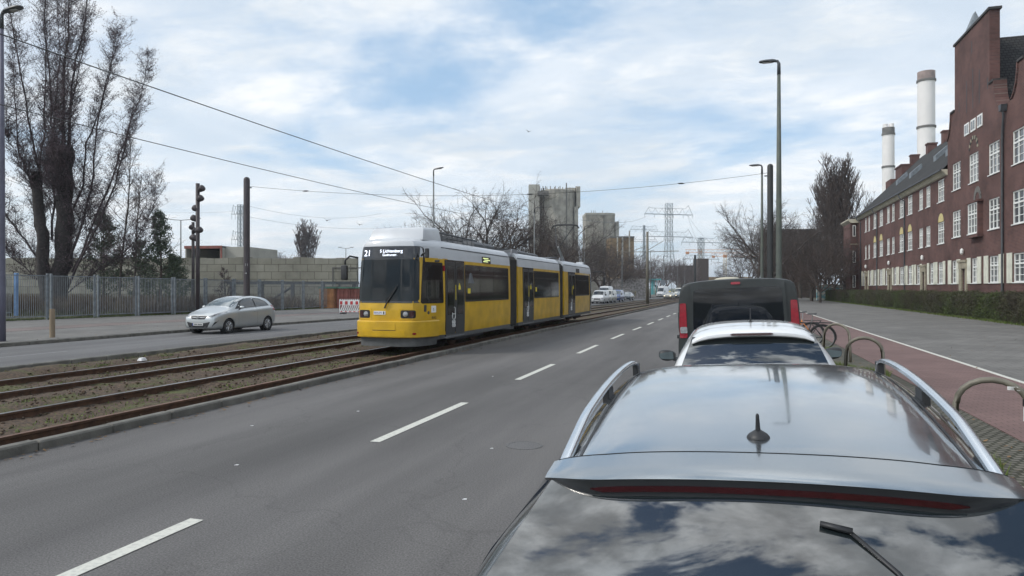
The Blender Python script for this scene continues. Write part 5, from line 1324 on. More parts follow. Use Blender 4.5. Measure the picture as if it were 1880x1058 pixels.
# bicycle hoops
def hoop(x, y, w, h, rz, label, stickers=False):
    root = empty('bicycle_stand', (x, y, .08), rz); k = w / 2; r = k * .82
    pts = [(-k * 1.12, 0, -.1), (-k, 0, h - r * 1.0)]
    n = 10
    for i in range(n + 1):
        t = PI - PI * i / n; pts.append((k * .98 * math.cos(t), 0, h - r + r * math.sin(t)))
    pts += [(k, 0, h - r * 1.0), (k * 1.12, 0, -.1)]
    mb = MB(); mb.tube(pts, .030, 12); tb = mb.build('hoop', 'tube_steel', root, smooth=True)
    if stickers:
        bv = bvh_of([tb])
        for (a, z0, dw, dz, m) in ((.17, h - .07, .05, .018, 'sticker_white'), (.262, h - .31, .016, .07, 'sticker_white'), (.255, h - .20, .016, .035, 'black_plastic')):
            decal('sticker', bv, [(a - dw, z0 - dz), (a + dw, z0 - dz), (a + dw, z0 + dz), (a - dw, z0 + dz)], '-y', m, tb, off=.002, step=.02, thick=0)
    tag(root, label, 'bicycle stand', 'bicycle hoops on the verge'); return root
hoop(2.47, 7.92, .60, .87, R(-14), 'nearest bicycle hoop with white stickers beside the grey estate car', True)
hoop(2.32, 13.75, .58, .88, R(-12), 'middle bicycle hoop standing in the grass tuft beside the white car')
hoop(2.50, 18.4, .64, .90, R(-38), 'farthest bicycle hoop in front of the parked bicycle')
# ---- bicycle leaning by the far hoop --------------------------------------------------
def bicycle(x, y, rz, label, m='bike_frame', lean=.10):
    root = empty('bicycle', (x, y, .085), 0, rot=(lean, 0, rz)); r = .34
    def wh(cx):
        t = MB(); t.tube([(cx + r * math.cos(a), 0, r + r * math.sin(a)) for a in np.linspace(0, 2 * PI, 33)], .025, 6, cap=False)
        w_ = t.build('wheel', 'rubber', root, smooth=True)
        t = MB(); t.tube([(cx + (r - .025) * math.cos(a), 0, r + (r - .025) * math.sin(a)) for a in np.linspace(0, 2 * PI, 33)], .009, 5, cap=False); t.build('rim', 'pole_grey', w_)
        t = MB()
        t.lathe([(.028, -.05), (.028, .05)], 10, (cx, 0, r), 'y')
        for k in range(18):
            a = 2 * PI * k / 18; t.tube([(cx, (-1) ** k * .03, r), (cx + (r - .03) * math.cos(a), 0, r + (r - .03) * math.sin(a))], .0035, 3)
        t.build('spokes', 'pole_grey', w_)
        t = MB(); t.tube([(cx + (r + .035) * math.cos(a), 0, r + (r + .035) * math.sin(a)) for a in np.linspace(-.2 if cx > 0 else .6, PI * .98, 18)], .022, 5, flat=.4); t.build('mudguard', 'black_plastic', w_)
    wh(-.52); wh(.53)       # rear wheel at +x
    f = MB(); bb = (.10, 0, .28); st_ = (.24, 0, .78); hd = (-.36, 0, .80); hb = (-.40, 0, .62)
    f.tube([hd, hb], .02, 7); f.tube([st_, bb], .017, 7); f.tube([hb, bb], .02, 7); f.tube([hd, (.22, 0, .72)], .018, 7)
    for s in (-1, 1): f.tube([bb, (.53, s * .06, r)], .010, 5); f.tube([(.23, 0, .74), (.53, s * .06, r)], .009, 5); f.tube([hb, (-.52, s * .05, r)], .012, 5)
    f.build('frame', m, root, smooth=True)
    t = MB(); t.tube([(.245, 0, .76), (.27, 0, .98)], .014, 6); sp = t.build('seat_post', 'alloy', root)
    t = MB(); t.loft([[(.12, -.02, 1.0), (.12, .02, 1.0), (.12, 0, 1.03)], [(.25, -.045, .99), (.25, .045, .99), (.25, 0, 1.035)], [(.38, -.09, 1.0), (.38, .09, 1.0), (.38, 0, 1.05)]]); t.build('saddle', 'black_plastic', root, bevel=.01)
    t = MB(); t.tube([hd, (-.34, 0, .98), (-.40, 0, 1.0)], .014, 6); t.tube([(-.26, -.30, 1.04), (-.38, -.2, 1.02), (-.40, 0, 1.0), (-.38, .2, 1.02), (-.26, .30, 1.04)], .013, 6); t.build('handlebar', 'black_plastic', root, smooth=True)
    t = MB(); t.tube([(.30, -.06, .76), (.80, -.06, .76), (.80, .06, .76), (.30, .06, .76)], .008, 5); t.tube([(.78, -.06, .76), (.56, -.06, .38)], .006, 4); t.tube([(.78, .06, .76), (.56, .06, .38)], .006, 4); t.tube([(.30, 0, .76), (.80, 0, .76)], .006, 4); t.build('luggage_rack', 'black_plastic', root)
    t = MB(); t.lathe([(.09, -.006), (.09, .006)], 16, (.10, -.04, .28), 'y'); t.tube([(.10, -.06, .28), (.10, -.06, .12)], .01, 5); t.box((.10, -.10, .12), (.09, .09, .02)); t.build('crank', 'black_plastic', root)
    tag(root, label, 'bicycle', 'bicycles leaning behind the white car'); return root
zb_ = 20.3; x, y = at(1510, zb_)
bicycle(x - .52, y + .1, R(-10), 'bicycle with black mudguard and rack, its rear wheel showing behind the hoops', 'pole_black')
x, y = at(1490, 21.6); bicycle(x - .50, y + .1, R(-16), 'second bicycle mostly hidden behind the front one and the black van', 'orange_bit', .02)
# ---- red and white plastic barrier beside the tram nose ------------------------------
def barrier():
    x0, y0 = at(623, 50); root = empty('road_barrier', (x0, y0, .12 + dip(y0)), TH * .55); W = 2.0; Hh = 1.02
    mb = MB(); mb.bx(0, W, -.02, .02, .12, .20); mb.bx(0, W, -.02, .02, .90, .98); mb.bx(0, W, -.02, .02, .62, .66)
    mb.bx(0, .05, -.02, .02, .08, Hh); mb.bx(W - .05, W, -.02, .02, .08, Hh)
    f = mb.build('frame', 'white_paint', root)
    for i in range(10):
        mb = MB(); xx = .05 + i * .195
        if i % 2 == 0: mb.bx(xx, xx + .175, -.03, .03, .66, .90); mb.build('board', 'red_paint', root)
        else: mb.bx(xx, xx + .175, -.028, .028, .66, .90); mb.build('board', 'white_paint', root)
    for i in range(12):
        mb = MB(); xx = .06 + i * .15; mb.prism([(xx, .20), (xx + .07, .20), (min(xx + .26, W), .62), (min(xx + .19, W), .62)], -.018, .018, 'y'); mb.build('slat', 'white_paint', root)
    for i in range(14):
        mb = MB(); xx = .06 + i * .14; mb.bx(xx, xx + .05, -.018, .018, .98, 1.06); mb.build('tooth', 'white_paint', root)
    for i in range(6):
        mb = MB(); xx = .1 + i * .32; mb.bx(xx, xx + .14, -.03, .03, .13, .19); mb.build('reflector', 'red_paint', root)
    for xx in (.3, 1.7):
        mb = MB(); mb.bx(xx - .1, xx + .1, -.4, .4, 0, .09); mb.build('foot', 'black_plastic', root, bevel=.02)
    tag(root, 'red and white plastic road barrier on the left pavement beside the tram nose', 'barrier')
barrier()
# ---- birds -----------------------------------------------------------------------------
for (u, v, z, s, lab) in [(600, 405, 45, .16, 'small dark bird flying left of the tram roof, higher one'), (660, 413, 45, .15, 'small dark bird flying just left above the tram front'), (970, 242, 60, .16, 'lone bird flying high above the silo')]:
    x, y = at(u, z); root = empty('bird', (x, y, hgt(v, z)), rot=(0, R(12), R(25)))
    mb = MB(); mb.loft([[(.01 * math.cos(a), -s * 1.0, .01 * math.sin(a)) for a in np.linspace(0, 2 * PI, 8, endpoint=False)], [(s * .24 * math.cos(a), -s * .3, s * .24 * math.sin(a)) for a in np.linspace(0, 2 * PI, 8, endpoint=False)],
              [(s * .2 * math.cos(a), s * .3, s * .2 * math.sin(a)) for a in np.linspace(0, 2 * PI, 8, endpoint=False)], [(s * .3 * math.cos(a), s * 1.0, s * .03 * math.sin(a)) for a in np.linspace(0, 2 * PI, 8, endpoint=False)]]); mb.build('body', 'wire', root, smooth=True)
    for q in (-1, 1):
        mb = MB(); mb.prism([(0, -s * .3), (q * s * .9, -s * .45), (q * s * 1.7, s * .05), (q * s * .8, s * .2), (0, s * .25)], 0, .012, 'z'); o = mb.build('wing', 'wire', root); o.rotation_euler = (0, -q * R(25), 0)
    tag(root, lab, 'bird', 'birds in the sky')
# ------------------------------------------------------------------ metal fence along the left pavement
def fence():
    X0 = -36.25; y0 = 26.5; y1 = 110.0; step = 3.05
    def one(name, ya, yb, xs, label, m='galvanised', first=False):
        root = empty(name, (X0, ya, .10)); n = round((yb - ya) / step)
        bar = None
        for i in range(n + 1):
            y = i * step; d = dip(ya + y)
            mb = MB(); mb.box((0, y - .11, 1.28 + d), (.10, .09, 2.60)); 
            if y < 60: mb.build('post', m, root)
            else: mb.build('post', m, root)
            mb = MB(); mb.box((0, y + .11, 1.28 + d), (.10, .09, 2.60)); mb.build('post', m, root)
        for i in range(n):
            ya_, yb_ = i * step + .17, (i + 1) * step - .17; d = dip(ya + ya_)
            mb = MB()
            mb.bx(-.02, .02, ya_, yb_, 2.42 + d, 2.47 + d); mb.bx(-.02, .02, ya_, yb_, .16 + d, .21 + d)
            mb.bx(-.025, .025, ya_ - .03, ya_ + .02, .10 + d, 2.50 + d); mb.bx(-.025, .025, yb_ - .02, yb_ + .03, .10 + d, 2.50 + d)
            k = 22
            for j in range(1, k):
                y = ya_ + (yb_ - ya_) * j / k; mb.bx(-.009, .009, y - .009, y + .009, .19 + d, 2.44 + d)
            mb.build('fence_panel', m, root)
        tag(root, label, 'fence'); return root
    one('metal_fence', y0, y0 + step * 24, None, 'long grey metal bar fence along the back of the left pavement')
fence()
# blue-painted gate post and a second fence running off to the left
x, y = at(30, 44); root = empty('gate_post', (x, y, .1)); mb = MB(); mb.box((0, 0, 1.35), (.22, .16, 2.7)); mb.build('post', 'blue_paint', root, bevel=.01)
mb = MB(); mb.box((-.2, .05, 1.35), (.07, .07, 2.6)); mb.build('post', 'galvanised', root)
tag(root, 'blue painted gate post in the metal fence near the left edge', 'gate post')
x0, y0 = at(28, 44.3); x1, y1 = at(-140, 41); d = Vector((x1 - x0, y1 - y0, 0)); L_ = d.length; ang = math.atan2(d.y, d.x)
root = empty('side_fence', (x0, y0, .1), ang)
for i in range(3):
    a = .2 + i * L_ / 3; b = a + L_ / 3 - .25; mb = MB(); mb.bx(a, b, -.02, .02, 2.42, 2.47); mb.bx(a, b, -.02, .02, .16, .21)
    for j in range(22): xx = a + (b - a) * j / 21; mb.bx(xx - .011, xx + .011, -.009, .009, .18, 2.44)
    mb.build('fence_panel', 'galvanised', root); mb = MB(); mb.bx(b + .02, b + .12, -.05, .05, 0, 2.6); mb.build('post', 'galvanised', root)
tag(root, 'grey bar fence panels left of the blue gate post', 'fence')
# ---- block wall behind the yard ----------------------------------------------------------
def face_frame(u, z):
    """a frame facing the camera at column u and distance z"""
    x, y = at(u, z); return x, y
def wall():
    z = 73.0; xa, ya = at(-330, z); xb, yb = at(655, z); L_ = math.hypot(xb - xa, yb - ya)
    root = empty('block_wall', (xa, ya, -.35), TH); h = hgt(474.5, z) + .35
    mb = MB(); mb.bx(0, L_, 0, .8, 0, h)
    w_ = mb.build('wall', 'block_wall', root)
    # uneven top course
    rnd = random.Random(4); x = 0
    mb = MB()
    while x < L_ - 1.5:
        hh = rnd.choice([0, 0, .05, .12]); 
        if hh: mb.bx(x, x + 1.48, .01, .79, h + .002, h + hh)
        x += 1.5
    mb.build('coping_blocks', 'block_wall', root)
    for (u, dw) in ((610, 2.6),):
        x_ = (u + 330) / F * z; t = MB()
        for (a, b, c, d) in ((x_, x_ + 4.9, 4.25, 4.36), (x_, x_ + 4.9, 1.6 + .2, 1.9), (x_, x_ + .12, 1.9, 4.25), (x_ + 4.8, x_ + 4.92, 1.9, 4.25)): t.bx(a, b, -.05, -.005, c, d)
        t.build('recess_frame', 'concrete_dark', root)
    for k in range(14):
        x_ = 4 + k * 6.3; mb = MB(); mb.bx(x_, x_ + 2.4, -.02, -.004, .4, 2.0 + (k % 3) * .3)
    tag(root, 'long pale wall of stacked concrete blocks behind the fence', 'wall')
wall()
# dark steel frame, containers and a shed in the yard
def yard():
    x, y = at(552, 68); root = empty('steel_frame', (x - 6.5, y - 2.2, -.1), TH * .9)
    for k in range(5):
        mb = MB(); mb.bx(k * 3.0, k * 3.0 + .28, 0, .28, 0, 2.3); mb.build('column', 'roof_gear', root)
    mb = MB(); mb.bx(-.3, 12.6, 0, .3, 2.3, 2.58); mb.build('beam', 'roof_gear', root)
    mb = MB(); mb.tube([(3.0, .15, .1), (6.3, .15, 2.2)], .12, 5); mb.build('brace', 'roof_gear', root)
    tag(root, 'dark steel frame with a slanting brace between the fence and the block wall', 'steel frame')
    for (u, w, m, lab) in ((586, 1.7, 'orange_container', 'orange skip container behind the fence, left of the red one'), (612, 2.0, 'red_container', 'red skip container behind the fence'), (640, 1.5, 'red_container', 'red skip container behind the fence nearest the tram nose')):
        x, y = at(u, 66); root = empty('skip_container', (x, y, -.15), TH); mb = MB(); mb.bx(0, w, 0, 2, 0, 1.95); b = mb.build('body', m, root, bevel=.03)
        for j in range(5):
            mb = MB(); mb.bx(w * j / 5 + .08, w * j / 5 + .16, -.05, -.003, .1, 1.85); mb.build('rib', m, root)
        mb = MB(); mb.bx(-.06, w + .06, -.08, 2.06, 1.953, 2.1); mb.build('rim', 'green_paint', root); tag(root, lab, 'container', 'containers in the yard')
    z = 92; x, y = at(340, z); w = 70 / F * z; d = 24 / F * z * 2
    root = empty('storage_shed', (x, y, -.3), TH - R(8)); h = hgt(452, z) + .3
    mb = MB(); mb.bx(0, .15, 0, 8.6, 0, h - .2); mb.bx(w - .1, w + .1, 0, 9, 0, h - .25); b = mb.build('side_wall', 'concrete_light', root)
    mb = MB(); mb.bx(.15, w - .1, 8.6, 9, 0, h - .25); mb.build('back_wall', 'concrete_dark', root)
    mb = MB(); mb.bx(0, w + .1, .05, 9, h - .2, h); mb.build('roof', 'roof_gear', root)
    mb = MB(); mb.bx(-.1, w + .2, -.08, .04, h - .35, h + .02); mb.bx(w - .02, w + .2, -.08, .04, 0, h - .36); mb.build('red_edge', 'red_container', root)
    mb = MB(); mb.bx(w + .12, w + 24 / F * z * 1.9, 1, 9.2, 0, h - .1); mb.build('annex', 'concrete_light', root)
    tag(root, 'open-fronted storage shed with red edge showing above the block wall', 'shed')
yard()
# lamp with two arms far left, small twin lamp
for (u, z, vt, arm, lab) in [(332, 95, 402, 2.2, 'tall double-armed yard lamp behind the pine trees'), (635, 160, 455, 1.3, 'small double-armed yard lamp above the block wall left of the tram')]:
    x, y = at(u, z); h = hgt(vt, z); root = empty('yard_lamp', (x, y, -.2), TH)
    mb = MB(); mb.tube([(0, 0, 0), (0, 0, h)], [.13, .07], 8); mb.build('pole', 'pole_grey', root)
    for s in (-1, 1):
        mb = MB(); mb.tube([(0, 0, h), (s * arm * .6, 0, h + .1), (s * arm, 0, h + .3)], .05, 5); mb.build('arm', 'pole_grey', root)
        mb = MB(); mb.box((s * (arm + .1), 0, h + .28), (.7, .25, .12)); mb.build('lamp_head', 'lamp_head', root)
    tag(root, lab, 'yard lamp', 'double-armed yard lamps')
# ------------------------------------------------------------------ brick barracks along the right pavement
BX = 16.5
def fy(u): return onx(u, BX)[1]
def cu(x): return fy(1540 + x / 3.306)
def wall_with_openings(mb, y0, y1, z0, z1, ops, depth=.16, x=0.0):
    ys = sorted({y0, y1} | {v for o in ops for v in (o[0], o[1]) if y0 < v < y1}); zs = sorted({z0, z1} | {v for o in ops for v in (o[2], o[3])})
    for a, b in zip(ys, ys[1:]):
        for c, d in zip(zs, zs[1:]):
            if c < z0 or d > z1: continue
            my, mz = (a + b) / 2, (c + d) / 2
            if any(o[0] < my < o[1] and o[2] < mz < o[3] for o in ops): continue
            mb.quad((x, a, c), (x, b, c), (x, b, d), (x, a, d))
    for (a, b, c, d) in ops:
        X = x + depth
        mb.quad((x, a, c), (X, a, c), (X, a, d), (x, a, d)); mb.quad((x, b, c), (x, b, d), (X, b, d), (X, b, c))
        mb.quad((x, a, c), (x, b, c), (X, b, c), (X, a, c)); mb.quad((x, a, d), (X, a, d), (X, b, d), (x, b, d))
def window(root, a, b, c, d, cols=3, rows=4, x=0.0, depth=.10):
    mb = MB(); f = .075; X = x + depth
    mb.bx(X - .05, X + .03, a, a + f, c, d); mb.bx(X - .05, X + .03, b - f, b, c, d); mb.bx(X - .05, X + .03, a + f, b - f, c, c + f); mb.bx(X - .05, X + .03, a + f, b - f, d - f, d)
    for i in range(1, cols):
        y = a + (b - a) * i / cols; w = .045; mb.bx(X - .035, X + .02, y - w, y + w, c + f, d - f)
    zt = c + (d - c) * .64; mb.bx(X - .045, X + .02, a + f, b - f, zt - .05, zt + .05)
    for j in range(1, rows):
        z = c + (d - c) * j / rows
        if abs(z - zt) > .15: mb.bx(X - .02, X + .015, a + f, b - f, z - .018, z + .018)
    mb.bx(x - .06, X - .05, a - .05, b + .05, c - .06, c - .002)
    w = mb.build('window', 'window_white', root)
    p = MB(); p.quad((X + .012, a + .02, c + .02), (X + .012, b - .02, c + .02), (X + .012, b - .02, d - .02), (X + .012, a + .02, d - .02)); p.build('pane', 'pane', w)
    k = MB(); zz = c + (d - c) * (.0 if (int(a * 7) % 3) else .45)
    return w
def barracks():
    root = empty('brick_building', (BX, 0, 0)); YM = 62.6
    top = [(158, 168), (178, 188), (209, 229), (246, 268), (291, 308), (321, 338), (367, 394), (417, 446), (486, 510), (529, 555), (600, 640)]
    fan = {2, 3, 6, 7, 10}
    ops_far = []; wins = []
    for i, (a, b) in enumerate(top):
        y1, y0 = cu(a), cu(b); wins.append((y0, y1, 8.85, 10.65)); wins.append((y0, y1, 5.45, 7.2))
    G = [(y0 + dy, y1 + dy) for dy in (0, -13.1) for (y0, y1) in ((57.9 + 2.4, 57.9 + 4.2), (56.1, 57.9), (52.1, 53.9))]
    extra = [(54.6, 56.0)]
    near_top = []
    for (a, b) in [(689, 739), (790, 847), (908, 975), (1053, 1150)]:
        y1, y0 = cu(a), cu(b); near_top.append((y0, y1))
    w0 = near_top[-1][1]; near = near_top + [(38.5, 40.3), (34.6, 36.4), (30.6, 32.4)]
    for i, (y0, y1) in enumerate(near):
        wins.append((y0, y1, 9.3, 11.35))
        if i != 1: wins.append((y0, y1, 5.7, 7.7))
    gwin = [(147, 158), (187, 200), (213, 229), (248, 268), (284, 298), (335, 351), (370, 397), (421, 446), (473, 495), (553, 578), (603, 635), (687, 719), (806, 843), (913, 975), (1058, 1150)]
    gw = []
    for (a, b) in gwin: gw.append((cu(b), cu(a)))
    gw += [(38.4, 40.0), (34.6, 36.2), (30.8, 32.4)]
    for (y0, y1) in gw: wins.append((y0, y1, 2.2, 3.95))
    doors = [(cu(178), cu(167)), (cu(320), cu(308)), (cu(527), cu(512)), (cu(775), cu(752))]
    dops = [(a, b, .1, 3.25) for a, b in doors]
    mb = MB(); ops = [w for w in wins if w[0] < YM] ; 
    wall_with_openings(mb, 29.0, YM, 0, 13.35, [w for w in wins + dops if w[1] < YM])
    wall_with_openings(mb, YM, 102.0, 0, 11.1, [w for w in wins + dops if w[0] > YM])
    mb.quad((0, 29, 0), (0, 29, 13.35), (15, 29, 13.35), (15, 29, 0)); mb.quad((0, YM, 11.1), (.6, YM, 11.1), (.6, YM, 13.35), (0, YM, 13.35))
    mb.quad((15, 29, 0), (15, 29, 11.1), (15, 106, 11.1), (15, 106, 0))
    mb.quad((0, 29, 13.35), (.6, 29, 13.35), (.6, YM, 13.35), (0, YM, 13.35))
    # projecting wing at the far end
    WX = -.95; wy = 102.0
    nar = [(WX + .25, WX + .62, 8.7, 10.2), (WX + .25, WX + .62, 5.2, 6.8), (WX + .25, WX + .62, 1.9, 3.6)]
    mb.bx(WX, 1.0, wy, wy + 6, 0, 10.9)
    mb.build('wall', 'brick', root, norm=False)
    for (a, b, c, d) in nar:
        w = MB(); w.bx(a, b, wy - .05, wy - .004, c, d); o = w.build('window', 'window_white', root)
        w = MB(); w.bx(a + .08, b - .08, wy - .06, wy - .052, c + .1, d - .1); w.build('pane', 'pane', o)
    mb = MB(); mb.bx(WX - .05, 1.0, wy - .06, wy - .004, 7.6, 7.75); mb.build('string_course', 'stone_trim', root)
    for (a, b, c, d) in wins:
        wd = b - a; window(root, a + .002, b - .002, c + .002, d - .002, 3 if wd > 1.3 else 2)
    # fanlights
    for i in fan:
        a, b = top[i]; y1, y0 = cu(a), cu(b); m = (y0 + y1) / 2; r = (y1 - y0) / 2 * .8
        f = MB(); f.prism([(m + r * math.cos(t), 7.22 + r * .95 * math.sin(t)) for t in np.linspace(0, PI, 11)], -.012, -.004, 'x'); f.build('fanlight', 'fan_yellow', root)
    # shutters
    for (y0, y1) in gw:
        w = min(.62, (y1 - y0) * .5) if y1 > 62 else .8
        for (a, b) in ((y0 - w - .04, y0 - .04), (y1 + .04, y1 + w + .04)):
            if any(a < d[1] + .1 and b > d[0] - .1 for d in doors): continue
            if any(a < g[1] and b > g[0] for g in gw if g != (y0, y1)): continue
            s = MB(); s.bx(-.07, -.03, a, b, 2.15, 4.0); s.bx(-.08, -.07, a + .08, b - .08, 2.3, 3.0); s.bx(-.08, -.07, a + .08, b - .08, 3.15, 3.85); s.build('shutter', 'shutter', root)
    for (a, b) in doors:
        s = MB(); s.bx(.10, .16, a, b, .1, 3.25); d_ = s.build('door', 'concrete_dark', root)
        s = MB(); s.bx(-.12, .0, b + .003, b + .55, .1, 3.7); s.bx(-.12, 0, a - .3, a - .003, .1, 3.7); s.bx(-.14, 0, a - .32, b + .57, 3.26, 3.72); s.bx(-.2, .0, a - .4, b + .65, 3.72, 3.9); s.build('door_surround', 'stone_trim', root, bevel=.02)
        s = MB(); s.lathe([(.05, 0), (.12, .1), (.12, .35), (.03, .45)], 8, (-.18, (a + b) / 2, 4.3)); s.build('door_lamp', 'window_white', root)
    # bay window box
    y1, y0 = onx(1777, BX - .32)[1], onx(1793.5, BX - .32)[1]
    s = MB(); s.bx(-.36, 0, y0 - .2, y1 + .2, 5.35, 5.6); s.bx(-.32, 0, y0 - .12, y0, 5.6, 7.75); s.bx(-.32, 0, y1, y1 + .12, 5.6, 7.75); s.bx(-.4, 0, y0 - .25, y1 + .25, 7.75, 7.88)
    bay = s.build('bay_window', 'brick', root); window(bay, y0 + .003, y1 - .003, 5.62, 7.73, 3, 4, x=-.33, depth=.06)
    f = MB(); m = (y0 + y1) / 2
    for i in range(9):
        t0, t1 = PI * i / 9 + .03, PI * (i + 1) / 9 - .03; f.prism([(m + .45 * math.cos(t0), 7.95 + .55 * math.sin(t0)), (m + .8 * math.cos(t0), 7.95 + .95 * math.sin(t0)), (m + .8 * math.cos(t1), 7.95 + .95 * math.sin(t1)), (m + .45 * math.cos(t1), 7.95 + .55 * math.sin(t1))], -.03, -.003, 'x')
    f.build('brick_arch', 'concrete_dark', root)
    # gables
    for k, Yc in enumerate((57.1, 44.0)):
        prof = [(-5.4, 13.352), (-5.1, 13.6), (-4.75, 14.1), (-4.55, 14.8), (-4.5, 15.3), (-3.7, 15.3), (-3.7, 20.25)]
        pr = [(Yc + a, z) for a, z in prof] + [(Yc - a, z) for a, z in prof[::-1]]
        g = MB(); g.prism(pr, 0, .6, 'x'); gb = g.build('gable', 'brick', root)
        c = MB()
        c.bx(-.09, .69, Yc - 3.82, Yc + 3.82, 20.252, 20.42); c.build('coping', 'roof_tile_front', gb)
        for s in (-1, 1):
            c = MB(); c.bx(-.09, .69, *sorted((Yc + s * 4.62, Yc + s * 3.703)), 15.302, 15.45); c.build('coping', 'roof_tile_front', gb)
        for s in (-1, 1):
            c = MB(); arc = [(Yc + s * 5.5, 13.36), (Yc + s * 5.12, 13.66), (Yc + s * 4.8, 14.13), (Yc + s * 4.6, 14.8), (Yc + s * 4.56, 15.3)]
            c.prism(arc + [(a + s * .12, z + .02) for a, z in arc[::-1]], -.08, .68, 'x'); c.build('curved_coping', 'brick', gb)
        for (u, v0, v1) in ((1784, 76, 98), (1774.6, 149, 208), (1786, 126, 200), (1798, 127, 190), (1813, 143, 164), (1761, 187, 207)):
            z_, y_ = onx(u, BX); y_ += Yc - 57.1; a, b = 1.85 + (529 - v1) * z_ / F, 1.85 + (529 - v0) * z_ / F
            s = MB(); s.bx(-.006, -.003, y_ - .07, y_ + .07, a, b); s.build('slit', 'dark_text', gb)
        for u in (1775.5, 1787.3, 1799.6):
            y_ = fy(u) + Yc - 57.1; s = MB(); s.bx(-.05, -.003, y_ - .5, y_ + .5, 12.9 - .0, 13.75); o = s.build('window', 'window_white', root)
            s = MB(); s.bx(-.06, -.052, y_ - .38, y_ - .05, 13.02, 13.63); s.bx(-.06, -.052, y_ + .05, y_ + .38, 13.02, 13.63); s.build('pane', 'pane', o)
        y_ = fy(1787.6) + Yc - 57.1
        for i in range(12):
            t0, t1 = PI * i / 12 + .03, PI * (i + 1) / 12 - .03
            f = MB(); f.prism([(y_ + .72 * math.cos(t0), 11.62 + .72 * math.sin(t0)), (y_ + .98 * math.cos(t0), 11.62 + .98 * math.sin(t0)), (y_ + .98 * math.cos(t1), 11.62 + .98 * math.sin(t1)), (y_ + .72 * math.cos(t1), 11.62 + .72 * math.sin(t1))], -.03, -.004, 'x')
            if i % 2 == 0: f.build('arch_stone', 'roof_tile_front', gb)
            else: f.build('arch_stone', 'stone_trim', gb)
        # cross roof behind the gable
        r = MB(); hw = 4.6; r.add([(.62, Yc - hw, 13.6), (.62, Yc, 19.5), (.62, Yc + hw, 13.6), (9, Yc - hw, 13.6), (9, Yc, 19.5), (9, Yc + hw, 13.6)], [(0, 3, 4, 1), (1, 4, 5, 2), (0, 1, 2), (3, 5, 4)])
        r.build('cross_roof', 'roof_tile_x', root)
    # main roof, cornice
    r = MB(); r.add([(-.35, YM + .0, 11.25), (7.5, YM, 18.9), (15.4, YM, 11.25), (-.35, 102.3, 11.25), (7.5, 102.3, 18.9), (15.4, 102.3, 11.25), (.62, 29, 13.0), (7.5, 29, 18.9), (15.4, 29, 11.25), (.62, YM, 13.0)],
          [(0, 3, 4, 1), (1, 4, 5, 2), (3, 5, 4), (6, 9, 1, 7), (7, 1, 2, 8), (6, 7, 8)])
    r.build('roof', 'roof_tile', root, norm=False)
    c = MB(); c.prism([(0, 10.75), (-.12, 10.8), (-.30, 11.05), (-.42, 11.1), (-.42, 11.22), (0, 11.22)], YM + .003, 102.003, 'y'); c.prism([(WX, 10.5), (WX - .2, 10.7), (WX - .35, 10.85), (WX - .35, 11.0), (.9, 11.0), (.9, 10.5)], wy - .25, wy + 6.1, 'y'); c.build('cornice', 'cornice', root)
    c = MB(); c.bx(-.55, -.43, YM + .01, 102.0, 11.12, 11.25); c.build('gutter', 'roof_gear', root)
    for x in (135, 235, 403):
        y = cu(x); c = MB(); c.tube([(-.5, y + .7, 11.1), (-.4, y + .4, 10.7), (-.08, y + .03, 10.35), (-.08, y, 9), (-.08, y, .1)], .06, 6); c.build('downpipe', 'roof_gear', root)
    y = cu(1003); c = MB(); c.tube([(-.3, y - .45, 13.1), (-.16, y - .4, 12.6), (-.1, y - .1, 12.0), (-.1, y, 11.2), (-.1, y, .4), (-.28, y, .12)], .075, 8); pp = c.build('downpipe', 'roof_gear', root, smooth=True)
    c = MB(); c.prism([(y - .62, 13.25), (y - .12, 13.25), (y - .22, 12.85), (y - .52, 12.85)], -.36, -.02, 'x'); c.build('rain_hopper', 'roof_gear', pp)
    for (u, v, w) in ((1679, 287, .9), (1710, 266, 1.0), (1739, 243, .9)):
        z_ = F * (BX + 7.5) / CT / (u - 1337); y = (z_ + (BX + 7.5) * ST) / CT; h = 1.85 + (529 - v) * z_ / F
        c = MB(); c.bx(7.0, 8.0, y - w / 2, y + w / 2, 17.5, h); c.bx(6.92, 8.08, y - w / 2 - .08, y + w / 2 + .08, h, h + .18); c.build('chimney', 'brick', root)
    c = MB(); c.bx(5.2, 7.2, 102.4, 106.0, 0, 17.9); c.bx(3.9, 5.19, 102.4, 105.4, 0, 16.2); c.bx(5.1, 7.3, 102.35, 106.1, 17.9, 18.1); c.build('end_stack', 'brick', root)
    for (y, t) in ((70, .35), (76, .42), (83, .35), (91, .4)):
        x = -.35 + 7.85 * t; z = 11.25 + 7.65 * t; c = MB(); c.prism([(x - .5, z - .45), (x - .5, z + .1), (x + .5, z + 1.0), (x + .55, z + .5)], y - .45, y + .45, 'y'); c.build('skylight', 'galvanised', root)
    # pointed ventilation turret peeping above the gable
    c = MB(); c.bx(1.5, 2.6, 62.9, 63.9, 13, 21.8); tu = c.build('roof_turret', 'brick', root)
    c = MB(); c.add([(1.4, 62.8, 21.8), (2.7, 62.8, 21.8), (2.7, 64.0, 21.8), (1.4, 64.0, 21.8), (2.05, 63.1, 23.6), (2.05, 63.7, 23.6)], [(0, 1, 4), (1, 2, 5, 4), (2, 3, 5), (3, 0, 4, 5), (0, 3, 2, 1)]); c.build('turret_roof', 'galvanised', tu)
    tag(root, 'long red-brick building with stepped gables, white windows and shutters along the right pavement', 'building')
brickmat('roof_tile_x', (.030, .030, .031), (.045, .044, .043), (.012, .012, .012), .3, .22, .03, axes='XZ', dirt=.6, bump=1)
barracks()
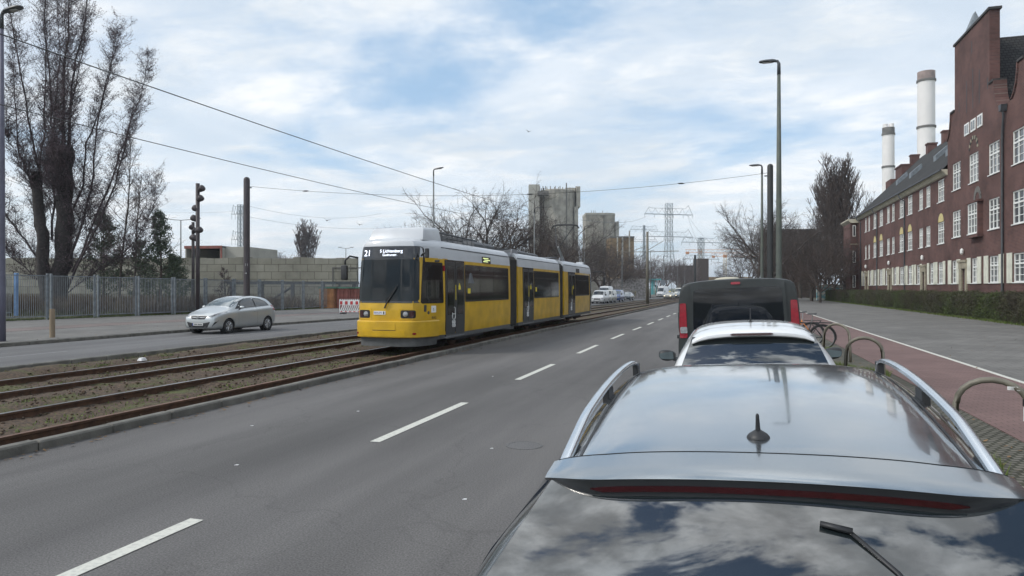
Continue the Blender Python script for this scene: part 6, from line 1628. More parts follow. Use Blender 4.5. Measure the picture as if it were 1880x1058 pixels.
# ------------------------------------------------------------------ power station chimneys
def stack(u, z, vtop, wpx, bands, label, twin=False):
    x, y = at(u, z); h = hgt(vtop, z); r = wpx / 2 / F * z; root = empty('chimney', (x, y, 0))
    mb = MB(); mb.lathe([(r * 1.1, 0), (r * 1.03, h * .5), (r, h)], 40); mb.build('shaft', 'chimney_white', root, smooth=True, angle=60)
    if not twin:
        mb = MB(); hb = 16 / F * z; mb.lathe([(r * 1.02, h - hb), (r * 1.02, h + .1), (r * .9, h + .1), (r * .9, h - 1)], 40, cap=False); mb.build('top_band', 'chimney_grey', root, smooth=True, angle=50)
    else:
        mb = MB(); mb.lathe([(r * 1.03, h - 12 / F * z), (r * 1.03, h)], 40, cap=False); mb.build('top_band', 'concrete_dark', root, smooth=True)
        for s in (-1, 1):
            mb = MB(); mb.lathe([(r * .44, h - 1), (r * .44, h + 7 / F * z)], 20, (s * r * .5, 0, 0)); mb.build('flue', 'chimney_white', root, smooth=True, angle=50)
    for v in bands:
        hb = hgt(v, z); mb = MB(); mb.lathe([(r * 1.12, hb - .35), (r * 1.12, hb + .35)], 40); mb.build('ring_platform', 'concrete_dark', root)
    tag(root, label, 'chimney')
stack(1700.5, 250, 133, 28.5, [149, 234], 'tall wide white factory chimney with grey-brown top behind the brick building')
stack(1631, 260, 235, 20, [247, 307], 'slimmer white factory chimney with two flues, left of the wide one', twin=True)
# ------------------------------------------------------------------ silos and distant blocks
def block_at(root, name, u0, u1, vt, z, m, depth=6, vb=None, zoff=0, fx=0):
    x0 = (u0 - UC) / F * z; x1 = (u1 - UC) / F * z; h = hgt(vt, z); b = -1 if vb is None else hgt(vb, z)
    mb = MB(); mb.bx(x0, x1, zoff, zoff + depth, b, h); return mb.build(name, m, root)
def frame_at(name, u, z, label, cat, group=None):
    global UC
    UC = u; x, y = at(u, z); r = empty(name, (x, y, 0), TH); return tag(r, label, cat, group)
r_ = frame_at('concrete_silo', 1026, 240, 'big round grey concrete silo with two square towers behind the bare trees', 'silo'); z = 240
rad = 36 / F * z; mb = MB(); mb.lathe([(rad, -1), (rad, hgt(350, z)), (rad * 1.01, hgt(350, z)), (rad * 1.01, hgt(347, z)), (rad * .9, hgt(345, z))], 48, (0, 8, 0)); mb.build('drum', 'concrete_panel_s', r_, smooth=True, angle=50) if False else mb.build('drum', 'concrete', r_, smooth=True, angle=50)
for k in range(15):
    t = PI + PI * (k + .5) / 15; mb = MB(); mb.box((rad * 1.0 * math.cos(t), 8 + rad * math.sin(t), hgt(437, z)), (.25, .25, hgt(350, z)), rz=t)
    o = mb.build('joint', 'concrete_dark' if k in (3, 9) else 'concrete', r_)
block_at(r_, 'tower', 971, 991, 338, z, 'concrete_light', 5, zoff=1); block_at(r_, 'tower', 1060, 1067, 340, z, 'concrete', 9, vb=378, zoff=3); block_at(r_, 'tower', 1056, 1063, 378, z, 'concrete', 9, zoff=3)
block_at(r_, 'parapet', 1040, 1060, 341, z, 'concrete_light', .5, vb=348, zoff=5)
block_at(r_, 'platform', 987, 1007, 352, z, 'concrete_dark', 2.5, vb=359, zoff=-1.5)
for u in (992, 998, 1003, 1012, 1021, 1030, 1042, 1060):
    mb = MB(); h = hgt(332 if u in (1042,) else 338, z); mb.tube([((u - UC) / F * z, 5, hgt(350, z)), ((u - UC) / F * z, 5, h)], .14 if u != 1042 else .2, 4); mb.build('aerial', 'concrete_dark', r_)
r_ = frame_at('concrete_silo', 1105, 260, 'lower square grey silo with a rounded corner right of the big silo', 'silo'); z = 260
mb = MB(); x0, x1 = (1075.6 - UC) / F * z, (1131 - UC) / F * z; pts = [(x0, 0), (x1 - 3.2, 0)] + [(x1 - 3.2 + 3.2 * math.sin(t), 3.2 - 3.2 * math.cos(t)) for t in np.linspace(.2, PI / 2, 8)] + [(x1, 12), (x0, 12)]
mb.prism(pts, -1, hgt(395, z), 'z'); mb.build('body', 'concrete', r_); mb = MB(); mb.prism([(a * 1.02, b - .2) for a, b in pts], hgt(395, z), hgt(391, z), 'z'); mb.build('parapet', 'concrete_light', r_)
block_at(r_, 'side_tower', 1131.5, 1138, 406, z, 'concrete_light', 7, zoff=2)
block_at(r_, 'joint', 1108, 1109, 396, z, 'concrete_dark', .2, zoff=-.25)
for u in (1087, 1091, 1094, 1108): block_at(r_, 'aerial', u, u + .8, 385, z, 'concrete_dark', .2, vb=396, zoff=3)
r_ = frame_at('plant_building', 1142, 235, 'tan industrial building with pale vertical pipes below the silos', 'building'); z = 235
block_at(r_, 'body', 1120, 1164, 435, z, 'brown_render', 10); block_at(r_, 'roof_edge', 1119.5, 1164.5, 434, z, 'concrete_dark', 10.2, vb=437, zoff=-.3)
for u in (1132, 1141.5, 1154): block_at(r_, 'pipe', u, u + 2.2, 424 if u > 1150 else 436, z, 'concrete_light', .5, zoff=-.8)
r_ = frame_at('long_brick_building', 1290, 300, 'far dark brick block with a tower end beyond the pylon', 'building'); z = 300
mb = MB(); mb.bx(-2, 2.6, 0, 8, -1, hgt(475, z)); mb.build('tower', 'bark_brown', r_)
for i in range(6): block_at(r_, 'bay', 1304 + i * 4, 1307.6 + i * 4, 480 + i * 4.2, z, 'bark_brown', 6, zoff=6 + i * 7)
block_at(r_, 'wing', 1262, 1286, 486, z, 'bark', 8, zoff=12); block_at(r_, 'low_wing', 1316, 1440, 506, z, 'brown_render', 6, zoff=40)
r_ = frame_at('brown_house', 1467, 125, 'dark brown square house behind the bare trees right of the black mast', 'building'); z = 125
block_at(r_, 'body', 1434, 1502, 423, z, 'bark_brown', 9); block_at(r_, 'roof', 1432, 1504, 421, z, 'roof_tile_front', 10, vb=424, zoff=-.4)
for i in range(3):
    for j in range(3): block_at(r_, 'window', 1446 + i * 17, 1452 + i * 17, 434 + j * 24, z, 'pane', .1, vb=446 + j * 24, zoff=-.12)
for (u0, u1, vt, z, m, lab) in [(1500, 1560, 524, 100, 'graffiti', 'low wall with blue-green graffiti at the end of the right pavement'), (1098, 1190, 521, 150, 'graffiti_grey', 'low grey wall covered in graffiti behind the parked vans')]:
    r_ = frame_at('graffiti_wall', u0, z, lab, 'wall'); mb = MB(); w = (u1 - u0) / F * z; mb.bx(0, w, 0, .3, -.6, hgt(vt - (8 if u0 < 1200 else 0), z)); mb.build('wall', m, r_); mb = MB(); mb.bx(-.05, w + .05, -.05, .35, hgt(vt - (8 if u0 < 1200 else 0), z), hgt(vt - (8 if u0 < 1200 else 0), z) + .12); mb.build('coping', 'concrete_light', r_)
r_ = frame_at('tram_shelter', 1201, 175, 'teal glass shelter left of the distant tall white van', 'shelter'); z = 175
block_at(r_, 'roof', 1190, 1214, 512, z, 'teal', 1.8, vb=514.5)
for u in (1197, 1203, 1207): block_at(r_, 'glass_wall', u, u + (4.5 if u < 1200 else .8), 514.5, z, 'teal', .1 if u < 1200 else .2, vb=541, zoff=1)
r_ = frame_at('info_panel', 1217, 172, 'pale grey information panel above the tall white van', 'sign'); z = 172
block_at(r_, 'panel', 1213.5, 1221, 514, z, 'galvanised', .3, vb=524); block_at(r_, 'post', 1216.8, 1217.6, 524, z, 'pole_grey', .2, vb=545)
r_ = frame_at('kiosk', 1165, 150, 'small pale utility box on the left pavement right of the dark car', 'utility box'); z = 150
block_at(r_, 'body', 1161, 1168, 534.5, z, 'fan_yellow', .8, vb=543); block_at(r_, 'lid', 1160.8, 1168.2, 534, z, 'cornice', 1, vb=535, zoff=-.1)
# white house glimpsed between the trunks
r_ = frame_at('pale_house', 1160, 230, 'pale house gable glimpsed between the tree trunks below the tan building', 'house'); z = 230
mb = MB(); mb.prism([(-3.5, 0), (-3.5, 3.3), (0, 5.6), (3.5, 3.3), (3.5, 0)], 0, 8, 'y'); mb.build('wall', 'concrete_light', r_); mb = MB(); mb.prism([(-3.9, 3.1), (0, 5.75), (3.9, 3.1), (3.9, 3.4), (0, 6.1), (-3.9, 3.4)], -.3, 8.3, 'y'); mb.build('roof', 'roof_gear', r_)
block_at(r_, 'side_wing', 1118, 1143, 514, z, 'cornice', 6, zoff=2)
# ------------------------------------------------------------------ pylons and cranes
def pylon(u, z, vtop, arms, wb, wt, r, label, vb=520, yaw=.25):
    x, y = at(u, z); root = empty('pylon', (x, y, 0), TH + yaw); k = z / F; h = hgt(vtop, z); hb = 0
    mb = MB(); W0, W1 = wb * k / 2, wt * k / 2; lv = [0]; a = 0
    varm = arms[-1][0]; hw = hgt(varm + 8, z)
    def wid(zz): return W1 if zz > hw else W0 + (W1 - W0) * zz / hw
    while a < h: a += max(2 * wid(a), 2 * W1) * 1.15; lv.append(min(a, h))
    cs = [(-1, -1), (1, -1), (1, 1), (-1, 1)]
    for i in range(len(lv) - 1):
        a, b = lv[i], lv[i + 1]; wa, wb_ = wid(a), wid(b)
        for j in range(4):
            c, d = cs[j], cs[(j + 1) % 4]
            mb.tube([(c[0] * wa, c[1] * wa, a), (c[0] * wb_, c[1] * wb_, b)], r * 1.35, 3, cap=False)
            mb.tube([(c[0] * wa, c[1] * wa, a), (d[0] * wb_, d[1] * wb_, b)], r * .7, 3, cap=False); mb.tube([(d[0] * wa, d[1] * wa, a), (c[0] * wb_, c[1] * wb_, b)], r * .7, 3, cap=False)
            mb.tube([(c[0] * wb_, c[1] * wb_, b), (d[0] * wb_, d[1] * wb_, b)], r * .7, 3, cap=False)
    mb.build('tower', 'lattice', root)
    for (vl, vu, hwpx) in arms:
        zl_, zu = hgt(vl, z), hgt(vu, z); L_ = hwpx * k; mb = MB()
        for s in (-1, 1):
            mb.tube([(-L_, s * W1 * .6, zl_), (L_, s * W1 * .6, zl_)], r * 1.3, 3, cap=False)
        mb.tube([(-L_ * .82, 0, zu + .5), (-L_ * .7, 0, zu), (L_ * .7, 0, zu), (L_ * .82, 0, zu + (zu - zl_) * .6)], r, 3, cap=False)
        mb.tube([(-L_, 0, zl_), (-L_ * .82, 0, zu + .5)], r, 3, cap=False); mb.tube([(L_, 0, zl_), (L_ * .82, 0, zu + (zu - zl_) * .6)], r, 3, cap=False)
        n = 12
        for i in range(n):
            a = -L_ * .85 + 1.7 * L_ * i / n; b = -L_ * .85 + 1.7 * L_ * (i + 1) / n
            mb.tube([(a, 0, zl_ if i % 2 else zu), (b, 0, zu if i % 2 else zl_)], r * .6, 3, cap=False)
        mb.build('cross_arm', 'lattice', root)
        for i in range(6):
            a = L_ * (-1 + .4 * i); m2 = MB(); m2.tube([(a, 0, zl_), (a, 0, zl_ - 1.6)], r * .9, 4); m2.build('insulator', 'lattice', root)
    tag(root, label, 'pylon', 'electricity pylons'); return root
pylon(1228, 330, 374, [(394, 383, 48), (435, 426, 48)], 22, 10, .11, 'largest electricity pylon with two wide cross arms, in the middle of the far street')
pylon(1182.5, 520, 414, [(422, 416, 27), (444, 440, 27)], 10, 3, .13, 'slim distant pylon left of the largest one')
pylon(1287, 400, 437, [(445.5, 437.5, 39), (476, 469, 36)], 18, 8, .13, 'narrow pylon right of the largest one, in front of the orange cranes')
pylon(441.4, 200, 376, [(393, 379, 19), (440, 426, 19)], 13, 7, .07, 'electricity pylon on the left, partly behind the dark round-topped mast', yaw=-.3)
A = at(1186, 330); B = at(1068, 150)
wire('power_line', sagline((*at(1187, 330), hgt(397, 330)), (*at(1068, 120), hgt(404, 120)), 1.5, 12), .05, 'thin power line from the largest pylon to the left edge of its sky', 'wire_thin', n=3)
for i, (v0, u1, v1) in enumerate([(394, 1300, 470), (394, 1330, 455)]):
    wire('power_line', sagline((*at(1262, 330), hgt(v0, 330)), (*at(u1, 420), hgt(v1, 420)), 4, 12), .05, ['power line falling from the right arm of the largest pylon, steeper one', 'power line falling from the right arm of the largest pylon, flatter one'][i], 'wire_thin', n=3)
def crane(u, z, vj, u0, u1, label):
    x, y = at(u, z); root = empty('tower_crane', (x, y, 0), TH); k = z / F; h = hgt(vj, z); r = .17; w = 1.1
    mb = MB()
    for sx in (-1, 1):
        for sy in (-1, 1): mb.tube([(sx * w, sy * w, 0), (sx * w, sy * w, h + 3)], r, 3)
    a = 0
    while a < h:
        for s in (-1, 1): mb.tube([(-w * s, -w, a), (w * s, -w, a + 3)], r * .7, 3)
        a += 3
    mb.build('tower', 'crane_pale', root)
    a, b = (u0 - u) * k, (u1 - u) * k; mb = MB()
    for (yy, zz) in ((-.8, h), (.8, h), (0, h + 2.4)): mb.tube([(a if a < 0 else 0, yy, zz), (b, yy, zz)], r, 3)
    n = 24
    for i in range(n): mb.tube([(a + (b - a) * i / n, 0, h if i % 2 else h + 2.4), (a + (b - a) * (i + 1) / n, 0, h + 2.4 if i % 2 else h)], r * .6, 3)
    mb.m = [1 if k_ < len(mb.f) * .45 else 0 for k_ in range(len(mb.f))]; mb.build('jib', ['crane_pale', 'crane_orange'], root)
    mb = MB(); mb.bx(a * .75, a * .95, -.8, .8, h - 1.2, h + .6); mb.build('counterweight', 'crane_orange', root); mb = MB(); mb.bx(-1.3, 1.3, -1.2, 1.2, h - 1, h + 1.4); mb.build('cab', 'crane_orange', root)
    tag(root, label, 'crane')
crane(1286, 560, 464, 1258, 1360, 'orange and yellow tower crane whose jib crosses behind the narrow pylon')
crane(1331, 600, 471, 1306, 1400, 'orange tower crane standing farther right, above the far treetops')
# ------------------------------------------------------------------ trees
class Tree:
    """collects branch polylines, builds trunk and crown meshes"""
    def __init__(s, seed): s.r = random.Random(seed); s.seg = {0: [], 1: []}; s.tips = []
    def path(s, p, d, L, n, wob, up):
        pts = [p.copy()]; d = d.normalized()
        for i in range(n):
            d = (d + Vector((s.r.gauss(0, wob), s.r.gauss(0, wob), s.r.gauss(0, wob) + up))).normalized(); p = p + d * (L / n); pts.append(p.copy())
        return pts, d
    def add(s, pts, r0, r1, k): s.seg[k].append((pts, r0, r1))
    def grow(s, p, d, L, r, lvl, P):
        """P per level: (n children, length ratio, spread, wobble, up, first t)"""
        nch, lr, spr, wob, up, t0 = P[min(lvl, len(P) - 1)]
        n = 5 if lvl < 2 else (4 if lvl == 2 else 2); pts, dend = s.path(p, d, L, n, wob, up)
        r1 = r * .45 if nch else r * .3; s.add(pts, r, max(r1, .004), 0 if lvl == 0 else 1)
        if lvl >= len(P) - 1: s.tips.append(pts[-1]); s.tips.append(pts[len(pts) // 2]); return
        for i in range(nch):
            t = t0 + (1 - t0) * (i + s.r.random()) / nch; f = t * n; j = min(int(f), n - 1); q = pts[j].lerp(pts[j + 1], f - j); dd = (pts[j + 1] - pts[j]).normalized()
            az = s.r.uniform(0, 2 * PI); o = dd.orthogonal().normalized(); o2 = dd.cross(o); sp = spr * s.r.uniform(.7, 1.25)
            nd_ = dd * math.cos(sp) + (o * math.cos(az) + o2 * math.sin(az)) * math.sin(sp)
            s.grow(q, nd_, L * lr * s.r.uniform(.7, 1.2) * (1.15 - .45 * t), max((r * (1 - t) + r1 * t) * .62, .005), lvl + 1, P)
        s.grow(pts[-1], dend, L * lr * .9, r1, lvl + 1, P)
    def mesh(s, k, name, m, parent, rmin=.0, sides=None):
        V, Fq = [], []; c = 0
        for pts, r0, r1 in s.seg[k]:
            n = (8 if r0 > .12 else 5 if r0 > .04 else 3) if not sides else sides
            if r0 < .022: n = 3
            K = len(pts); P = np.array([tuple(p) for p in pts]); D = np.gradient(P, axis=0); D /= np.maximum(np.linalg.norm(D, axis=1, keepdims=True), 1e-9)
            up = np.array([0, 0, 1.]) if abs(D[0][2]) < .9 else np.array([1., 0, 0])
            A = np.cross(D, up); A /= np.maximum(np.linalg.norm(A, axis=1, keepdims=True), 1e-9); B = np.cross(D, A)
            R_ = np.linspace(max(r0, rmin), max(r1, rmin), K)[:, None, None]; th = np.linspace(0, 2 * PI, n, endpoint=False)
            if r0 > .15: R_ = R_ * (1 + np.random.default_rng(K).normal(0, .09, (K, n, 1)))
            ring = P[:, None, :] + R_ * (A[:, None, :] * np.cos(th)[None, :, None] + B[:, None, :] * np.sin(th)[None, :, None])
            V.append(ring.reshape(-1, 3)); i, j = np.meshgrid(np.arange(K - 1), np.arange(n), indexing='ij'); a = c + i * n + j; b = c + i * n + (j + 1) % n
            Fq.append(np.stack([a, b, b + n, a + n], -1).reshape(-1, 4)); c += K * n
        return fast_mesh(name, np.concatenate(V), np.concatenate(Fq), m, parent, smooth=True)
def flecks(name, tips, per, spread, size, m, parent, rs=3, elong=1.6):
    g = np.random.default_rng(rs); T = np.array([tuple(t) for t in tips]); n = len(T) * per
    P = np.repeat(T, per, 0) + g.normal(0, spread, (n, 3)); a = g.normal(0, 1, (n, 3)); a /= np.linalg.norm(a, axis=1, keepdims=True)
    b = np.cross(a, g.normal(0, 1, (n, 3))); b /= np.linalg.norm(b, axis=1, keepdims=True); s_ = size * g.uniform(.6, 1.4, (n, 1))
    V = np.stack([P - a * s_ * elong, P + b * s_ * .6, P + a * s_ * elong, P - b * s_ * .6], 1).reshape(-1, 3); return fast_mesh(name, V, np.arange(4 * n).reshape(-1, 4), m, parent)
def plane_tree(seed, h, trunk, P, m1='bark', m2='twig', lean=0, rmin=.0, r0=.27, name='bare_tree'):
    root = empty(name); t = Tree(seed); p, d = Vector((0, 0, -.2)), Vector((lean, 0, 1))
    pts, dend = t.path(p, d, trunk, 4, .04, .02); t.add(pts, r0, r0 * .8, 0)
    n = P[0][0]; L = (h - trunk) * .52
    for i in range(n):
        az = 2 * PI * i / n + t.r.uniform(-.4, .4); sp = P[0][2] * t.r.uniform(.6, 1.2) * (.35 if i == 0 else 1)
        t.grow(pts[-1] - Vector((0, 0, t.r.uniform(0, trunk * .18))), Vector((math.cos(az) * math.sin(sp), math.sin(az) * math.sin(sp), math.cos(sp))), L * t.r.uniform(.85, 1.15), r0 * .55, 1, P)
    zs = max(max(p.z for p in q[0]) for q in t.seg[1]); f = h / zs
    for k_ in (0, 1): t.seg[k_] = [([p * f for p in q], a, b) for q, a, b in t.seg[k_]]
    t.mesh(0, 'trunk', m1, root); t.mesh(1, 'crown', m2, root, rmin=rmin); return root, t
PA = [(6, .6, .95, .1, .03, .3), (5, .62, .75, .13, .05, .25), (4, .6, .8, .16, .04, .2), (4, .6, .75, .2, .02, .1), (3, .55, .7, .2, .0, .1), (0, .5, .6, .25, 0, 0)]
PB = [(5, .6, .72, .1, .06, .3), (5, .6, .6, .13, .07, .2), (5, .58, .7, .16, .05, .15), (4, .6, .7, .2, .03, .1), (3, .55, .7, .2, .0, .1), (0, .5, .6, .25, 0, 0)]
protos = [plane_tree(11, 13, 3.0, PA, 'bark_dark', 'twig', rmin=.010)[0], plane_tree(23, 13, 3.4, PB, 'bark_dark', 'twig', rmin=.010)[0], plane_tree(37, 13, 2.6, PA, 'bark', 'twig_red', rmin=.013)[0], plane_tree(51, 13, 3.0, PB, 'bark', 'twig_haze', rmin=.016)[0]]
used = set()
def put_tree(k, x, y, z, s, rz, label, group, sz=None):
    o = protos[k] if k not in used else copy_tree(protos[k]); used.add(k)
    o.location = (x, y, z); o.rotation_euler = (0, 0, rz); o.scale = (s, s, (sz or s)); return tag(o, label, 'tree', group)
rt = random.Random(9)
row = [(800, 68, 384, 'leftmost bare street tree, its low crown behind the grey lamp above the tram nose'), (846, 76, 352, 'bare tree with spreading crown behind the front half of the tram'), (888, 84, 326, 'tallest bare tree behind the middle of the tram'), (934, 92, 376, 'bare tree between the tallest one and the silo, behind the tram'),
       (985, 86, 366, 'bare tree in front of the left tower of the big silo'), (1020, 104, 388, 'dark bare tree in front of the big silo, left of the tram pantograph'), (1045, 112, 392, 'dark bare tree behind the tram pantograph'), (1078, 122, 420, 'bare tree just behind the tail of the tram'),
       (1100, 132, 425, 'bare tree in front of the lower square silo'), (1122, 142, 432, 'bare tree over the blue van in front of the tan building'), (1143, 152, 448, 'reddish bare tree over the dark car in front of the tan building'), (1163, 166, 455, 'reddish bare tree left of the bracket mast'),
       (1178, 178, 462, 'bare tree crown directly left of the bracket mast foot'), (1205, 196, 470, 'reddish bare tree behind the tall white van'), (1224, 216, 474, 'reddish bare tree at the foot of the largest pylon'), (1243, 236, 470, 'pale bare tree right of the largest pylon'), (1258, 262, 478, 'pale bare tree left of the far dark mast')]
for i, (u, z, vt, lab) in enumerate(row):
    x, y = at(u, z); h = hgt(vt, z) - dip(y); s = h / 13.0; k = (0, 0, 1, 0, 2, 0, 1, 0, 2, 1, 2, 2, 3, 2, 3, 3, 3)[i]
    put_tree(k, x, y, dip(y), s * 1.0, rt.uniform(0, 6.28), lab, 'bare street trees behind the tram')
right = [(1392, 78, 348, 1, 'bare round-crowned tree behind the black mast and the lamp on the right'), (1420, 92, 362, 1, 'bare tree behind the tall lamp, right of the round-crowned one'), (1456, 98, 392, 0, 'bare tree in front of the brown house'), (1490, 92, 400, 2, 'dark-trunked bare tree right of the brown house'),
         (1516, 102, 385, 0, 'bare tree left of the dense columnar poplar'), (1470, 118, 385, 3, 'pale-twigged tree behind the brown house'), (1552, 96, 410, 1, 'bare tree beside the far end of the brick building'), (1375, 130, 420, 2, 'smaller bare tree left of the round-crowned tree'), (1440, 130, 405, 1, 'bare tree deep behind the tall lamp'), (1506, 84, 430, 2, 'low bare tree over the end of the hedge'),
         (1448, 108, 398, 2, 'brownish bare tree in front of the left edge of the brown house'), (1534, 92, 428, 3, 'light-twigged tree at the foot of the columnar poplars')]
for i, (u, z, vt, k, lab) in enumerate(right):
    x, y = at(u, z); h = hgt(vt, z); s = h / 13.0
    put_tree(k, x, y, 0, s * .92, rt.uniform(0, 6.28), lab, 'bare trees at the end of the right pavement', sz=s)
    if i == 0: o_ = [q for q in bpy.data.objects if q.get('label') == lab][0]; o_.scale = (s * .60, s * .60, s); o_.rotation_euler = (0, 0, 2.2)
far = [(1262, 300, 492, 'far small tree just left of the dark brick block'), (1333, 300, 488, 'pale far tree standing under the right crane'), (1352, 330, 500, 'far tree between the right crane and the van roof'), (466, 170, 462, 'small bare tree just right of the round-topped mast above the wall'), (480, 170, 455, 'rounded bare tree above the block wall right of the mast'), (505, 175, 463, 'low bare tree above the block wall left of the little poplar'), (518, 180, 460, 'low bare tree touching the little poplar above the wall')]
for i, (u, z, vt, lab) in enumerate(far):
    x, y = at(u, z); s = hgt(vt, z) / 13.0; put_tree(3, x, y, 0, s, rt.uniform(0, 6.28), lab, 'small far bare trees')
# columnar poplars
def poplar(seed, h, w, m1, m2, stems=9, rmin=.02, nb=16, base=.25):
    root = empty('poplar_tree'); t = Tree(seed); pts, d = t.path(Vector((0, 0, -.2)), Vector((0, 0, 1)), h * .92, 8, .02, .1); t.add(pts, h * .012 + .05, .03, 0)
    for i in range(stems * 4):
        f = base + (.9 - base) * i / (stems * 4); q = pts[int(f * 8)].lerp(pts[min(int(f * 8) + 1, 8)], f * 8 % 1); az = i * 2.4; sp = .5
        L = w * (1.5 - .9 * abs(f - .35)); pp, dd = t.path(q, Vector((math.cos(az) * .5, math.sin(az) * .5, 1)), L * 1.3, 4, .08, .12); t.add(pp, .05, .02, 1)
        for j in range(nb):
            g = t.r.uniform(.15, 1) * 4; q2 = pp[min(int(g), 3)].lerp(pp[min(int(g) + 1, 4)], g % 1); a2 = t.r.uniform(0, 6.28)
            p3, _ = t.path(q2, Vector((math.cos(a2) * .5, math.sin(a2) * .5, 1)), L * .45, 2, .1, .12); t.add(p3, rmin, rmin * .6, 1)
            for k in range(3):
                a3 = t.r.uniform(0, 6.28); p4, _ = t.path(p3[1], Vector((math.cos(a3) * .7, math.sin(a3) * .7, 1)), L * .22, 2, .1, .1); t.add(p4, rmin * .8, rmin * .5, 1)
    t.mesh(0, 'trunk', m1, root); t.mesh(1, 'crown', m2, root, rmin=rmin * .6); return root
x, y = at(1545, 108); h = hgt(318, 108); o = poplar(5, h, 4.4, 'bark_dark', 'twig_red', rmin=.035, stems=12, nb=22, base=.15); o.location = (x, y, 0); tag(o, 'tall dense brown columnar poplar left of the brick building', 'tree')
x, y = at(1522, 116); h = hgt(352, 116); o = poplar(15, h, 4.0, 'bark_dark', 'twig_red', rmin=.03, stems=10, nb=18, base=.15); o.location = (x, y, 0); tag(o, 'slightly lower columnar poplar standing left of the tallest brown one', 'tree')
x, y = at(562, 190); h = hgt(430, 190); o = poplar(6, h, 4.6, 'bark', 'twig_haze', rmin=.06, nb=10); o.location = (x, y, 0); tag(o, 'little columnar poplar above the block wall left of the tram', 'tree')
x, y = at(1598, 130); h = hgt(340, 130); o = poplar(8, h, 2.2, 'bark', 'twig_haze', rmin=.03, nb=4, stems=5, base=.4); o.location = (x, y, 0); tag(o, 'thin sparse young poplar just left of the slimmer chimney', 'tree')
x, y = at(1655, 150); h = hgt(283, 150)
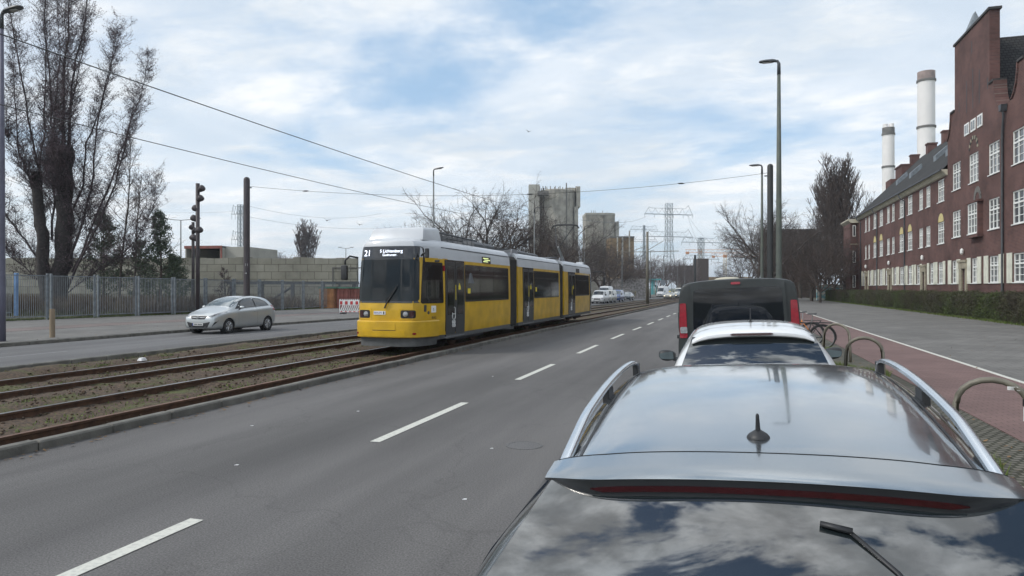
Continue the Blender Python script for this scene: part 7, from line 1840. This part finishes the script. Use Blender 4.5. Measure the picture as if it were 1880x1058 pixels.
# ---- the big lopped poplar on the left -------------------------------------------------
def big_poplar():
    Z0 = 48.0; bx_, by_ = at(100, Z0); root = empty('lopped_poplar_tree', (bx_, by_, .05), TH); k = Z0 / F; t = Tree(77); R0 = t.r
    def W(u, v, dep=0): return Vector(((u - 100) * k, dep, (529 - v) * k + H - .05))
    stubs = [([(102, 578, 0), (108, 520, .1), (114, 450, .2), (117, 350, .1), (120, 268, 0)], .60, .47), ([(90, 575, -.2), (86, 500, -.3), (84, 430, -.3), (74, 370, -.2), (70, 316, -.2)], .42, .30)]
    for pts, a, b in stubs:
        P = []
        for i in range(len(pts) - 1):
            A, B = W(*pts[i][:2], pts[i][2]), W(*pts[i + 1][:2], pts[i + 1][2])
            for j in range(4): P.append(A.lerp(B, j / 4) + Vector((R0.gauss(0, .05), R0.gauss(0, .05), 0)))
        P.append(W(*pts[-1][:2], pts[-1][2])); t.add(P, a, b, 0)
    stems = [([(112, 275), (116, 200), (118, 120), (124, 40), (128, -40), (132, -120)], .17, 0), ([(124, 272), (128, 200), (130, 130), (140, 50), (150, -30), (158, -110)], .16, .6), ([(112, 300), (104, 230), (98, 150), (96, 60), (104, -30), (106, -100)], .13, -.8),
             ([(95, 440), (97, 340), (88, 250), (84, 160), (86, 70), (78, -20)], .15, 1.0), ([(78, 330), (62, 250), (56, 170), (50, 90), (44, 20), (42, -40)], .13, -1.2), ([(82, 420), (54, 330), (30, 280), (20, 200), (14, 130), (16, 60)], .12, .4),
             ([(125, 480), (150, 400), (166, 320), (176, 230), (196, 140), (222, 60)], .17, 0), ([(120, 430), (146, 340), (150, 260), (166, 190), (180, 110), (186, 40)], .14, 1.1), ([(130, 520), (180, 430), (214, 360), (238, 300), (256, 240), (262, 190)], .15, -.9),
             ([(128, 500), (170, 400), (196, 310), (216, 220), (238, 150), (244, 90)], .14, 1.4), ([(84, 500), (50, 440), (20, 400), (0, 350), (-14, 290), (-20, 230)], .13, -.4), ([(82, 530), (40, 490), (6, 470), (-22, 430), (-40, 380)], .09, .8), ([(126, 540), (170, 500), (215, 470), (250, 430), (268, 380), (272, 330)], .09, .7),
             ([(118, 400), (134, 300), (140, 220), (150, 120), (158, 30)], .12, -1.5), ([(74, 320), (72, 240), (68, 150), (64, 60), (66, -30)], .12, .9), ([(104, 380), (110, 290), (106, 190), (112, 90), (114, 0)], .12, 1.8)]
    for i in range(7):
        u0 = R0.uniform(80, 128); v0 = R0.uniform(330, 540); s_ = R0.choice((-1, 1)); q = [(u0, v0)]
        for j in range(1, 6): q.append((u0 + s_ * j * R0.uniform(4, 15), v0 - j * R0.uniform(16, 34)))
        stems.append((q, .06, R0.uniform(-1.6, 1.6)))
    for pts, r, dep in stems:
        P = []; n = len(pts)
        for i, (u, v) in enumerate(pts): P.append(W(u + R0.uniform(-3, 3), v, dep * i / (n - 1) * 1.6 + R0.uniform(-.15, .15)))
        Q = []
        for i in range(n - 1):
            for j in range(3): Q.append(P[i].lerp(P[i + 1], j / 3) + Vector((R0.gauss(0, .04), R0.gauss(0, .04), 0)))
        Q.append(P[-1]); t.add(Q, r * .55, .015, 1); N_ = len(Q) - 1
        for b in range(62):
            f = .06 + .94 * (b + R0.random()) / 62; g = f * N_; j = min(int(g), N_ - 1); q = Q[j].lerp(Q[j + 1], g - j); dd = (Q[j + 1] - Q[j]).normalized()
            az = R0.uniform(0, 6.28); o = dd.orthogonal().normalized(); o2 = dd.cross(o); sp = R0.uniform(.32, .72); d = dd * math.cos(sp) + (o * math.cos(az) + o2 * math.sin(az)) * math.sin(sp)
            L = R0.uniform(.9, 2.2) * (1.25 - .6 * f); p1, _ = t.path(q, d, L, 4, .12, .10); t.add(p1, max(.024 * (1.2 - f), .010), .005, 1)
            for c in range(7):
                g2 = R0.uniform(.15, 1) * 4; q2 = p1[min(int(g2), 3)].lerp(p1[min(int(g2) + 1, 4)], g2 % 1); a2 = R0.uniform(0, 6.28)
                p2, _ = t.path(q2, Vector((math.cos(a2) * .8, math.sin(a2) * .8, .75)), R0.uniform(.35, .95), 3, .16, .05); t.add(p2, .0085, .005, 1); t.tips += p2[1:]
                for e in range(2):
                    a3 = R0.uniform(0, 6.28); p3, _ = t.path(p2[1], Vector((math.cos(a3), math.sin(a3), .6)), R0.uniform(.15, .4), 1, .1, 0); t.add(p3, .006, .004, 1); t.tips.append(p3[-1])
    t.mesh(0, 'trunk', 'bark_dark', root); cr = t.mesh(1, 'crown', 'branch', root, rmin=.004); flecks('buds', t.tips, 2, .07, .029, 'bud', cr)
    tag(root, 'huge lopped poplar with two thick cut trunks and fine budding branches behind the fence', 'tree')
big_poplar()
# second thinner one right of it, a tall sapling in the yard
def sapling(u, z, vt, label, seed, m='twig', nb=26):
    x, y = at(u, z); h = hgt(vt, z); root = empty('young_tree', (x, y, 0)); t = Tree(seed); pts, _ = t.path(Vector((0, 0, -.1)), Vector((.02, 0, 1)), h, 8, .03, .1); t.add(pts, .10, .02, 0)
    for i in range(nb):
        f = .12 + .85 * i / nb; q = pts[int(f * 8)].lerp(pts[min(int(f * 8) + 1, 8)], f * 8 % 1); az = t.r.uniform(0, 6.28)
        t.grow(q, Vector((math.cos(az), math.sin(az), .9)), h * .26 * (1.2 - f), .03, 2, [(0,) * 6, (0,) * 6, (6, .5, .6, .15, .05, .2), (4, .5, .6, .2, .03, .2), (0, 0, 0, .2, 0, 0)])
    t.mesh(0, 'trunk', 'bark', root); cr = t.mesh(1, 'crown', m, root, rmin=.008); flecks('buds', t.tips, 1, .05, .028, 'bud', cr); tag(root, label, 'tree', 'young trees behind the fence')
sapling(218, 54, 250, 'slender young bare tree right of the big lopped poplar', 3, nb=34); sapling(245, 58, 320, 'young bare tree between the slender one and the pine', 4); sapling(182, 64, 380, 'young bare tree rising from the undergrowth before the wall', 9); sapling(415, 60, 490, 'thin bare shrub against the wall right of the spotlight column', 5, nb=14)
# ---- pines -----------------------------------------------------------------------------
def pine(u, z, vt, w, label, seed, lean=0):
    x, y = at(u, z); h = hgt(vt, z); root = empty('pine_tree', (x, y, 0)); t = Tree(seed); pts, _ = t.path(Vector((0, 0, -.1)), Vector((lean, 0, 1)), h, 8, .03, .1); t.add(pts, .12, .02, 0); tips = []
    nb = int(h * 6.5)
    for i in range(nb):
        f = .10 + .90 * (i / nb) ** .9; q = pts[min(int(f * 8), 7)].lerp(pts[min(int(f * 8) + 1, 8)], f * 8 % 1); az = i * 2.39 + t.r.uniform(-.5, .5); L = w * (1.08 - f) ** .75 * t.r.uniform(.55, 1.15)
        p1, _ = t.path(q, Vector((math.cos(az), math.sin(az), .30)), L, 4, .10, .09); t.add(p1, .03, .01, 1); tips += p1[2:]
        for c in range(6):
            g = t.r.uniform(.3, 1) * 4; q2 = p1[min(int(g), 3)].lerp(p1[min(int(g) + 1, 4)], g % 1); a2 = az + t.r.uniform(-1.1, 1.1); p2, _ = t.path(q2, Vector((math.cos(a2), math.sin(a2), .5)), L * .32, 2, .12, .1); t.add(p2, .012, .006, 1); tips += [p2[-1], p2[1], p2[0].lerp(p2[1], .5)]
    t.mesh(0, 'trunk', 'bark_brown', root); cr = t.mesh(1, 'crown', 'bark_brown', root, rmin=.008); flecks('needles', tips, 8, .12, .062, 'pine', cr, rs=seed, elong=1.0)
    me = [c for c in kids(cr)][0]; tag(root, label, 'tree', 'young pines behind the fence')
pine(293, 52, 388, 1.9, 'young pine with a clear pointed top right of the big poplar', 2); pine(190, 56, 392, 2.6, 'dark pine half hidden behind the big poplar branches', 6, .03); pine(250, 60, 440, 2.4, 'lower wide pine between the two taller pines', 8); pine(320, 57, 468, 2.0, 'small pine at the foot of the pointed one', 12)
# ---- undergrowth, hedge ------------------------------------------------------------------
def scrub():
    pts = []; g = np.random.default_rng(8)
    for i in range(52000):
        z = 46 + 24 * g.random() ** 1.5; u = g.uniform(-60, 690); x, y = at(u, z)
        if x > -36.9: continue
        if math.sin(u * .05) + math.sin(z * .8 + u * .02) < g.uniform(-2.2, .3): continue
        pts.append((x, y, .05 + dip(y)))
    blades('brown_scrub', pts, 1.25, 'brush', 'brown dead undergrowth filling the yard behind the metal fence', 'undergrowth', w=.035, lean=.5)
    pts = []
    for i in range(16000):
        z = g.uniform(44.5, 60); u = g.uniform(-60, 520); x, y = at(u, z)
        if x > -36.9: continue
        pts.append((x, y, .05 + dip(y)))
    blades('green_scrub', pts, .45, 'brush_green', 'low green weeds among the undergrowth behind the metal fence', 'undergrowth', w=.03, lean=.8)
scrub()
def hedge():
    root = empty('hedge', (13.95, 0, .1)); g = np.random.default_rng(12); n = 150000
    y = 24 + (112 - 24) * g.random(n) ** 1.35; w = .62 + .05 * np.sin(y * 1.3) + .06 * np.sin(y * .37 + 1); hh = 1.36 + .06 * np.sin(y * .8) + .05 * np.sin(y * 2.1) + .04 * np.sin(y * 5.3)
    f = g.random(n); face = g.random(n)
    X = np.where(face < .62, -w + g.normal(0, .06, n), g.uniform(-1, 1, n) * w); Z = np.where(face < .62, hh * g.random(n) ** .8, hh + np.abs(g.normal(0, .085, n)) - .04)
    X = X + .06 * np.sin(Z * 3 + y * 2.2)
    P = np.stack([X, y, Z], -1); a = g.normal(0, 1, (n, 3)); a[:, 2] += .5; a /= np.linalg.norm(a, axis=1, keepdims=True); b = np.cross(a, g.normal(0, 1, (n, 3))); b /= np.linalg.norm(b, axis=1, keepdims=True)
    s_ = g.uniform(.018, .045, (n, 1)); L_ = g.uniform(.8, 2.6, (n, 1))
    V = np.stack([P - a * s_ * L_, P + b * s_ * .35, P + a * s_ * L_, P - b * s_ * .35], 1).reshape(-1, 3)
    lo = (Z < .45 + .3 * g.random(n)) | (g.random(n) < .06); green = np.sin(y * .9) + np.sin(y * .31) * .8 + g.normal(0, .8, n)
    mi = ((green > .9) | (lo & (green > -.2))).astype(int)
    fast_mesh('foliage', V, np.arange(4 * n).reshape(-1, 4), ['hedge_dark', 'hedge_green'], root, mi=mi)
    ys = list(np.arange(24, 112.1, .5)); rings = []
    for yy in ys:
        w_ = .50 + .05 * math.sin(yy * 1.3) + .06 * math.sin(yy * .37 + 1); h_ = 1.27 + .06 * math.sin(yy * .8) + .05 * math.sin(yy * 2.1); rings.append([(-w_, yy, -.1), (-w_, yy, h_ * .9), (-w_ * .8, yy, h_), (w_ * .8, yy, h_), (w_, yy, h_ * .9), (w_, yy, -.1)])
    mb = MB(); mb.loft(rings); mb.build('solid_core', 'hedge_dark', root, smooth=True)  # solid dark core added inside so the foliage is not see-through
    tag(root, 'long clipped brown-green hedge between the right pavement and the brick building', 'hedge')
hedge()
# a few leafless bushes at the foot of the brick wall and loose weeds by the road edge
# ------------------------------------------------------------------ thin haze over the whole scene
mb = MB(); mb.bx(-3300, 3300, -420, 5300, -3, 100)
hm = bpy.data.materials.new('haze'); hm.use_nodes = True; nt = hm.node_tree; nt.nodes.clear()
o_ = nt.nodes.new('ShaderNodeOutputMaterial'); pv = nt.nodes.new('ShaderNodeVolumePrincipled')
pv.inputs['Color'].default_value = (.80, .88, .97, 1); pv.inputs['Density'].default_value = .0003; pv.inputs['Anisotropy'].default_value = .2
nt.links.new(pv.outputs[0], o_.inputs['Volume']); M['haze'] = hm
hz_ = mb.build('haze', 'haze'); hz_['kind'] = 'stuff'; tag(hz_, 'thin pale haze in the distance', 'haze')
scene.cycles.volume_bounces = 0
